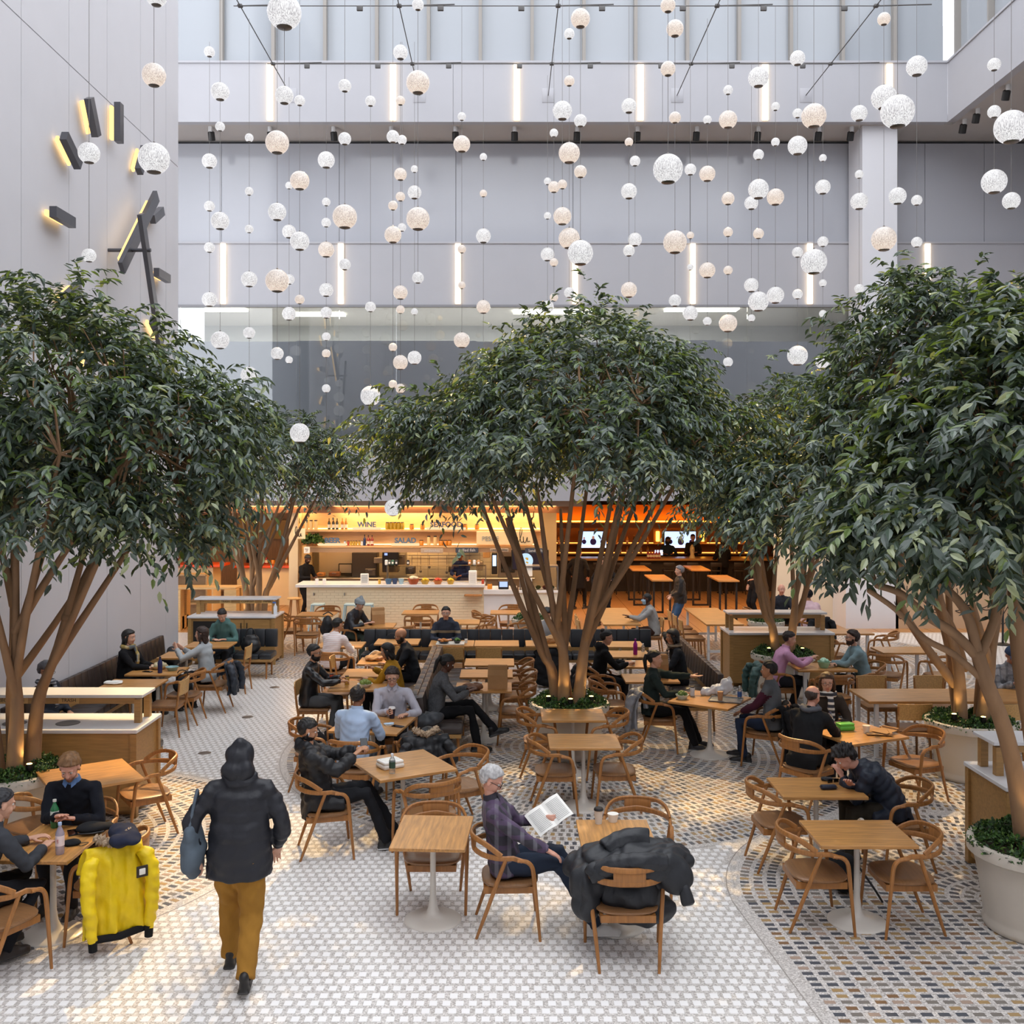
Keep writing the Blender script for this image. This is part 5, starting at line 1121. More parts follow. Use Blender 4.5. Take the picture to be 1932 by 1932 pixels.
def person(label, x, y, deg, top='#333333', bot='#22252c', hair='#241b16', skin='light', style='short', lod=1, lean=6, head=(0, 12), RH=(.38, -.14, .80), LH=(.38, .14, .80), hands=('relax', 'relax'), rpalm=(0, 0, 1), lpalm=(0, 0, 1),
           knees=None, ankles=None, stand=False, sz=1.0, puffy=0, topm=None, hood=False, collar=None, beard=None, glasses=None, shoe='#2a2624', seat=.455, hx=-.05, scarf=None, hat=None, hatc='#8d9296', mask=None, long_=0, fem=False, female_w=None, roll=0, group=None, vest=None, pods=False, z=0, sole=None, noleg=False, twist=0, fat=1.06, legw=1.0):
    r = tag(empty('person', (x, y, z), R(deg)), label, 'person', group); seed = int(abs(x * 31 + y * 17) * 10)
    th = R(lean); dr = lambda a: Vector((math.sin(a), 0, math.cos(a)))
    P0 = Vector((0, 0, .93 * sz)) if stand else Vector((hx, 0, seat + .11))
    mid = P0 + dr(th * .6) * .21 * sz; chest = mid + dr(th) * .17 * sz; nb = chest + dr(th * 1.25) * .13 * sz; hdc = nb + dr(th * .9 + R(head[1]) * .35) * .152
    sw = (.17 if fem else .192) * (1 + .0 * puffy); tw = Matrix.Rotation(R(twist), 3, dr(th))
    sh = [nb + tw @ Vector((0, s * sw, 0)) - dr(th) * .072 for s in (-1, 1)]
    vox = (.0145, .024)[lod]; A, Bf = .285 * sz, .255 * sz
    arms = []
    for i, (s, T) in enumerate(((-1, RH), (1, LH))):
        Tv = Vector(T) ; E, W = ik(sh[i], Tv, A, Bf, (-.45, s * .75, -.8)); arms.append((sh[i], E, W))
    legs = []
    for i, s in enumerate((-1, 1)):
        hp = P0 + Vector((0.0, s * .085, -.03))
        if stand:
            an = Vector(ankles[i]) if ankles else Vector((0, s * .1, .085)); kn, an = ik(hp, an, .44 * sz, .42 * sz, (1, s * .05, 0))
        else:
            kn = Vector(knees[i]) if knees else Vector((hx + .43, s * .12, seat + .08)); an = Vector(ankles[i]) if ankles else Vector((hx + .4 + .05 * s, s * .13, .09))
        legs.append((hp, kn, an))
    # --- body: one skin mesh with head and hands
    sk = mat('skin_' + skin, SKIN[skin], .5, noise=.06, nscale=14, spec=.35); lipm = mat('lip_' + skin, tuple(c * k for c, k in zip(lin(SKIN[skin]), (.8, .55, .55))), .45)
    bm_ = MB(); k_ = .72
    bm_.tube([P0, mid, chest, nb], [(.085, .12), (.075, .11), (.085, .13), (.05, .07)], 12, side=(0, 1, 0)); bm_.tube([nb - dr(th) * .04, nb + dr(th) * .03, hdc + Vector((-.012, 0, -.05))], [.058, .053, .05], 14)
    for S, E, W in arms: bm_.tube([nb - dr(th) * .05, S, E, W], [.05, .045, .034, .024], 10)
    for hp, kn, an in legs: bm_.tube([hp, kn, an], [.065, .045, .032], 10)
    v, n_, f = remesh(bm_, .02 if lod == 0 else .03, 2); out = MB(); out.addnp(v, f, mi=0)
    hv, hn, hf = HD[lod]; hs = 1.0 if sz >= 1 else .97; yaw, pit = R(head[0]), R(head[1])
    HM = Matrix.Translation(hdc) @ Matrix.Rotation(yaw, 4, 'Z') @ Matrix.Rotation(pit, 4, 'Y') @ Matrix.Rotation(R(roll), 4, 'X') @ Matrix.Scale(hs, 4)
    ca = hv[np.array([q[0] for q in hf])]; lipmask = (np.abs(ca[:, 2] + .0585) < .0115) & (np.abs(ca[:, 1]) < .024) & (ca[:, 0] > .078)
    out.addnp(hv, [q for q, m in zip(hf, lipmask) if not m], HM, 0); out.addnp(hv, [q for q, m in zip(hf, lipmask) if m], HM, 3)
    for s in (-1, 1):
        out.ell((0, 0, 0), .0125, 10, 7, M=HM @ Matrix.Translation((.0705, s * .03, .012)), mi=1); out.ell((0, 0, 0), (.003, .0058, .0058), 8, 6, M=HM @ Matrix.Translation((.0815, s * .03, .0105)), mi=2)
    # ell applies M before adding c so offsets work
    for i, (S, E, W) in enumerate(arms):
        d = (W - E).normalized(); hd = (Vector(T_) if False else d); pal = (rpalm, lpalm)[i]; M = basis(hd, pal, W, flip=(1 if i == 0 else -1)); hvv, hff = HN[(lod, hands[i])]
        out.addnp(hvv, hff if i == 0 else [tuple(reversed(q)) for q in hff], M, 0)
    out.build('body', [sk, EYEW, IRIS, lipm], r, 80)
    # --- upper garment
    tm = topm or (puff(top) if puffy else fabric(top)); g = 1 + .24 * puffy; gm_ = MB(); W_ = (.155 if fem else .172) * fat; low = .10 if not long_ else long_
    dn = (P0 - mid).normalized(); hem = P0 + (Vector((0, 0, -low)) if stand else dn * min(low, .1))
    gm_.tube([hem, P0, mid, chest, nb - dr(th) * .035, nb + dr(th * 1.1) * .012], [(.118 * g * fat, W_ * g + .012), (.122 * g * fat, W_ * g + .008), (.108 * g * fat, W_ * .93 * g), (.118 * g, W_ * 1.0 * g), (.088 * g, .135 * g), (.064, .068)], 18, side=(0, 1, 0))
    for i, (S, E, W) in enumerate(arms):
        wv = W - (W - E).normalized() * .012; gm_.ell(S + Vector((0, 0, -.004)), .058 * g, 12, 8); gm_.tube([nb - dr(th) * .05, S, S * .5 + E * .5, E, E * .45 + wv * .55, wv], [.07 * g, .066 * g, .062 * g, .056 * g, .052 * g, .042 * (1 + .1 * puffy)], 12)
    if not stand and long_: gm_.tube([P0 + Vector((-.06, 0, 0)), P0 + Vector((.1, 0, -.06)), P0 + Vector((.25, 0, -.06))], [(.13, .2), (.12, .22), (.1, .22)], 14, side=(0, 1, 0)); gm_.tube([P0 + Vector((-.1, 0, 0)), P0 + Vector((-.14, 0, -long_))], [(.06, .2), (.035, .2)], 12, side=(0, 1, 0))
    if collar is None: gm_.tube([nb - dr(th) * .02, nb + dr(th * 1.1) * .035], [(.066, .072), (.062, .066)], 14, side=(0, 1, 0))
    if hood: gm_.ell(nb + Vector((-.07, 0, .0)), (.075, .11, .055), 14, 8); gm_.tube([nb + Vector((.06, .09, -.04)), nb + Vector((-.03, .1, .03)), nb + Vector((-.1, 0, .045)), nb + Vector((-.03, -.1, .03)), nb + Vector((.06, -.09, -.04))], [.03, .04, .045, .04, .03], 10)
    v, n_, f = remesh(gm_, vox, 2)
    if puffy:
        segs = [(P0, nb)] + [(a[0], a[1]) for a in arms] + [(a[1], a[2]) for a in arms]; best = np.full(len(v), 9.); uu = np.zeros(len(v))
        for a, b in segs:
            a_, b_ = np.array(a), np.array(b); ab = b_ - a_; L = np.linalg.norm(ab); t_ = np.clip((v - a_) @ ab / L / L, 0, 1); d_ = np.linalg.norm(v - a_ - t_[:, None] * ab, axis=1) - (.12 if a is P0 else .0); m_ = d_ < best; best[m_] = d_[m_]; uu[m_] = (t_ * L)[m_]
        v = v + n_ * ((np.abs(np.sin(uu * pi / .075)) ** .6 - .6) * .014 * puffy)[:, None]
    v = v + n_ * (wr(v, .0045 + .004 * puffy, 20 if puffy else 36, seed) + wr(v, .003, 13, seed + 5))[:, None]
    mb = MB(); tms = [tm]
    if vest:
        arm_ = np.full(len(v), False)
        for S, E, W in arms:
            a_, b_ = np.array(S) , np.array(E); ab = b_ - a_; t_ = (v - a_) @ ab / (ab @ ab); dd = np.linalg.norm(v - a_ - np.clip(t_, 0, 1)[:, None] * ab, axis=1); c_, e_ = np.array(E), np.array(W); ce = e_ - c_; t2 = np.clip((v - c_) @ ce / (ce @ ce), 0, 1); d2 = np.linalg.norm(v - c_ - t2[:, None] * ce, axis=1)
            arm_ |= ((dd < .085) & (t_ > .12)) | (d2 < .07)
        mb.addnp(v, [q for q in f if not arm_[q[0]]], mi=0); mb.addnp(v, [q for q in f if arm_[q[0]]], mi=1); tms = [fabric(vest), tm]
    else: mb.addnp(v, f)
    tp = mb.build('coat' if (puffy or long_) else 'shirt', tms, r, 80)
    if collar:
        mb = MB(); mb.tube([nb - dr(th) * .01 + Vector((.0, 0, 0)), nb + dr(th * 1.1) * .045 + Vector((-.006, 0, 0))], [(.07, .077), (.06, .064)], 16, side=(0, 1, 0)); 
        for s in (-1, 1): mb.add([nb + Vector((.06, s * .008, .02)), nb + Vector((.045, s * .055, .045)), nb + Vector((.075, s * .06, -.005)), nb + Vector((.095, s * .025, -.035))], [(0, 1, 2, 3), (3, 2, 1, 0)])
        mb.build('collar', fabric(collar), r)
    if scarf:
        v, n_, f = remesh((lambda m: (m.tube([nb + Vector((.09 * math.cos(a), .095 * math.sin(a), .012 + .012 * math.cos(a * 3))) for a in np.linspace(0, 2 * pi, 17)], .036, 10), m.tube([nb + Vector((.1, .03, 0)), nb + Vector((.15, .03, -.12)), nb + Vector((.14, .04, -.32))], [(.02, .04), (.018, .045), (.014, .045)], 10, side=(0, 1, 0)))[0])(MB()), .012, 2)
        mb = MB(); mb.addnp(v + n_ * wr(v, .004, 40, 5)[:, None], f); mb.build('scarf', scarf, r, 80)
    # --- trousers and shoes
    if not noleg:
        mb = MB(); ft = fat * (.5 + .5 * legw); lk = .09 * ft
        mb.ell(P0 + Vector((0, 0, -.03)), (.105 * fat, .145 * fat, .10), 14, 9)
        for hp, kn, an in legs:
            d_ = (an - kn).normalized(); mb.tube([hp, hp * .5 + kn * .5, kn, kn * .5 + an * .5, an + Vector((0, 0, -.02))], [lk, .082 * ft, .068 * legw, .06 * legw, .055 * legw], 12)
        v, n_, f = remesh(mb, vox, 2); v = v + n_ * wr(v, .006, 22, seed + 1)[:, None]; mb = MB(); mb.addnp(v, f); mb.build('trousers', fabric(bot), r, 80)
        for i, (hp, kn, an) in enumerate(legs):
            fd = Vector((an.x - kn.x * .0, 0, 0)); yaw_ = math.atan2((kn - hp).y, max((kn - hp).x, .2)) if not stand else 0; M = Matrix.Translation((an.x + .045 * 0, an.y, an.z - .09)) @ Matrix.Rotation(yaw_, 4, 'Z')
            if an.z > .16: M = Matrix.Translation((an.x, an.y, an.z - .07)) @ Matrix.Rotation(yaw_, 4, 'Z') @ Matrix.Rotation(R(min(35, (an.z - .1) * 140)) * (1 if an.x < hp.x else -.6), 4, 'Y')
            c_ = SHV[np.array([q[0] for q in SHF])][:, 2] < .02; mb = MB(); mb.addnp(SHV, [q for q, m in zip(SHF, c_) if not m], M, 0); mb.addnp(SHV, [q for q, m in zip(SHF, c_) if m], M, 1)
            mb.build('shoe', [mat('shoe_' + shoe.strip('#'), shoe, .5), mat('sole_' + (sole or '#3a3836').strip('#'), sole or '#3a3836', .6)], r, 80)
    # --- hair, beard
    hm_ = mat('hair_' + hair.strip('#'), hair, .55, noise=.3, nscale=30, bump=.5, bscale=120, stretch=(1, 1, .3)); X, Y, Z = hv[:, 0], hv[:, 1], hv[:, 2]
    def shell(wgt, thick, nm, amp=.0, sc_=60, m=None):
        o_ = thick * wgt - .003 * (1 - wgt); vv = hv + hn * (o_ + wr(hv, amp, sc_, seed) * wgt)[:, None]; ff = [q for q in hf if max(wgt[list(q)]) > 0]; mb = MB(); mb.addnp(vv, ff, HM); return mb
    hl = np.interp(X, [-.11, -.05, -.03, -.012, .012, .03, .055, .08, .11], [-.07, -.06, -.035, .03, .036, .052, .066, .08, .09]) + np.where((np.abs(Y) > .073) & (np.abs(X + .004) < .026) & (Z < .034), .1, 0)
    if style == 'bald': w_ = np.minimum(ss(Z, hl, hl + .012), ss(-Z, -.055, -.03)) * ss(-X, -.035, -.01)
    elif style == 'none': w_ = None
    else: w_ = ss(Z - hl, 0, .012) if True else None
    if style == 'receding': w_ = ss(Z - hl - np.where((X > .03), .012, 0), 0, .012)
    if w_ is not None and hat != 'hood':
        th_ = {'short': .011, 'buzz': .005, 'curly': .032, 'long': .016, 'bun': .012, 'pony': .011, 'bald': .006, 'receding': .015, 'full': .02, 'bob': .018}[style]
        mb = shell(w_, th_, 'hair', {'curly': .012, 'full': .0045, 'short': .0035}.get(style, .0025), 95)
        if style in ('long', 'bob'):
            L = .17 if style == 'long' else .1; h2 = MB(); h2.ell((-.045, 0, -.01), (.07, .088, .09), 14, 10); h2.tube([(-.055, 0, 0), (-.06, 0, -.1), (-.05, 0, -.06 - L)], [(.05, .085), (.045, .085), (.02, .06)], 14, side=(0, 1, 0))
            for s in (-1, 1): h2.tube([(.025, s * .07, .05), (.01, s * .088, -.02), (0, s * .085, -.05 - L * .8)], [.018, .022, .012], 8)
            a, b_, c_ = remesh(h2, .012, 2); mb.addnp(a + b_ * wr(a, .004, 50, 3)[:, None], c_, HM)
        if style == 'bun': mb.ell((0, 0, 0), (.04, .04, .036), 14, 10, M=HM @ Matrix.Translation((-.085, 0, .095)))
        if style == 'pony': mb.tube([HM @ Vector(p) for p in ((-.085, 0, .05), (-.125, 0, .04), (-.14, 0, -.03), (-.125, 0, -.13), (-.115, 0, -.2))], [.016, .028, .03, .022, .006], 10)
        mb.build('hair', hm_, r, 80)
    brow = MB()
    for s in (-1, 1): brow.tube([HM @ Vector(p) for p in ((.0835, s * .014, .031), (.086, s * .028, .036), (.074, s * .045, .031))], [.0028, .0036, .002], 5)
    brow.build('eyebrows', hm_, r)
    if beard:
        w_ = ss(-Z, .036, .05) * ss(X + .6 * (-Z - .03), -.02, .01) * (1 - ((np.abs(Y) < .021) & (np.abs(Z + .0585) < .0095) & (X > .07))); w_ = np.maximum(w_, ss(-Z, .005, .02) * ss(X, -.012, -.002) * ss(-X, -.025, -.012) * (np.abs(Y) > .05))
        mb = shell(w_, beard[1], 'beard', .002, 60); mb.build('beard', mat('hair_' + beard[0].strip('#'), beard[0], .6, noise=.3, nscale=30, bump=.5, bscale=120), r, 80)
    if mask: w_ = ss(-Z, .0, .008) * ss(X, .028, .04) * ss(Z, -.105, -.095); shell(w_, .012, 'mask').build('face_mask', fabric(mask), r, 80)
    if glasses:
        mb = MB(); gmt = mat('glasses_' + glasses.strip('#'), glasses, .3)
        for s in (-1, 1): mb.tube([HM @ Vector((.097, s * .032 + .024 * math.cos(a), .008 + .017 * math.sin(a))) for a in np.linspace(0, 2 * pi, 13)], .0024, 5); mb.tube([HM @ Vector(p) for p in ((.095, s * .056, .014), (.05, s * .076, .014), (-.005, s * .084, .01))], .0026, 5)
        mb.tube([HM @ Vector((.099, -.008, .01)), HM @ Vector((.102, 0, .012)), HM @ Vector((.099, .008, .01))], .0024, 5); mb.build('glasses', gmt, r)
    if pods: mb = MB(); [mb.tube([HM @ Vector((.006, s * .09, .0)), HM @ Vector((.012, s * .091, -.028))], [.006, .003], 6) for s in (-1, 1)]; mb.build('earbuds', mat('earbud', '#f0f0f0', .3), r)
    if hat == 'beanie':
        w_ = ss(Z - np.interp(X, [-.1, 0, .09], [-.045, .012, .038]), 0, .006); mb = shell(w_, .02, 'h', .003, 40); mb.tube([HM @ Vector(p) for p in ((-.02, 0, .11), (-.045, 0, .15), (-.06, 0, .165))], [.05, .036, .02], 12); mb.build('beanie', fabric(hatc), r, 80)
    if hat == 'cap':
        w_ = ss(Z - np.interp(X, [-.1, 0, .09], [-.01, .03, .042]), 0, .006); mb = shell(w_, .018, 'h'); mb.build('cap', fabric(hatc), r, 80); b2 = MB(); b2.ell((0, 0, 0), (.075, .068, .006), 18, 6, M=HM @ Matrix.Translation((.11, 0, .038)) @ Matrix.Rotation(R(14), 4, 'Y')); b2.build('visor', fabric(hatc), r, 80)
    if hat == 'hood':
        w_ = ss(Z - np.interp(X, [-.1, -.02, .03, .09], [-.1, -.09, .0, .06]), 0, .01); h2 = MB(); h2.ell((-.02, 0, .01), (.118, .1, .128), 16, 12); h2.ell((-.055, 0, -.09), (.1, .125, .1), 14, 10); h2.ell((-.06, 0, .1), (.06, .06, .05), 10, 8); a_, b_, c_ = remesh(h2, .013, 3); mb = MB(); mb.addnp(a_ + b_ * wr(a_, .008, 24, 4)[:, None], c_, HM); mb.build('hood', tm, r, 80)
    return r
PL = plaid('plaid_flannel', '#3b3840', '#5a4663', '#77747c', (55, 60, 50)); PLG = plaid('plaid_grey', '#8b8c90', '#55585e', '#b5b6ba', (70, 70, 70))
STW = stripes('stripe_white', '#e3dbd8', '#cf9f98', 210, 'Z', .86); STS = stripes('stripe_scarf', '#ddd9cf', '#32343c', 95, 'Z', -.2); TARTAN = plaid('scarf_tartan', '#5b6266', '#b5963a', '#cfcbc0', (40, 45, 38))
T = .775 # hands on a table top
person('white-haired man in plaid flannel shirt and glasses, reading a magazine in an armchair', .0, 8.42, 0, topm=PL, bot='#2b3444', hair='#b5b3b2', skin='pink', style='receding', lod=0, lean=-13, head=(-8, 32), RH=(.40, -.20, .66), LH=(.32, .08, .86), hands=('relax', 'grip'), knees=((.44, -.1, .56), (.45, .15, .56)), ankles=((.74, -.2, .10), (.72, .16, .10)), glasses='#16151a', shoe='#d9d5ce', sole='#e5e2dc', fat=1.12, hx=-.02, collar='#3b3840', lpalm=(0, -1, .3))
person('curly-haired man in navy puffer jacket slumped over his table on folded arms', 3.72, 9.78, 180, top='#1c2433', bot='#2f2a22', hair='#1c1715', skin='pink', style='curly', lod=0, lean=46, head=(8, 42), RH=(.42, .1, .80), LH=(.44, -.06, .83), puffy=.8, long_=.14, hx=-.02)
person('man with earbuds in black puffer coat reclining while looking at his phone', -1.83, 10.1, 14, top='#1d1d20', bot='#1b1c20', hair='#120f0e', skin='tan', style='short', lod=0, lean=-12, head=(0, 20), RH=(.30, -.12, .98), LH=(.34, .0, 1.0), hands=('grip', 'grip'), knees=((.42, -.1, .58), (.44, .12, .58)), ankles=((.62, -.12, .1), (.74, .12, .11)), puffy=.9, long_=.2, hood=True, beard=('#17110f', .004), pods=True, shoe='#222222', sole='#d8d8d8', rpalm=(-.3, 0, 1), lpalm=(-.3, 0, 1))
person('man with reddish hair in navy sweater over denim collar, looking down at his table', -3.84, 9.0, 270, top='#15171f', bot='#1c1c20', hair='#7d5a38', skin='pink', style='full', lod=0, lean=16, head=(8, 32), RH=(.42, .02, .86), LH=(.36, .12, .82), hands=('flat', 'relax'), collar='#5e7ba6', beard=('#8a6242', .003), fat=1.06)
person('man in dark grey sweater at the left edge, turned towards the table', -4.05, 7.75, 52, top='#3a3c41', bot='#191a1f', hair='#26262a', skin='light', style='short', lod=0, lean=20, head=(-8, 14), RH=(.44, -.12, .80), LH=(.48, .16, .80), knees=((.40, -.12, .52), (.42, .14, .54)), ankles=((.12, -.13, .12), (.2, .1, .12)), shoe='#2a211d')
person('man in pale blue shirt seen from behind, sitting opposite the coffee drinker', -1.74, 11.58, 78, top='#a9bdd8', bot='#5a5f66', hair='#17120f', skin='brown', style='short', lod=0, lean=14, head=(-6, 12), RH=(.36, -.12, T), LH=(.36, .1, T), collar='#a9bdd8', fat=1.08)
person('man with glasses in light grey shirt holding a paper coffee cup', -1.45, 12.92, 270, top='#b4b3be', bot='#24262c', hair='#2b1d17', skin='light', style='full', lod=0, lean=14, head=(4, 18), RH=(.36, -.02, .82), LH=(.34, .2, T + .01), hands=('grip', 'relax'), collar='#b4b3be', glasses='#2a2422', rpalm=(0, 1, .2))
person('bearded man with glasses in black leather jacket at the salad table', -2.8, 14.5, -4, top='#191a1c', bot='#4a4b4d', hair='#15110f', skin='tan', style='short', lean=8, head=(-6, 8), RH=(.46, -.12, .84), LH=(.40, .14, .84), hands=('grip', 'relax'), topm=mat('leather_jacket', '#1b1c1f', .3, bump=.3, bscale=18, spec=.6), beard=('#120e0d', .014), glasses='#1c1a1a', hood=False)
person('dark-haired woman in mustard yellow sweater seen from behind', -1.66, 14.85, 168, top='#a87a1c', bot='#1c1c20', hair='#14110f', skin='tan', style='bob', fem=True, lean=14, head=(10, 14), RH=(.36, -.1, .9), LH=(.36, .1, T), sz=.94)
person('bald bearded man in black sweater at the green bottle table', -1.55, 16.25, 190, top='#1e2024', bot='#1b1c20', hair='#1c1613', skin='tan', style='none', lean=18, head=(0, 20), RH=(.40, -.12, .82), LH=(.40, .12, T), beard=('#16110f', .016), glasses='#222222', fat=1.1)
person('man with glasses in patterned dark jacket with hood, behind a tray of food', -1.12, 18.75, 270, top='#252b3a', bot='#1c1c22', hair='#15120f', skin='light', style='short', lean=8, head=(0, 6), RH=(.32, -.1, T), LH=(.32, .1, T), hood=True, topm=stripes('jacket_block', '#262c3a', '#8a7a62', 16, 'Z', .93), glasses='#8a8a8a')
person('woman with earbuds in grey cable sweater eating, legs crossed in black boots', -.92, 13.75, 10, top='#4b4c4e', bot='#141417', hair='#120f0e', skin='dark', style='pony', fem=True, lean=14, head=(0, 26), RH=(.40, -.12, .83), LH=(.42, .1, .83), knees=((.42, -.1, .58), (.46, .1, .62)), ankles=((.52, -.12, .1), (.78, -.08, .28)), shoe='#111111', pods=True, topm=mat('cable_knit', '#505154', .9, noise=.25, nscale=30, bump=.6, bscale=60))
person('man in light grey sweater at the paper bag table behind the centre trunks', .76, 18.78, 270, top='#a9acb0', bot='#2a2a30', hair='#14110f', skin='tan', style='full', lean=14, head=(0, 26), RH=(.34, -.1, T), LH=(.34, .1, T), beard=('#2a201a', .003))
person('man in white sweater with thin red stripes, seen from behind', -3.0, 17.3, 62, topm=STW, bot='#1f2024', hair='#14110f', skin='tan', style='short', lean=20, head=(-10, 18), RH=(.42, -.12, T), LH=(.42, .12, .8), fat=1.05)
person('person in grey knit beanie and dark jacket eating at the back', -3.15, 20.5, -25, top='#23252b', bot='#39423a', hair='#1a1513', skin='light', style='short', hat='beanie', hatc='#8b9296', lean=22, head=(0, 30), RH=(.40, -.12, .8), LH=(.40, .12, .8), puffy=.3)
person('woman with short dark hair, black cardigan and yellow plaid scarf, at the left bench', -5.95, 15.85, -8, top='#141417', bot='#16161a', hair='#120f0e', skin='light', style='bob', fem=True, lean=6, head=(-4, 6), RH=(.42, -.08, T), LH=(.36, .1, T), scarf=TARTAN)
person('woman with long brown hair in light grey sweater gesturing, back to camera', -4.85, 16.2, 168, top='#a3a8ab', bot='#1d1d22', hair='#2f1e16', skin='light', style='long', fem=True, lean=10, head=(12, 4), RH=(.38, .02, .98), LH=(.40, .16, 1.0), hands=('flat', 'flat'), rpalm=(0, 1, .2), lpalm=(0, -1, .2), shoe='#141414')
person('girl in green hoodie with hair tied back, looking down at her table', -5.25, 18.75, 270, top='#4f6f6b', bot='#23252b', hair='#1c1512', skin='light', style='pony', fem=True, lean=16, head=(0, 34), RH=(.32, -.1, T), LH=(.32, .1, T), hood=True)
person('grey-haired man in dark jacket dozing on the left bench behind the tree', -5.92, 13.1, -12, top='#2b2f38', bot='#1e2026', hair='#55555a', skin='tan', style='full', lean=-4, head=(0, 20), RH=(.20, -.1, .68), LH=(.2, .1, .68), glasses='#222222', scarf=stripes('scarf_grey', '#4a4e57', '#9a9da3', 160, 'Z', .3))
person('woman with high bun and glasses in black hoodie, facing right', 1.5, 15.9, 5, top='#141416', bot='#17171b', hair='#120f0e', skin='light', style='bun', fem=True, lean=12, head=(-4, 14), RH=(.42, -.1, .82), LH=(.42, .1, .80), hood=True, glasses='#6a3a28', hands=('grip', 'grip'))
person('woman with dark hair resting her cheek on her hand on the brown bench', 2.72, 16.0, 185, top='#1f2126', bot='#1b1c20', hair='#120f0e', skin='tan', style='bob', fem=True, lean=12, head=(0, 12), RH=(.12, -.06, 1.16), LH=(.40, .12, T), hands=('relax', 'relax'), scarf=stripes('scarf_beige', '#8b7a64', '#4a4038', 120, 'Z', .2))
person('ponytailed woman in dark green fleece gesturing with an open palm', 2.05, 13.98, -8, top='#25302e', bot='#141417', hair='#120f0e', skin='light', style='pony', fem=True, lean=6, head=(-6, 4), RH=(.38, -.1, T + .01), LH=(.56, .1, .98), hands=('relax', 'flat'), lpalm=(0, 0, -1), knees=((.40, -.12, .54), (.42, .1, .54)), ankles=((.56, -.14, .1), (.62, .05, .1)), shoe='#1a1a1c', sole='#c9c6c0')
person('man in grey vest over maroon sweater, facing the ponytailed woman', 3.45, 13.18, 152, top='#4a2233', bot='#273247', hair='#110f0e', skin='tan', style='short', lean=6, head=(4, 4), RH=(.34, -.1, .66), LH=(.36, .08, .66), vest='#5f6367', ankles=((.42, -.14, .09), (.3, .12, .09)), shoe='#1a1a1c', sole='#d0cdc8')
person('bald man in long black coat and grey scarf, back to camera', 3.48, 11.62, 48, top='#1d1e20', bot='#1b1b1f', hair='#3a2e28', skin='pink', style='bald', lean=16, head=(-8, 16), RH=(.46, -.12, T + .01), LH=(.42, .12, T + .01), long_=.2, scarf=fabric('#5a5c62'), fat=1.1)
person('smiling woman with long brown hair, glasses and black-white striped scarf', 3.98, 12.55, 262, top='#3a322c', bot='#24242a', hair='#4a3322', skin='light', style='long', fem=True, lean=14, head=(-4, 8), RH=(.34, -.08, T), LH=(.34, .1, T), scarf=STS, glasses='#4a3a30')
person('dark-haired man in pink shirt leaning on his elbows at the white-legged table', 4.32, 15.95, -4, top='#c795b5', bot='#23252c', hair='#241713', skin='light', style='short', lean=20, head=(-4, 14), RH=(.50, -.06, .90), LH=(.48, .08, .86), collar='#c795b5', ankles=((.45, -.14, .09), (.2, .12, .09)))
person('bearded man with glasses in pale teal shirt, arms folded on the table', 5.62, 15.98, 180, top='#7e979e', bot='#1b1c22', hair='#2a1b14', skin='light', style='full', lean=18, head=(0, 0), RH=(.42, .04, T + .02), LH=(.46, -.04, T + .03), beard=('#3a251b', .008), glasses='#2a2422')
person('man in blue cap and grey plaid shirt looking at his phone, right edge', 7.22, 14.5, 270, topm=PLG, bot='#24262c', hair='#4a3a30', skin='pink', style='buzz', hat='cap', hatc='#3a4a66', lean=14, head=(-4, 30), RH=(.28, -.04, .84), LH=(.30, .08, .84), hands=('grip', 'grip'), glasses='#2a2422', collar='#8b8c90')
person('smiling bald man in dark grey sweater facing the camera at the back right', 6.2, 22.75, 270, top='#30343c', bot='#22232a', hair='#4a4540', skin='pink', style='bald', lean=12, head=(0, 4), RH=(.34, -.1, T), LH=(.34, .1, T), fat=1.15)
person('man in pale pink shirt and dark cap, back to camera', 6.5, 21.55, 98, top='#dcbcc2', bot='#3a3c42', hair='#141210', skin='tan', style='short', hat='cap', hatc='#18181c', lean=12, head=(0, 8), RH=(.34, -.12, T), LH=(.34, .12, T), fat=1.25)
person('man in light grey sweater and blue face mask gesturing at the communal table', 3.05, 21.0, 178, top='#9b9a98', bot='#3a2620', hair='#14110f', skin='dark', style='buzz', mask='#a9c6dc', lean=16, head=(0, 6), RH=(.46, .0, .82), LH=(.5, .1, .86), hands=('flat', 'flat'))
person('standing man in dark jacket and blue jeans, hands clasped, looking left', 4.06, 23.5, 182, top='#25211f', bot='#3f5878', hair='#77767a', skin='light', style='full', stand=True, sz=.98, lean=2, head=(0, 4), RH=(.22, .02, .98), LH=(.22, .04, 1.0), puffy=.4, long_=.1, shoe='#4a3a2c', mask=None, fat=1.15)
person('man dressed in black standing left of the food stall, looking down', -5.35, 26.7, -30, top='#141416', bot='#131315', hair='#120f0e', skin='dark', style='buzz', stand=True, lean=8, head=(0, 34), RH=(.32, -.1, 1.1), LH=(.32, .1, 1.12), beard=('#0f0c0b', .012))
person('person in dark coat walking behind the centre trunks, left one', 2.5, 25.6, 250, top='#1a191c', bot='#17171a', hair='#2a1d16', skin='light', style='long', fem=True, stand=True, lean=3, RH=(.12, -.24, .95), LH=(.2, .2, 1.15), long_=.3, ankles=((.18, -.1, .09), (-.2, .1, .12)))
person('person in long black coat walking away behind the centre trunks', 2.05, 28.6, 60, top='#161518', bot='#141416', hair='#14110f', skin='light', style='short', stand=True, lean=3, RH=(.1, -.26, .92), LH=(.1, .26, .92), long_=.35, ankles=((.2, -.1, .09), (-.15, .1, .1)))
person('bartender with mask in dark blue top behind the bar', fx(1260, 34.2), 34.2, 268, top='#26303f', bot='#1a1a1e', hair='#14110f', skin='brown', style='bob', fem=True, mask='#2a2a30', stand=True, lean=2, RH=(.25, -.15, 1.15), LH=(.25, .15, 1.15))
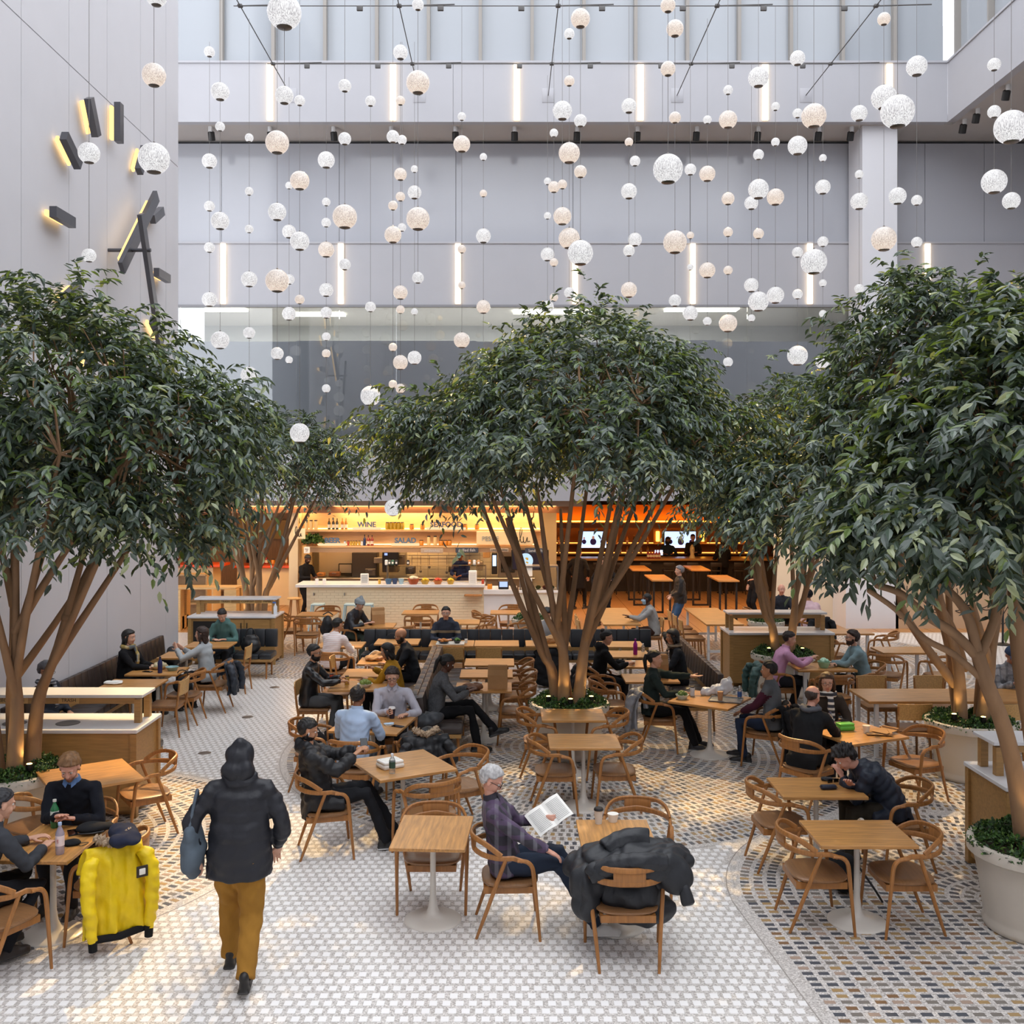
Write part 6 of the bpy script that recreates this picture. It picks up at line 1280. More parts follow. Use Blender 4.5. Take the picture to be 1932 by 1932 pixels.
person('bartender in dark patterned shirt behind the beer tap', fx(1307, 34.4), 34.4, 268, top='#2a2420', bot='#1a1a1e', hair='#2a1d16', skin='light', style='short', stand=True, lean=2, RH=(.3, -.08, 1.2), LH=(.3, .08, 1.2), sz=1.06)
person('dark silhouetted customer standing at the right end of the bar', fx(1362, 32.6), 32.4, 100, top='#17161a', bot='#161618', hair='#120f0e', skin='brown', style='short', stand=True, lean=3, RH=(.3, -.1, 1.15), LH=(.3, .1, 1.15))
person('person in black standing near the high tables at right with a bag', fx(1425, 26.3), 26.3, 200, top='#19181b', bot='#17171a', hair='#1a1512', skin='light', style='short', stand=True, lean=2, RH=(.05, -.26, .9), LH=(.2, .2, 1.1), long_=.12)
WK = person('person walking away in dark hooded jacket and tan trousers, crossing the white floor', -2.0, 7.55, 96, top='#222329', bot='#9b6f2c', hair='#1d1a1a', skin='light', style='short', lod=0, stand=True, sz=1.03, lean=5, head=(-6, 8), RH=(.12, -.27, .93), LH=(-.02, .3, .93), legw=1.32, puffy=.5, long_=.2, hood=True, hat='hood', ankles=((-.26, -.08, .13), (.22, .1, .085)), shoe='#1d1a18', fat=1.2)
person('cook in blue cap behind the counter at the grill', fx(872, 27.9), 27.9, 250, top='#22305a', bot='#1a1a1e', hair='#14110f', skin='brown', style='short', hat='cap', hatc='#4f86b0', stand=True, lean=12, head=(0, 24), RH=(.34, -.1, 1.05), LH=(.34, .1, 1.05))
person('worker in black behind the orange-red stall counter at left', fx(483, 30.6), 30.7, 280, top='#17161a', bot='#161618', hair='#14110f', skin='tan', style='short', stand=True, lean=10, head=(0, 20), RH=(.34, -.1, 1.15), LH=(.34, .1, 1.15))
# ================================================================== COATS, BAGS and SMALL THINGS
def drape(label, x, y, deg, m, lb=.5, lf=.22, wd=.5, sleeves=True, cat='coat', fur=None, patch=None, name='coat', lining=None, top=.8, sl=.5, cuffs=None, zip_=True, seed=1, collar=None):
    r = tag(empty(name, (x, y, 0), R(deg)), label, cat); rg = np.random.default_rng(seed)
    path = [(-.20, top - lf), (-.215, top - lf * .5), (-.235, top - .03), (-.262, top + .022), (-.3, top + .03), (-.338, top - .005), (-.365, top - .1), (-.385, top - lb * .45), (-.395, top - lb * .75), (-.39, top - lb)]
    n = 15; mb = MB(); vs = []; fs = []
    for i, (px, pz) in enumerate(path):
        dwn = max(0, top - pz)
        for j in range(n):
            u = j / (n - 1) * 2 - 1; w_ = wd / 2 * (1 - .12 * (1 - min(1, dwn * 3))); yy = u * w_; bend = .06 * (u * u) * (1 if i < 7 else .6)
            fold = .028 * math.sin(u * 7 + seed) * min(1, dwn * 2.5) + .014 * math.sin(u * 15 + i); vs.append((px + bend + (fold if i > 4 else -fold * .5), yy, pz - .02 * abs(u) + .015 * math.sin(u * 9 + seed * 2) * (i in (0, 9))))
    for i in range(len(path) - 1):
        for j in range(n - 1): a = i * n + j; fs.append((a, a + n, a + n + 1, a + 1))
    mb.add(vs, fs); v, nn, f = bake(mb, [('SOLIDIFY', dict(thickness=.035, offset=1)), ('REMESH', dict(mode='VOXEL', voxel_size=.013)), ('SMOOTH', dict(factor=.5, iterations=3))])
    v = v + nn * (wr(v, .007, 17, seed) + .0)[:, None]; mb = MB(); mb.addnp(v, f); bd = mb.build('shell', m, r, 80)
    if sleeves:
        for s in (-1, 1):
            mb = MB(); yy = s * wd * .42; pts = [(-.34, yy * .8, top - .05), (-.39, yy * 1.08, top - .14), (-.425, yy * 1.12, top - sl * .55), (-.43, yy * 1.0, top - sl)]
            mb.tube(smooth_path([Vector(p) for p in pts], 4), [.045, .055, .06, .062, .06, .062, .058, .056, .056, .054, .05, .047, .042], 12); v, nn, f = remesh(mb, .013, 2); v = v + nn * (wr(v, .006, 26, seed + 3) + .004 * np.sin(v[:, 2] * 70))[:, None]; mb = MB(); mb.addnp(v, f); sv = mb.build('sleeve', m, r, 80)
            if cuffs: mb = MB(); mb.tube([(-.43, yy, top - sl + .02), (-.43, yy * .98, top - sl - .07)], [.036, .033], 12); mb.build('cuff', cuffs, sv)
    if fur: mb = MB(); v, nn, f = remesh((lambda q: (q.tube([Vector((-.20 - .12 * math.sin(a), .14 * math.cos(a), top + .05 + .02 * math.sin(3 * a))) for a in np.linspace(.3, pi - .3, 9)], .035, 10), q)[1])(MB()), .01, 1); v = v + nn * (wr(v, .012, 140, 8))[:, None]; mb.addnp(v, f); mb.build('fur_trim', fur, r, 80)
    if lining: mb = MB(); mb.tube([(-.39, -wd * .44, top - lb + .0), (-.4, 0, top - lb - .02), (-.39, wd * .44, top - lb)], [(.03, .028)] * 3, 10); mb.build('hem_band', lining, r)
    if patch: mb = MB(); mb.rbox((-.452, -wd * .30, top - .19), (.012, .09, .09), .004); mb.build('badge', INK, r); mb = MB(); mb.rbox((-.457, -wd * .30, top - .19), (.01, .05, .05), .02); mb.build('badge_mark', mat('paper', '#ebe9e2', .8), r)
    return r
def heap(label, x, y, deg, m, ells, cat='coat', name='coat', vox=.014, amp=.009, seed=1, tubes=(), extra=None, sc_=15):
    r = tag(empty(name, (x, y, 0), R(deg)), label, cat); mb = MB()
    for c, q in ells: mb.ell(c, q, 14, 9)
    v, nn, f = remesh(mb, vox, 4); v = v + nn * wr(v, amp, sc_, seed)[:, None]; v[:, 2] = np.maximum(v[:, 2], .004); mb = MB(); mb.addnp(v, f); mb.build('shell', m, r, 80)
    for nm, pts, rad, mm in tubes:
        mb = MB(); mb.tube(smooth_path([Vector(p) for p in pts], 4), rad, 8); v, nn, f = remesh(mb, .012, 1) if rad > .03 else (None, None, None)
        if v is not None: v = v + nn * (wr(v, .006, 24, seed))[:, None]; mb = MB(); mb.addnp(v, f)
        mb.build(nm, mm, r, 80)
    return r
BLKN = puff('#26282c'); BLK2 = puff('#1d1e21'); BLKC = fabric('#1c1d20')
heap('huge black parka spread from the white-haired man\'s knees over the nearest chair', .93, 7.9, 0, BLKN, [((-.22, .22, .62), (.26, .2, .13)), ((0, .1, .76), (.34, .3, .09)), ((.2, -.02, .8), (.28, .28, .085)), ((.3, .1, .73), (.26, .26, .12)), ((-.3, .02, .58), (.15, .2, .15)), ((-.3, -.02, .44), (.1, .16, .15)), ((.0, -.2, .74), (.34, .1, .1)), ((.36, -.12, .68), (.14, .14, .16)), ((.05, .0, .5), (.25, .2, .2)), ((.12, .05, .35), (.28, .2, .12))], amp=.014, seed=4, vox=.015,
     tubes=[('sleeve', [(-.28, -.18, .70), (-.1, -.24, .80), (.1, -.26, .83), (.28, -.2, .80)], .075, BLKN), ('sleeve', [(.34, -.06, .76), (.42, -.18, .64), (.46, -.24, .50)], .05, BLKN), ('hood', [(-.15, .05, .80), (.02, .1, .87), (.2, .12, .86)], .09, BLKN)])
drape('bright yellow parka with fur-trimmed hood hanging on a chair back', -3.3, 8.28, 128, puff('#e8c714'), .66, .2, .52, fur=mat('fur_beige', '#a58f76', .9, noise=.3, nscale=40), patch=True, lining=fabric('#1d1d20'), sl=.66, cuffs=fabric('#1a1a1c'), name='parka', seed=3)
heap('navy fleece jacket lying over the yellow parka', -3.08, 8.14, 38, fabric('#23283a'), [((0, .0, .86), (.1, .26, .06)), ((.06, .12, .82), (.09, .12, .08)), ((.12, .2, .7), (.05, .08, .16)), ((-.06, -.12, .86), (.1, .1, .06))], seed=9)
drape('black coat with fur-trimmed hood heaped on the armchair in the middle', -.98, 11.72, 105, BLK2, .32, .3, .62, fur=mat('fur_beige', '#a58f76', .9), sl=.3, seed=5)
heap('bulk of black down jacket on the seat of the middle armchair', -.98, 11.74, 0, BLK2, [((0, 0, .6), (.22, .2, .14)), ((.1, .05, .72), (.16, .14, .1)), ((-.12, -.02, .7), (.14, .14, .1))], seed=6, name='jacket')
drape('black coat hanging on the chair of the man in grey vest', 3.38, 13.2, 152, BLKC, .66, .15, .52, sl=.6, seed=7)
drape('grey and white padded jacket on the ponytailed woman\'s chair', 2.12, 13.95, -8, puff('#8a8c92'), .5, .2, .5, sl=.55, seed=8, name='jacket')
drape('dark puffer jacket on the chair of the woman with high bun', 1.5, 15.9, 0, BLK2, .55, .2, .5, sl=.5, seed=10, name='jacket')
drape('green padded jacket on the chair of the pink shirt man', 4.28, 16.0, 0, puff('#3f5a56'), .5, .2, .5, sl=.5, seed=11, name='jacket')
drape('black coat on the chair of the man in pale pink', 6.55, 21.4, 95, BLKC, .62, .15, .54, sl=.6, seed=12)
drape('dark blue jacket on the chair of the gesturing woman at left', -4.74, 16.2, 180, puff('#2b323c'), .5, .2, .5, sl=.5, seed=13, name='jacket')
heap('black coat over the table edge behind the centre trunks', .72, 17.95, 0, BLKC, [((0, 0, .62), (.24, .1, .12)), ((0, -.02, .4), (.25, .09, .25)), ((.02, -.02, .16), (.24, .08, .16))], seed=14)
heap('black backpack and coat piled on the long bench beside striped sweater man', -2.2, 18.7, 0, BLKC, [((0, 0, .62), (.28, .16, .14)), ((.1, .05, .75), (.16, .12, .1)), ((-.2, -.05, .58), (.16, .14, .1))], seed=15, name='bag', cat='bag', tubes=[('strap', [(-.2, -.15, .6), (0, -.2, .72), (.2, -.12, .62)], .012, BLK)])
heap('black backpack hung on the chair of the person in grey beanie', -3.62, 20.4, 0, BLK2, [((0, 0, .76), (.11, .15, .19)), ((-.08, -.02, .66), (.07, .12, .1))], seed=16, name='backpack', cat='bag', tubes=[('strap', [(-.1, .05, .95), (0, .1, 1.0), (.1, .05, .95)], .012, BLK)])
heap('large black tote on the black bench end by the girl in green', -4.75, 18.75, 0, mat('bag_leather', '#1a1a1c', .4), [((0, 0, .62), (.19, .12, .15)), ((0, 0, .72), (.16, .08, .1))], seed=17, name='tote_bag', cat='bag', amp=.004, tubes=[('handle', [(-.1, -.03, .78), (-.05, -.03, .92), (.05, -.03, .92), (.1, -.03, .78)], .009, BLK)])
heap('black handbag on the armchair seat at the left tables', -4.95, 15.4, 0, BLKC, [((0, 0, .55), (.15, .13, .11)), ((.02, .0, .62), (.1, .09, .07))], seed=18, name='handbag', cat='bag', tubes=[('handle', [(-.1, 0, .62), (-.06, 0, .78), (.06, 0, .78), (.1, 0, .62)], .008, BLK)])
heap('dark jacket bundled on the left bench', -5.85, 17.6, 0, BLK2, [((0, 0, .58), (.18, .2, .12)), ((0, .1, .68), (.12, .14, .1))], seed=19, name='jacket')
heap('black backpack on the floor under the nearest right-hand table', 3.05, 9.15, 0, BLKC, [((0, 0, .17), (.16, .12, .17)), ((0, -.08, .12), (.12, .08, .1))], seed=20, name='backpack', cat='bag', tubes=[('strap', [(.08, -.1, .3), (.2, -.22, .12), (.26, -.3, .01)], .01, BLK)])
heap('small black bag on the armchair left of the pale blue shirt', -2.32, 12.2, 0, BLKC, [((0, 0, .54), (.15, .13, .1)), ((0, .0, .6), (.1, .08, .07))], seed=21, name='bag', cat='bag', tubes=[('handle', [(-.1, 0, .6), (0, 0, .74), (.1, 0, .6)], .008, BLK)])
heap('grey jacket and bag beside the bench woman in grey', -1.0, 13.25, 0, puff('#3a3d42'), [((-.1, 0, .56), (.24, .2, .1)), ((-.2, .1, .7), (.08, .24, .16)), ((.05, -.05, .6), (.14, .12, .08))], seed=22, name='jacket')
heap('red sweater on the bench beside the woman in mustard', -1.4, 14.35, 0, fabric('#a01f33'), [((0, 0, .6), (.14, .16, .09))], seed=23, name='sweater', tubes=[('sleeve', [(-.1, -.1, .62), (0, -.16, .64), (.1, -.12, .6)], .035, fabric('#a01f33'))])
heap('grey tote bag on the walker\'s left side', -2.33, 7.5, 0, fabric('#59646e'), [((0, 0, .96), (.09, .16, .2)), ((0, 0, 1.1), (.07, .15, .1))], seed=24, name='tote_bag', cat='bag', tubes=[('strap', [(0, -.1, 1.15), (.03, 0, 1.42), (0, .1, 1.15)], .012, fabric('#59646e'))])
heap('black cap lying on the table of the man in navy sweater', -3.5, 8.5, 20, BLKC, [((0, 0, .795), (.13, .1, .045)), ((.08, .03, .785), (.1, .08, .03))], seed=25, name='cap', cat='hat', vox=.01, amp=.004, tubes=[('band', [(-.1, -.08, .775), (.0, -.105, .775), (.1, -.08, .775)], .008, BLK)])
heap('black cloth face mask on the near-left table', -3.55, 8.22, 0, BLKC, [((0, 0, .765), (.08, .06, .02)), ((.02, 0, .775), (.05, .04, .02))], seed=26, name='face_mask', cat='mask', vox=.008, amp=.003, tubes=[('ear_loop', [(.06, .0, .76), (.13, .03, .757), (.1, -.05, .757), (.06, -.02, .76)], .003, BLK)])
PAP = mat('paper', '#ebe9e2', .8); KRAFT = mat('kraft', '#b58a5c', .85, noise=.08, nscale=6, bump=.3, bscale=14); CLEAR = mat('clear_plastic', '#e8eef2', .08, trans=.85, alpha=.75)
def gx(px, py, h=.75): return G(px, py, h)
def pbag(x, y, z, w_, d, h, label, rz=.1, crumple=False):
    r = tag(empty('paper_bag', (x, y, z), rz), label, 'paper bag'); mb = MB(); a, b = w_ / 2, d / 2; t_ = .0
    V_ = [(-a, -b, 0), (a, -b, 0), (a, b, 0), (-a, b, 0), (-a * 1.02, -b, h * .6), (a * 1.02, -b, h * .6), (a * 1.02, b, h * .6), (-a * 1.02, b, h * .6), (-a, -b * .35, h), (a, -b * .35, h), (a, b * .35, h), (-a, b * .35, h), (a * .82, 0, h * .55), (-a * .82, 0, h * .55), (a * .9, 0, h * .98), (-a * .9, 0, h * .98)]
    F_ = [(3, 2, 1, 0), (0, 1, 5, 4), (4, 5, 9, 8), (2, 3, 7, 6), (6, 7, 11, 10), (1, 2, 6, 12), (1, 12, 5), (5, 12, 14, 9), (12, 6, 10, 14), (3, 0, 4, 13), (3, 13, 7), (7, 13, 15, 11), (13, 4, 8, 15), (8, 9, 14, 10, 11, 15)]
    mb.add(V_, F_); mb.build('bag', KRAFT, r, False)
    mb = MB(); mb.box((0, -b * .62, h * .88), (w_ * 1.01, .004, h * .16)); mb.build('folded_top', KRAFT, r, False); return r
def phone(x, y, z, rz, label, tilt=0):
    r = tag(empty('phone', (x, y, z), rz), label, 'phone'); r.rotation_euler = (tilt, 0, rz); mb = MB(); mb.rbox((0, 0, .005), (.075, .15, .009), .004); mb.build('casing', mat('phone_black', '#141416', .25), r); mb = MB(); mb.box((0, 0, .0102), (.068, .14, .001)); mb.build('screen', mat('phone_glass', '#0c0d10', .05), r, False); return r
def bottle(x, y, z, h, r0, body, capc, label, lab=None, text=None, cat='bottle', tr=False):
    r = tag(empty('bottle', (x, y, z)), label, cat); mb = MB(); mb.lathe([(0, .004), (r0 * .9, 0), (r0, .01), (r0, h * .3), (r0 * .96, h * .32), (r0, h * .35), (r0, h * .66), (r0 * .7, h * .76), (r0 * .38, h * .86), (r0 * .38, h * .93), (0, h * .93)], 20); mb.build('glass_body', body, r)
    mb = MB(); mb.lathe([(r0 * .45, h * .92), (r0 * .45, h), (0, h)], 14); mb.build('cap', mat('cap_' + capc.strip('#'), capc, .4), r)
    if lab:
        mb = MB(); mb.lathe([(r0 * 1.02, h * .28), (r0 * 1.02, h * .6)], 20); lb = mb.build('label', mat('lab_' + lab.strip('#'), lab, .6), r)
        if text: q = txt(text, h * .07, .0006, mat('label_red', '#c2352e', .5), lb, (-.002, -r0 * 1.05, h * .44), (pi / 2, -pi / 2, 0))
    return r
GRN = mat('green_glass', '#1d6b3c', .08, spec=.8); PINK = mat('pink_plastic', '#c9bfd0', .1, trans=.5, alpha=.85)
def cup(x, y, z, h, r0, body, lid, label, name='cup'):
    r = tag(empty(name, (x, y, z)), label, 'cup'); mb = MB(); mb.lathe([(0, .004), (r0 * .72, 0), (r0 * .98, h), (r0 * .9, h), (0, h * .93)], 20); mb.build('cup_body', mat('cup_' + body.strip('#'), body, .6), r)
    if lid: mb = MB(); mb.lathe([(r0 * 1.03, h - .004), (r0 * 1.05, h + .004), (r0 * .95, h + .012), (r0 * .88, h + .018), (0, h + .016)], 20); mb.build('lid', mat('lid_' + lid.strip('#'), lid, .4), r)
    else: mb = MB(); mb.lathe([(0, h * .85), (r0 * .9, h * .85)], 16); mb.build('drink', mat('drink', '#5a3a22', .2), r)
    return r
x, y = gx(103, 1561); bottle(x, y, .75, .24, .034, GRN, '#d0d0c8', 'green glass bottle with pale label before the man in navy sweater', '#cfd8cf')
x, y = gx(113, 1611); bottle(x, y, .75, .25, .034, PINK, '#a9bfe0', 'clear plastic water bottle with pale blue cap and red lettering', '#e9d5d3', 'LIFE')
x, y = gx(137, 1572); phone(x, y, .75, .5, 'phone lying on the table between the two men at lower left')
x, y = gx(740, 1459); bottle(x, y, .75, .2, .032, CLEAR, '#e8eef2', 'clear water bottle with dark label on the cornerwise table', '#2e4a3a')
r = tag(empty('takeaway_box', (*gx(736, 1447), .75), R(35)), 'white foam takeaway box on the cornerwise table', 'box'); mb = MB(); mb.rbox((0, 0, .025), (.24, .2, .05), .02); mb.build('tray', PAP, r); mb = MB(); mb.rbox((0, 0, .062), (.23, .19, .035), .016); [mb.box((0, k, .081), (.17, .012, .006)) for k in (-.05, 0, .05)]; mb.build('lid', PAP, r)
cup(-1.42, 12.52, .75, .125, .043, '#2a2230', '#e6e4e2', 'dark paper coffee cup with white lid held by the man in light grey shirt'); cup(-1.62, 12.0, .75, .125, .043, '#e6e4e2', '#23232a', 'paper cup with black lid beside the pale blue sleeve')
phone(-1.30, 12.1, .75, 1.0, 'black phone on the table by a blue face mask')
heap('pale blue surgical mask lying beside the black phone', -1.42, 12.2, 0, fabric('#b9cde0'), [((0, 0, .762), (.07, .045, .012)), ((.03, .01, .768), (.04, .03, .012))], seed=31, name='face_mask', cat='mask', vox=.008, amp=.003, tubes=[('ear_loop', [(-.05, -.03, .76), (.0, -.09, .757), (.06, -.03, .76)], .003, PAP)])
ph = phone(-1.44, 10.2, 1.03, R(14), 'black phone held up by the man in black puffer coat', R(60)); 
cup(.80, 8.72, .75, .12, .04, '#d8d2c8', '#1d1d1f', 'paper coffee cup with black lid behind the black parka'); cup(.93, 8.77, .75, .07, .05, '#e8e4da', None, 'low white paper cup beside the black-lidded cup')
r = tag(empty('magazine', (.36, 8.5, .90), R(20)), 'open white magazine held by the white-haired man', 'magazine'); r.rotation_euler = (R(32), R(-28), R(20))
for s in (-1, 1):
    mb = MB(); vs = [(s * .17 * k / 6, yy, .014 * math.sin(k / 6 * pi)) for k in range(7) for yy in (-.125, .125)]; fs = [(2 * k, 2 * k + 2, 2 * k + 3, 2 * k + 1) for k in range(6)]; mb.add(vs, fs); mb.add([(a, b, c - .004) for a, b, c in vs], [tuple(reversed(q)) for q in fs]); pg = mb.build('page', PAP, r)
    mb = MB(); [mb.box((s * .088, -.10 + .0145 * k, .0155), (.12, .003, .0008)) for k in range(14)]; mb.build('print', mat('print_grey', '#8e8e90', .8), pg, False)
mb = MB(); o = txt('N', .09, .002, INK, WK, (0, 0, 0)); bpy.data.objects.remove(o)
q = [o for o in COL.objects if o.name.startswith('person') and 'white-haired' in o.get('label', '')][0]
txt('N', .055, .002, INK, q, (.86, -.068, .06), name='shoe_mark')
# near-right table items
r = tag(empty('sunglasses', (*gx(1572, 1477), .752), .3), 'dark sunglasses beside a case on the curly-haired man\'s table', 'sunglasses'); mb = MB(); [mb.rbox((s * .035, 0, .018), (.055, .006, .036), .003) for s in (-1, 1)]; mb.build('lenses', mat('lens_dark', '#101012', .1), r); mb = MB(); [mb.tube([(s * .066, 0, .025), (s * .06, .06, .02), (s * .055, .12, .006)], .004, 6) for s in (-1, 1)]; mb.build('temples', BLK, r)
r = tag(empty('glasses_case', (*gx(1563, 1489), .75), .1), 'rounded dark glasses case on the curly-haired man\'s table', 'case'); mb = MB(); mb.rbox((0, 0, .022), (.16, .065, .044), .02); mb.build('shell', mat('case_navy', '#1b2236', .5), r); mb = MB(); mb.rbox((0, 0, .023), (.163, .067, .004), .002); mb.build('zip', BLK, r)
r = tag(empty('key_pouch', (*gx(1560, 1473), .75), -.2), 'small dark pouch behind the glasses case', 'pouch'); mb = MB(); mb.rbox((0, 0, .018), (.11, .06, .036), .016); mb.build('shell', mat('case_black', '#141418', .5), r); mb = MB(); mb.tube([(.05, 0, .02), (.08, .01, .01), (.09, 0, .003)], .005, 6); mb.build('cord', BLK, r)
def tray(x, y, z, rz, label, w_=.42, d=.3, m=None):
    r = tag(empty('tray', (x, y, z), rz), label, 'tray'); mb = MB(); mb.rbox((0, 0, .006), (w_, d, .012), .006); mb.build('base', m or mat('tray_grey', '#8c8d8f', .35, .4), r); mb = MB()
    mb.tube([(-w_ / 2, -d / 2, .016), (w_ / 2, -d / 2, .016), (w_ / 2, d / 2, .016), (-w_ / 2, d / 2, .016), (-w_ / 2, -d / 2, .016)], .008, 6); mb.build('rim', m or MATS['tray_grey'], r); return r
tray(2.95, 13.52, .75, R(-20), 'grey metal tray with food scraps before the man in grey vest')
heap('crumpled white plastic and paper bags on the square table', 2.93, 13.85, 0, mat('plastic_white', '#e9e9ec', .4), [((0, 0, .82), (.14, .1, .08)), ((.1, .02, .88), (.09, .08, .1)), ((-.16, .02, .8), (.1, .08, .06))], seed=33, name='plastic_bag', cat='bag', amp=.012, sc_=30, tubes=[('handle', [(.08, 0, .94), (.14, 0, 1.0), (.18, 0, .92)], .008, PAP)])
bowl_ = lambda x, y, z, r, h, col, lab, fill=None: bowl(VX + x / y * F, r, h, col, lab, fill, z, y)
bowl_(2.38, 13.62, .75, .09, .06, '#cfe0d8', 'clear salad container before the ponytailed woman', '#5d7a35')
cup(2.86, 13.45, .765, .12, .04, '#b98f66', None, 'brown paper cup on the metal tray'); put('canw', 2.55, 13.8, .75, 'silver drink can left of the white bags', None, 'can')
bottle(3.13, 13.5, .75, .2, .03, CLEAR, '#e8eef2', 'clear water bottle with blue label by the metal tray', '#3c5f9a')
pbag(2.28, 15.0, .75, .24, .16, .36, 'tall brown paper bag with folded top near the brown bench end', .1)
pbag(-.12, 14.3, .75, .27, .15, .33, 'brown paper bag standing before the woman in grey', -.05)
pbag(-2.62, 20.55, .75, .26, .16, .34, 'brown paper bag on the beanie wearer\'s table', .3)
heap('crumpled brown paper bag before the man behind the trunks', .78, 18.2, 0, KRAFT, [((0, 0, .8), (.14, .09, .07)), ((.05, 0, .84), (.1, .07, .05))], seed=34, name='paper_bag', cat='paper bag', amp=.012, sc_=30, tubes=[('folded_edge', [(-.1, -.08, .82), (0, -.09, .85), (.1, -.08, .82)], .006, KRAFT)])
heap('crumpled foil and brown paper before the woman in grey', -.5, 14.15, 0, mat('wrap_brown', '#7a5238', .6), [((0, 0, .79), (.13, .09, .05)), ((.1, .05, .8), (.08, .07, .05))], seed=35, name='food_wrap', cat='wrapper', amp=.012, sc_=34, tubes=[('foil_edge', [(-.05, .05, .83), (.05, .08, .85), (.16, .06, .84)], .01, PAP)])
heap('brown paper food bag on the table of the bald bearded man', -2.15, 16.45, 0, KRAFT, [((0, 0, .79), (.16, .11, .05)), ((.05, .08, .83), (.12, .06, .06))], seed=36, name='food_wrap', cat='wrapper', amp=.012, sc_=30, tubes=[('paper_edge', [(-.1, .05, .83), (0, .1, .9), (.12, .08, .85)], .008, PAP)])
bottle(-1.86, 16.3, .75, .2, .032, GRN, '#d0d0c8', 'green glass bottle before the bald bearded man', '#d8dcd0')
bowl_(-2.02, 14.4, .75, .11, .05, '#e6e4de', 'white bowl of salad on the leather jacket man\'s table', '#7a8a3a')
put('can', -2.3, 14.55, .75, 'gold and grey can left of the salad bowl', None, 'can'); put('canr', -2.55, 14.72, .75, 'second can near the leather sleeve', None, 'can'); phone(-2.1, 14.22, .75, 1.5, 'phone lying in front of the salad bowl')
tray(-1.0, 18.1, .75, 0, 'pale tray holding burger and salad on the long bench table', .5, .32, mat('tray_pale', '#d9d2c4', .5)); bowl_(-1.12, 18.1, .765, .1, .03, '#3c4a5a', 'blue plate with burger on the pale tray', '#b9702c'); bowl_(-.88, 18.1, .765, .07, .05, '#2b2b2b', 'small black dish of green salad on the pale tray', '#4f7a2f'); cup(-.72, 18.12, .765, .07, .03, '#ebe9e2', None, 'small white cup at the right of the pale tray')
x, y = gx(303, 1246); bowl_(-5.42, 15.75, .75, .13, .05, '#d8c6a4', 'shallow tan bowl before the woman with yellow scarf', '#b9ad8a'); bowl_(-5.18, 15.62, .75, .1, .06, '#8fb0b4', 'pale blue bowl on white napkin at the left tables'); bottle(-5.3, 15.42, .75, .25, .035, mat('bottle_indigo', '#252a5a', .3), '#1a1a20', 'dark blue drinking bottle between the two women'); phone(-5.52, 15.5, .75, 1.3, 'phone before the woman with yellow scarf')
bottle(-5.32, 17.9, .75, .26, .045, mat('bottle_white', '#e8ecf2', .3), '#f0f0f0', 'white drinking bottle before the girl in green hoodie')
heap('white napkins on the empty table behind the left waste station', -5.7, 14.6, 0, PAP, [((0, 0, .765), (.14, .08, .02)), ((.05, .03, .78), (.08, .06, .02))], seed=41, name='napkin', cat='napkins', vox=.01, tubes=[('fold', [(-.1, -.05, .78), (.1, -.04, .785)], .004, PAP)])
bottle(2.18, 17.0, .75, .27, .036, mat('bottle_magenta', '#9c1f8a', .25, .3), '#7a1a6c', 'magenta metal drinking bottle on the table by the bench'); bottle(2.35, 17.3, .75, .14, .03, CLEAR, '#e8eef2', 'small clear jar right of the magenta bottle')
cup(2.02, 16.0, .75, .08, .035, '#ebe9e2', None, 'white cup in the hands of the woman with high bun')
bowl_(5.0, 15.85, .75, .1, .1, '#9fd0b0', 'mint green round container between pink shirt and bearded men', '#bfe6cc')
r = tag(empty('lunch_box', (4.02, 11.95, .75), .2), 'bright lime green lunch box on the papers table', 'box'); mb = MB(); mb.rbox((0, 0, .03), (.2, .13, .06), .02); mb.build('base', mat('lime', '#62bd48', .4), r); mb = MB(); mb.rbox((0, 0, .07), (.19, .12, .03), .012); mb.build('lid', MATS['lime'], r)
cup(4.22, 11.8, .75, .09, .045, '#e6d9c4', None, 'cream paper cup right of the lime box'); bottle(3.88, 12.05, .75, .19, .03, CLEAR, '#3a3f66', 'clear bottle with dark cap left of the lime box', '#c9ccd6'); 
for k, (dx, dy, rz) in enumerate(((.35, .05, .3), (.3, -.1, -.2), (.42, -.05, .7))):
    r = tag(empty('cardboard_sheet', (4.1 + dx * .8, 11.85 + dy, .752 + .014 * k), rz), ('bottom', 'middle', 'top')[k] + ' sheet of flat kraft cardboard stacked on the papers table', 'cardboard', 'cardboard pieces on the papers table'); mb = MB(); mb.box((0, 0, 0), (.28, .2, .004)); mb.build('sheet', KRAFT, r, False); mb = MB(); mb.box((.13, 0, .012), (.03, .2, .02)); mb.build('flap', KRAFT, r, False)
phone(7.2, 14.18, .86, 0, 'phone in the hands of the man in blue cap', R(40))
# ================================================================== TREES
def leafmat(name, h, rough=.38, tl=.25):
    m = bpy.data.materials.new(name); m.use_nodes = True; t = m.node_tree; b = t.nodes['Principled BSDF']; ou = t.nodes['Material Output']
    b.inputs['Base Color'].default_value = (*lin(h), 1); b.inputs['Roughness'].default_value = rough; b.inputs['Specular IOR Level'].default_value = .95
    tr = nd(t, 'ShaderNodeBsdfTranslucent'); c = lin(h); tr.inputs[0].default_value = (min(1, c[0] * 3.2 + .02), min(1, c[1] * 2.6 + .02), c[2] * .8, 1)
    mx = nd(t, 'ShaderNodeMixShader'); mx.inputs[0].default_value = tl
    t.links.new(b.outputs[0], mx.inputs[1]); t.links.new(tr.outputs[0], mx.inputs[2]); t.links.new(mx.outputs[0], ou.inputs[0]); return m
LEAFM = [leafmat('leaf_dark', '#36473c', .42, .14), leafmat('leaf_mid', '#4a5c4e', .44, .16), leafmat('leaf_green', '#5d7540', .46, .28), leafmat('leaf_pale', '#8f9a78', .46, .2)]
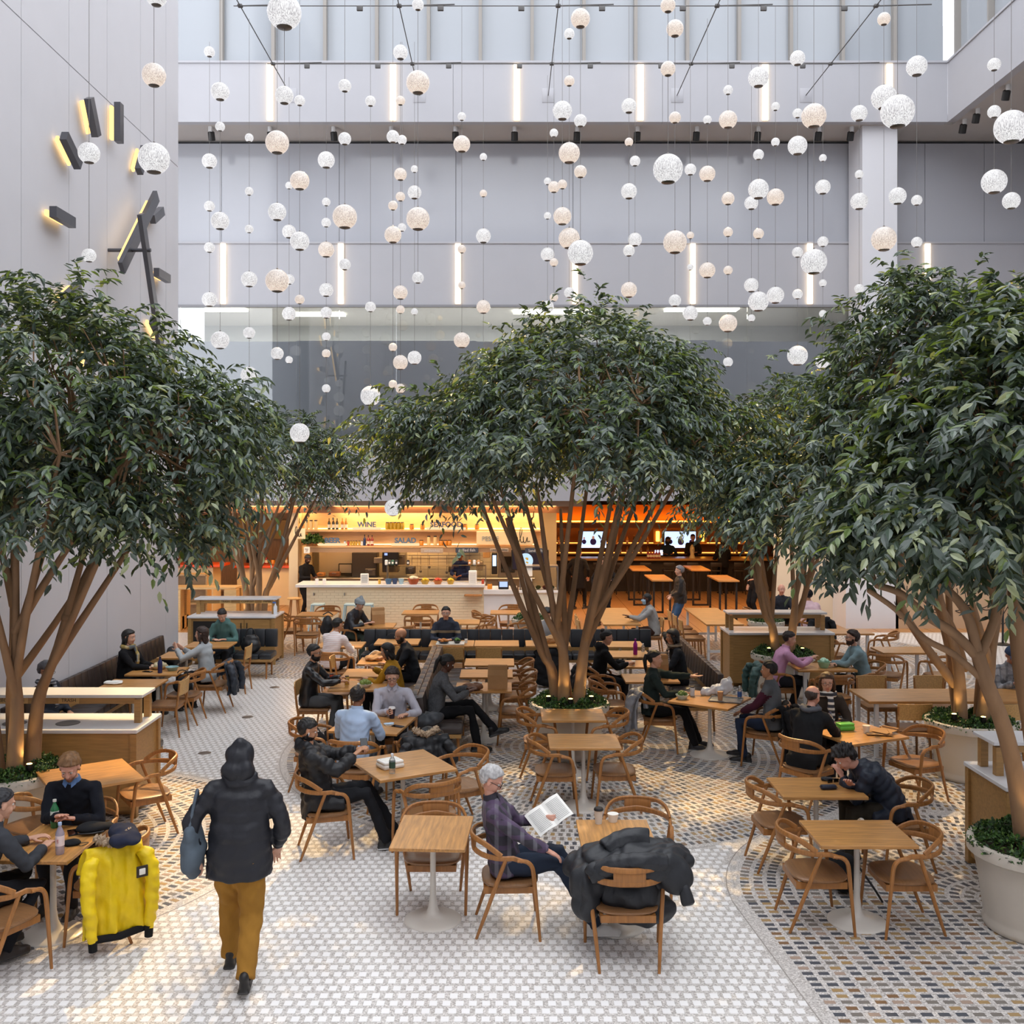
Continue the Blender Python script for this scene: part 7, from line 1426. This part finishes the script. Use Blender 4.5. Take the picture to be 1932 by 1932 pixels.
BARK = mat('bark', '#907052', .8, noise=.22, nscale=5, bump=.5, bscale=22, stretch=(1, 1, .35))
LP = np.array([(0, 0, 0), (.3, .18, .06), (.66, .15, .04), (1, 0, -.1), (.66, -.15, .04), (.3, -.18, .06)])
leaf_me = []
for m_ in LEAFM:
    me = bpy.data.meshes.new('leaf')
    V_ = [(0, 0, 0), (.15, .11, .04), (.38, .19, .06), (.65, .155, .04), (.86, .06, -.03), (1, 0, -.1), (.86, -.06, -.03), (.65, -.155, .04), (.38, -.19, .06), (.15, -.11, .04), (.3, 0, 0), (.62, 0, -.01)]
    me.from_pydata(V_, [], [(0, 10, 2, 1), (10, 11, 3, 2), (11, 5, 4, 3), (0, 9, 8, 10), (10, 8, 7, 11), (11, 7, 6, 5)]); me.materials.append(m_); leaf_me.append(me)
def norm(a): return a / np.maximum(np.linalg.norm(a, axis=-1, keepdims=True), 1e-9)
def tree(name_label, x, y, lobes, nclump, leaf, stems=5, tw=16, nl=13, parts=300, rc=.42, xmin=None, forks=3, z0=.66, explicit=None, pale=.12, zfork=(1.35, 2.1), group='ficus trees in planters'):
    rng = np.random.default_rng(int(abs(x * 71 + y * 13)) + 3); r = tag(empty('ficus_tree', (x, y, z0)), name_label, 'tree', group)
    lo = np.array(lobes, float); vol = lo[:, 3] * lo[:, 5] + lo[:, 3] * lo[:, 4]; cs = []
    tries = 0
    while len(cs) < nclump and tries < 20000:
        tries += 1; i = rng.choice(len(lo), p=vol / vol.sum()); d = norm(rng.normal(size=3)); 
        if d[2] < -.45: continue
        s = rng.uniform(.72, 1.0) if rng.random() < .8 else rng.uniform(.35, .7); p = lo[i, :3] + d * lo[i, 3:6] * s
        if xmin is not None and p[0] < xmin + .35: continue
        if any(np.sum(((p - l[:3]) / l[3:6]) ** 2) < .3 for l in lo): continue
        if any(np.linalg.norm(p - q[0]) < rc * .62 for q in cs): continue
        cs.append((p, d))
    C = np.array([c[0] for c in cs]); ctr = (lo[:, :3] * vol[:, None]).sum(0) / vol.sum()
    out = norm((C - ctr) * np.array([1, 1, .55]) + np.array([0, 0, .15]))
    # twigs
    n = len(C); O = np.repeat(C, tw, 0) + rng.normal(size=(n * tw, 3)) * rc * .33; D = norm(np.repeat(out, tw, 0) + rng.normal(size=(n * tw, 3)) * .62 + np.array([0, 0, .12]))
    L = rng.uniform(.55, 1.15, n * tw) * rc * 1.15; droop = rng.uniform(.25, .75, n * tw) * L
    T = np.linspace(.12, 1, nl)[None, :, None]
    P = O[:, None] + D[:, None] * L[:, None, None] * T; P[..., 2] -= (droop[:, None] * T[..., 0] ** 2)
    TG = D[:, None] * L[:, None, None] + np.zeros_like(P); TG[..., 2] -= 2 * droop[:, None] * T[..., 0]; TG = norm(TG)
    UP = np.array([0, 0, 1.0]); SD = norm(np.cross(TG, UP) + 1e-6); sg = np.where(np.arange(nl) % 2 == 0, 1, -1)[None, :, None]
    LD = norm(TG * .75 + SD * sg * .75 + rng.normal(size=P.shape) * .28 + np.array([0, 0, -.32])); P = P.reshape(-1, 3); LD = LD.reshape(-1, 3)
    N = norm(UP + rng.normal(size=P.shape) * .5 + np.repeat(np.repeat(out, tw, 0), nl, 0) * .5); W = norm(np.cross(N, LD)); N = np.cross(LD, W)
    ln = leaf * rng.uniform(.7, 1.2, len(P)); keepm = rng.random(len(P)) < .94
    if xmin is not None: keepm &= P[:, 0] > xmin
    P, LD, W, N, ln = P[keepm], LD[keepm], W[keepm], N[keepm], ln[keepm]
    low = (P[:, 2] < ctr[2] - .3).astype(float)
    u = rng.random(len(P)); mi = np.where(u < .42, 0, np.where(u < .74, 1, np.where(u < 1 - pale * (.6 + low), 2, 3)))
    if parts:
        dd = np.linalg.norm(P - np.array([0, 0, CAMH]), axis=1); scx = P[:, 0] / P[:, 1]; inview = (np.abs(scx + .003) < .5)
        fr = (P - C.mean(0)) @ norm(np.array([0, 0, CAMH]) - C.mean(0)); sc_ = np.where(inview, dd, 1e6)
        idx = np.argsort(sc_)[:parts]
    else: idx = np.array([], int)
    for i in idx:
        M = Matrix(((LD[i, 0], W[i, 0], N[i, 0], 0), (LD[i, 1], W[i, 1], N[i, 1], 0), (LD[i, 2], W[i, 2], N[i, 2], 0), (0, 0, 0, 1))) @ Matrix.Scale(ln[i], 4)
        M.translation = Vector(P[i]) - r.location; o = link('leaf', leaf_me[mi[i]], r); o.matrix_local = M
    k = np.ones(len(P), bool); k[idx] = False
    P, LD, W, N, ln, mi = P[k], LD[k], W[k], N[k], ln[k], mi[k]
    V = P[:, None] + (LD[:, None] * LP[None, :, 0:1] + W[:, None] * LP[None, :, 1:2] + N[:, None] * LP[None, :, 2:3]) * ln[:, None, None] - np.array(r.location)
    b = (np.arange(len(P)) * 6)[:, None, None]; Fq = (b + np.array([(0, 3, 2, 1), (0, 5, 4, 3)])[None]).reshape(-1, 4)
    o = link('foliage', npmesh('foliage', V.reshape(-1, 3), Fq, 4, LEAFM, np.repeat(mi, 2)), r); o['kind'] = 'stuff'
    # stems
    loc = np.array(r.location); tips = []
    if explicit:
        for kind, pts, r0, r1 in explicit:
            pp = [Vector(q) - r.location for q in pts]; pp = smooth_path(pp, 4); m = len(pp); rad = [r0 + (r1 - r0) * i / (m - 1) for i in range(m)]
            mb = MB(); mb.tube(pp, rad, 12); mb.ell(pp[0], r0 * 1.0, 12, 8); mb.ell(pp[-1], r1 * 1.02, 12, 8); mb.build(kind, BARK, r, 80); tips += [np.array(q) for q in pts[1:]]
    for i in range(stems):
        a = 2 * pi * i / stems + .4; b0 = np.array([x + .16 * math.cos(a), y + .16 * math.sin(a), z0 - .03]); zf = rng.uniform(*zfork); q = np.array([x + .42 * math.cos(a), y + .34 * math.sin(a), zf])
        mid = (b0 + q) / 2 + np.array([.05 * math.cos(a + 1), .05 * math.sin(a), .1]) - np.array([.08 * math.cos(a), .06 * math.sin(a), 0])
        top = q + np.array([.45 * math.cos(a), .38 * math.sin(a), 1.7])
        pp = smooth_path([Vector(t_) - r.location for t_ in (b0, mid, q, top)], 5); m = len(pp)
        mb = MB(); mb.tube(pp, [.09 - .07 * (k / (m - 1)) for k in range(m)], 10); tk = mb.build('trunk', BARK, r); tips.append(top); pp0 = [tuple(q_) for q_ in pp]
        for f in range(forks):
            af = a + (f - (forks - 1) / 2) * .75 + rng.uniform(-.2, .2); tgt = ctr + np.array([math.cos(af) * lo[:, 3].max() * .78, math.sin(af) * lo[:, 4].max() * .7, rng.uniform(-.35, .25)])
            if xmin is not None: tgt[0] = max(tgt[0], xmin + .4)
            st = np.array(pp0[int(len(pp0) * (.42, .58, .7)[f % 3])]) + loc
            m1 = st * .6 + tgt * .4 + np.array([0, 0, rng.uniform(-.12, .1)])
            pp = smooth_path([Vector(t_) - r.location for t_ in (st, m1, tgt)], 5); m = len(pp)
            mb = MB(); mb.tube(pp, [.05 - .034 * (k / (m - 1)) for k in range(m)], 10); mb.ell(pp[0], .05, 10, 7); br = mb.build('branch', BARK, tk); tips += [tgt, m1]
    TP = np.array(tips); mb = MB()
    for c in C:
        j = np.argmin(np.linalg.norm(TP - c, axis=1)); q = TP[j]; m1 = (q + c) / 2 + rng.normal(size=3) * .08
        mb.tube([Vector(q - loc), Vector(m1 - loc), Vector(c - loc)], [.016, .011, .005], 5)
    o = mb.build('twigs', BARK, r); o['kind'] = 'stuff'
    return r
tree('tall spreading ficus tree in the centre, rising above the small tables', .85, 13.62, [(1.0, 13.6, 4.65, 1.65, 1.6, 1.05), (.8, 13.5, 4.08, 2.2, 2.0, .7), (-1.2, 13.4, 4.32, .7, .8, .42), (2.75, 13.5, 4.2, .75, .9, .8), (1.0, 13.6, 5.45, .75, .75, .4)], 215, .112, 5, forks=2)
tree('big ficus tree at the left edge, in front of the wall clock', -5.1, 10.45, [(-4.95, 10.5, 4.45, 1.5, 1.6, 1.15), (-3.65, 10.5, 3.95, .95, 1.1, .9), (-3.7, 10.3, 3.35, .7, .8, .45), (-5.2, 10.2, 3.6, 1.1, 1.4, .8)], 160, .115, 4, xmin=LW + .05)
tree('smaller ficus tree at the back left, behind the far-left waste station', -5.4, 21.7, [(-4.9, 21.7, 3.9, 1.45, 1.4, 1.15), (-4.05, 21.6, 3.95, .7, .8, .6), (-6.0, 21.6, 3.6, .8, .8, .8)], 95, .11, 4, parts=120)
tree('ficus tree at right behind the bearded man, under the white column', 4.78, 17.4, [(4.8, 17.4, 4.2, 1.25, 1.2, 1.15), (3.9, 17.3, 3.5, .6, .7, .7), (5.6, 17.5, 4.0, .7, .8, .8)], 90, .112, 4, parts=200)
B = 12.6
tree('tall ficus tree at right, in the big cream planter', 5.82, 12.62, [(5.6, 12.6, 4.55, 1.5, 1.4, 1.3), (4.15, 12.3, 3.6, 1.2, 1.0, .72), (5.1, 12.4, 5.5, .8, .8, .6), (3.3, 12.2, 3.45, .5, .6, .45), (6.9, 12.6, 5.0, 1.2, 1.2, 1.1)], 190, .122, 4,
     explicit=[('branch', [P3(1800, 1290, 12.6), P3(1740, 1210, 12.5), P3(1700, 1140, 12.4), P3(1690, 1060, 12.3)], .06, .03), ('branch', [P3(1820, 1260, 12.6), P3(1790, 1170, 12.5), P3(1720, 1080, 12.3), P3(1600, 1010, 12.1)], .055, .02)])
D = 8.35
tree('nearest ficus tree, its leaning trunk crossing the right edge', 4.42, 8.38, [(4.35, 8.5, 4.15, .95, 1.1, .85), (3.5, 8.4, 3.4, .8, .8, .4), (4.6, 8.4, 4.8, .6, .7, .5)], 115, .13, 0, rc=.36,
     explicit=[('trunk', [(4.3, 8.35, .64), P3(1917, 1470, 8.3), P3(1893, 1370, 8.25), P3(1862, 1290, 8.2), P3(1845, 1235, 8.2)], .075, .055),
               ('branch', [P3(1862, 1290, 8.2), P3(1800, 1235, 8.2), P3(1745, 1205, 8.2), P3(1690, 1150, 8.2), P3(1640, 1115, 8.2)], .03, .02),
               ('branch', [P3(1850, 1245, 8.2), P3(1800, 1195, 8.2), P3(1745, 1160, 8.2), P3(1700, 1120, 8.2), P3(1655, 1105, 8.2)], .045, .025),
               ('branch', [P3(1845, 1235, 8.2), P3(1820, 1150, 8.2), P3(1760, 1090, 8.2), P3(1720, 1060, 8.2)], .045, .025),
               ('branch', [P3(1852, 1230, 8.2), P3(1880, 1150, 8.25), P3(1860, 1080, 8.3), P3(1830, 1000, 8.3)], .04, .025),
               ('trunk', [(4.5, 8.4, .64), P3(1950, 1400, 8.4), P3(1925, 1250, 8.4), P3(1915, 1100, 8.4), P3(1925, 950, 8.4)], .08, .05)])
for o in list(TMP.collection.objects): bpy.data.objects.remove(o)
bpy.data.scenes.remove(TMP)
for o_ in (AC, SCH):
    if 'category' not in o_:
        for c in list(o_.children): bpy.data.objects.remove(c)
        bpy.data.objects.remove(o_)
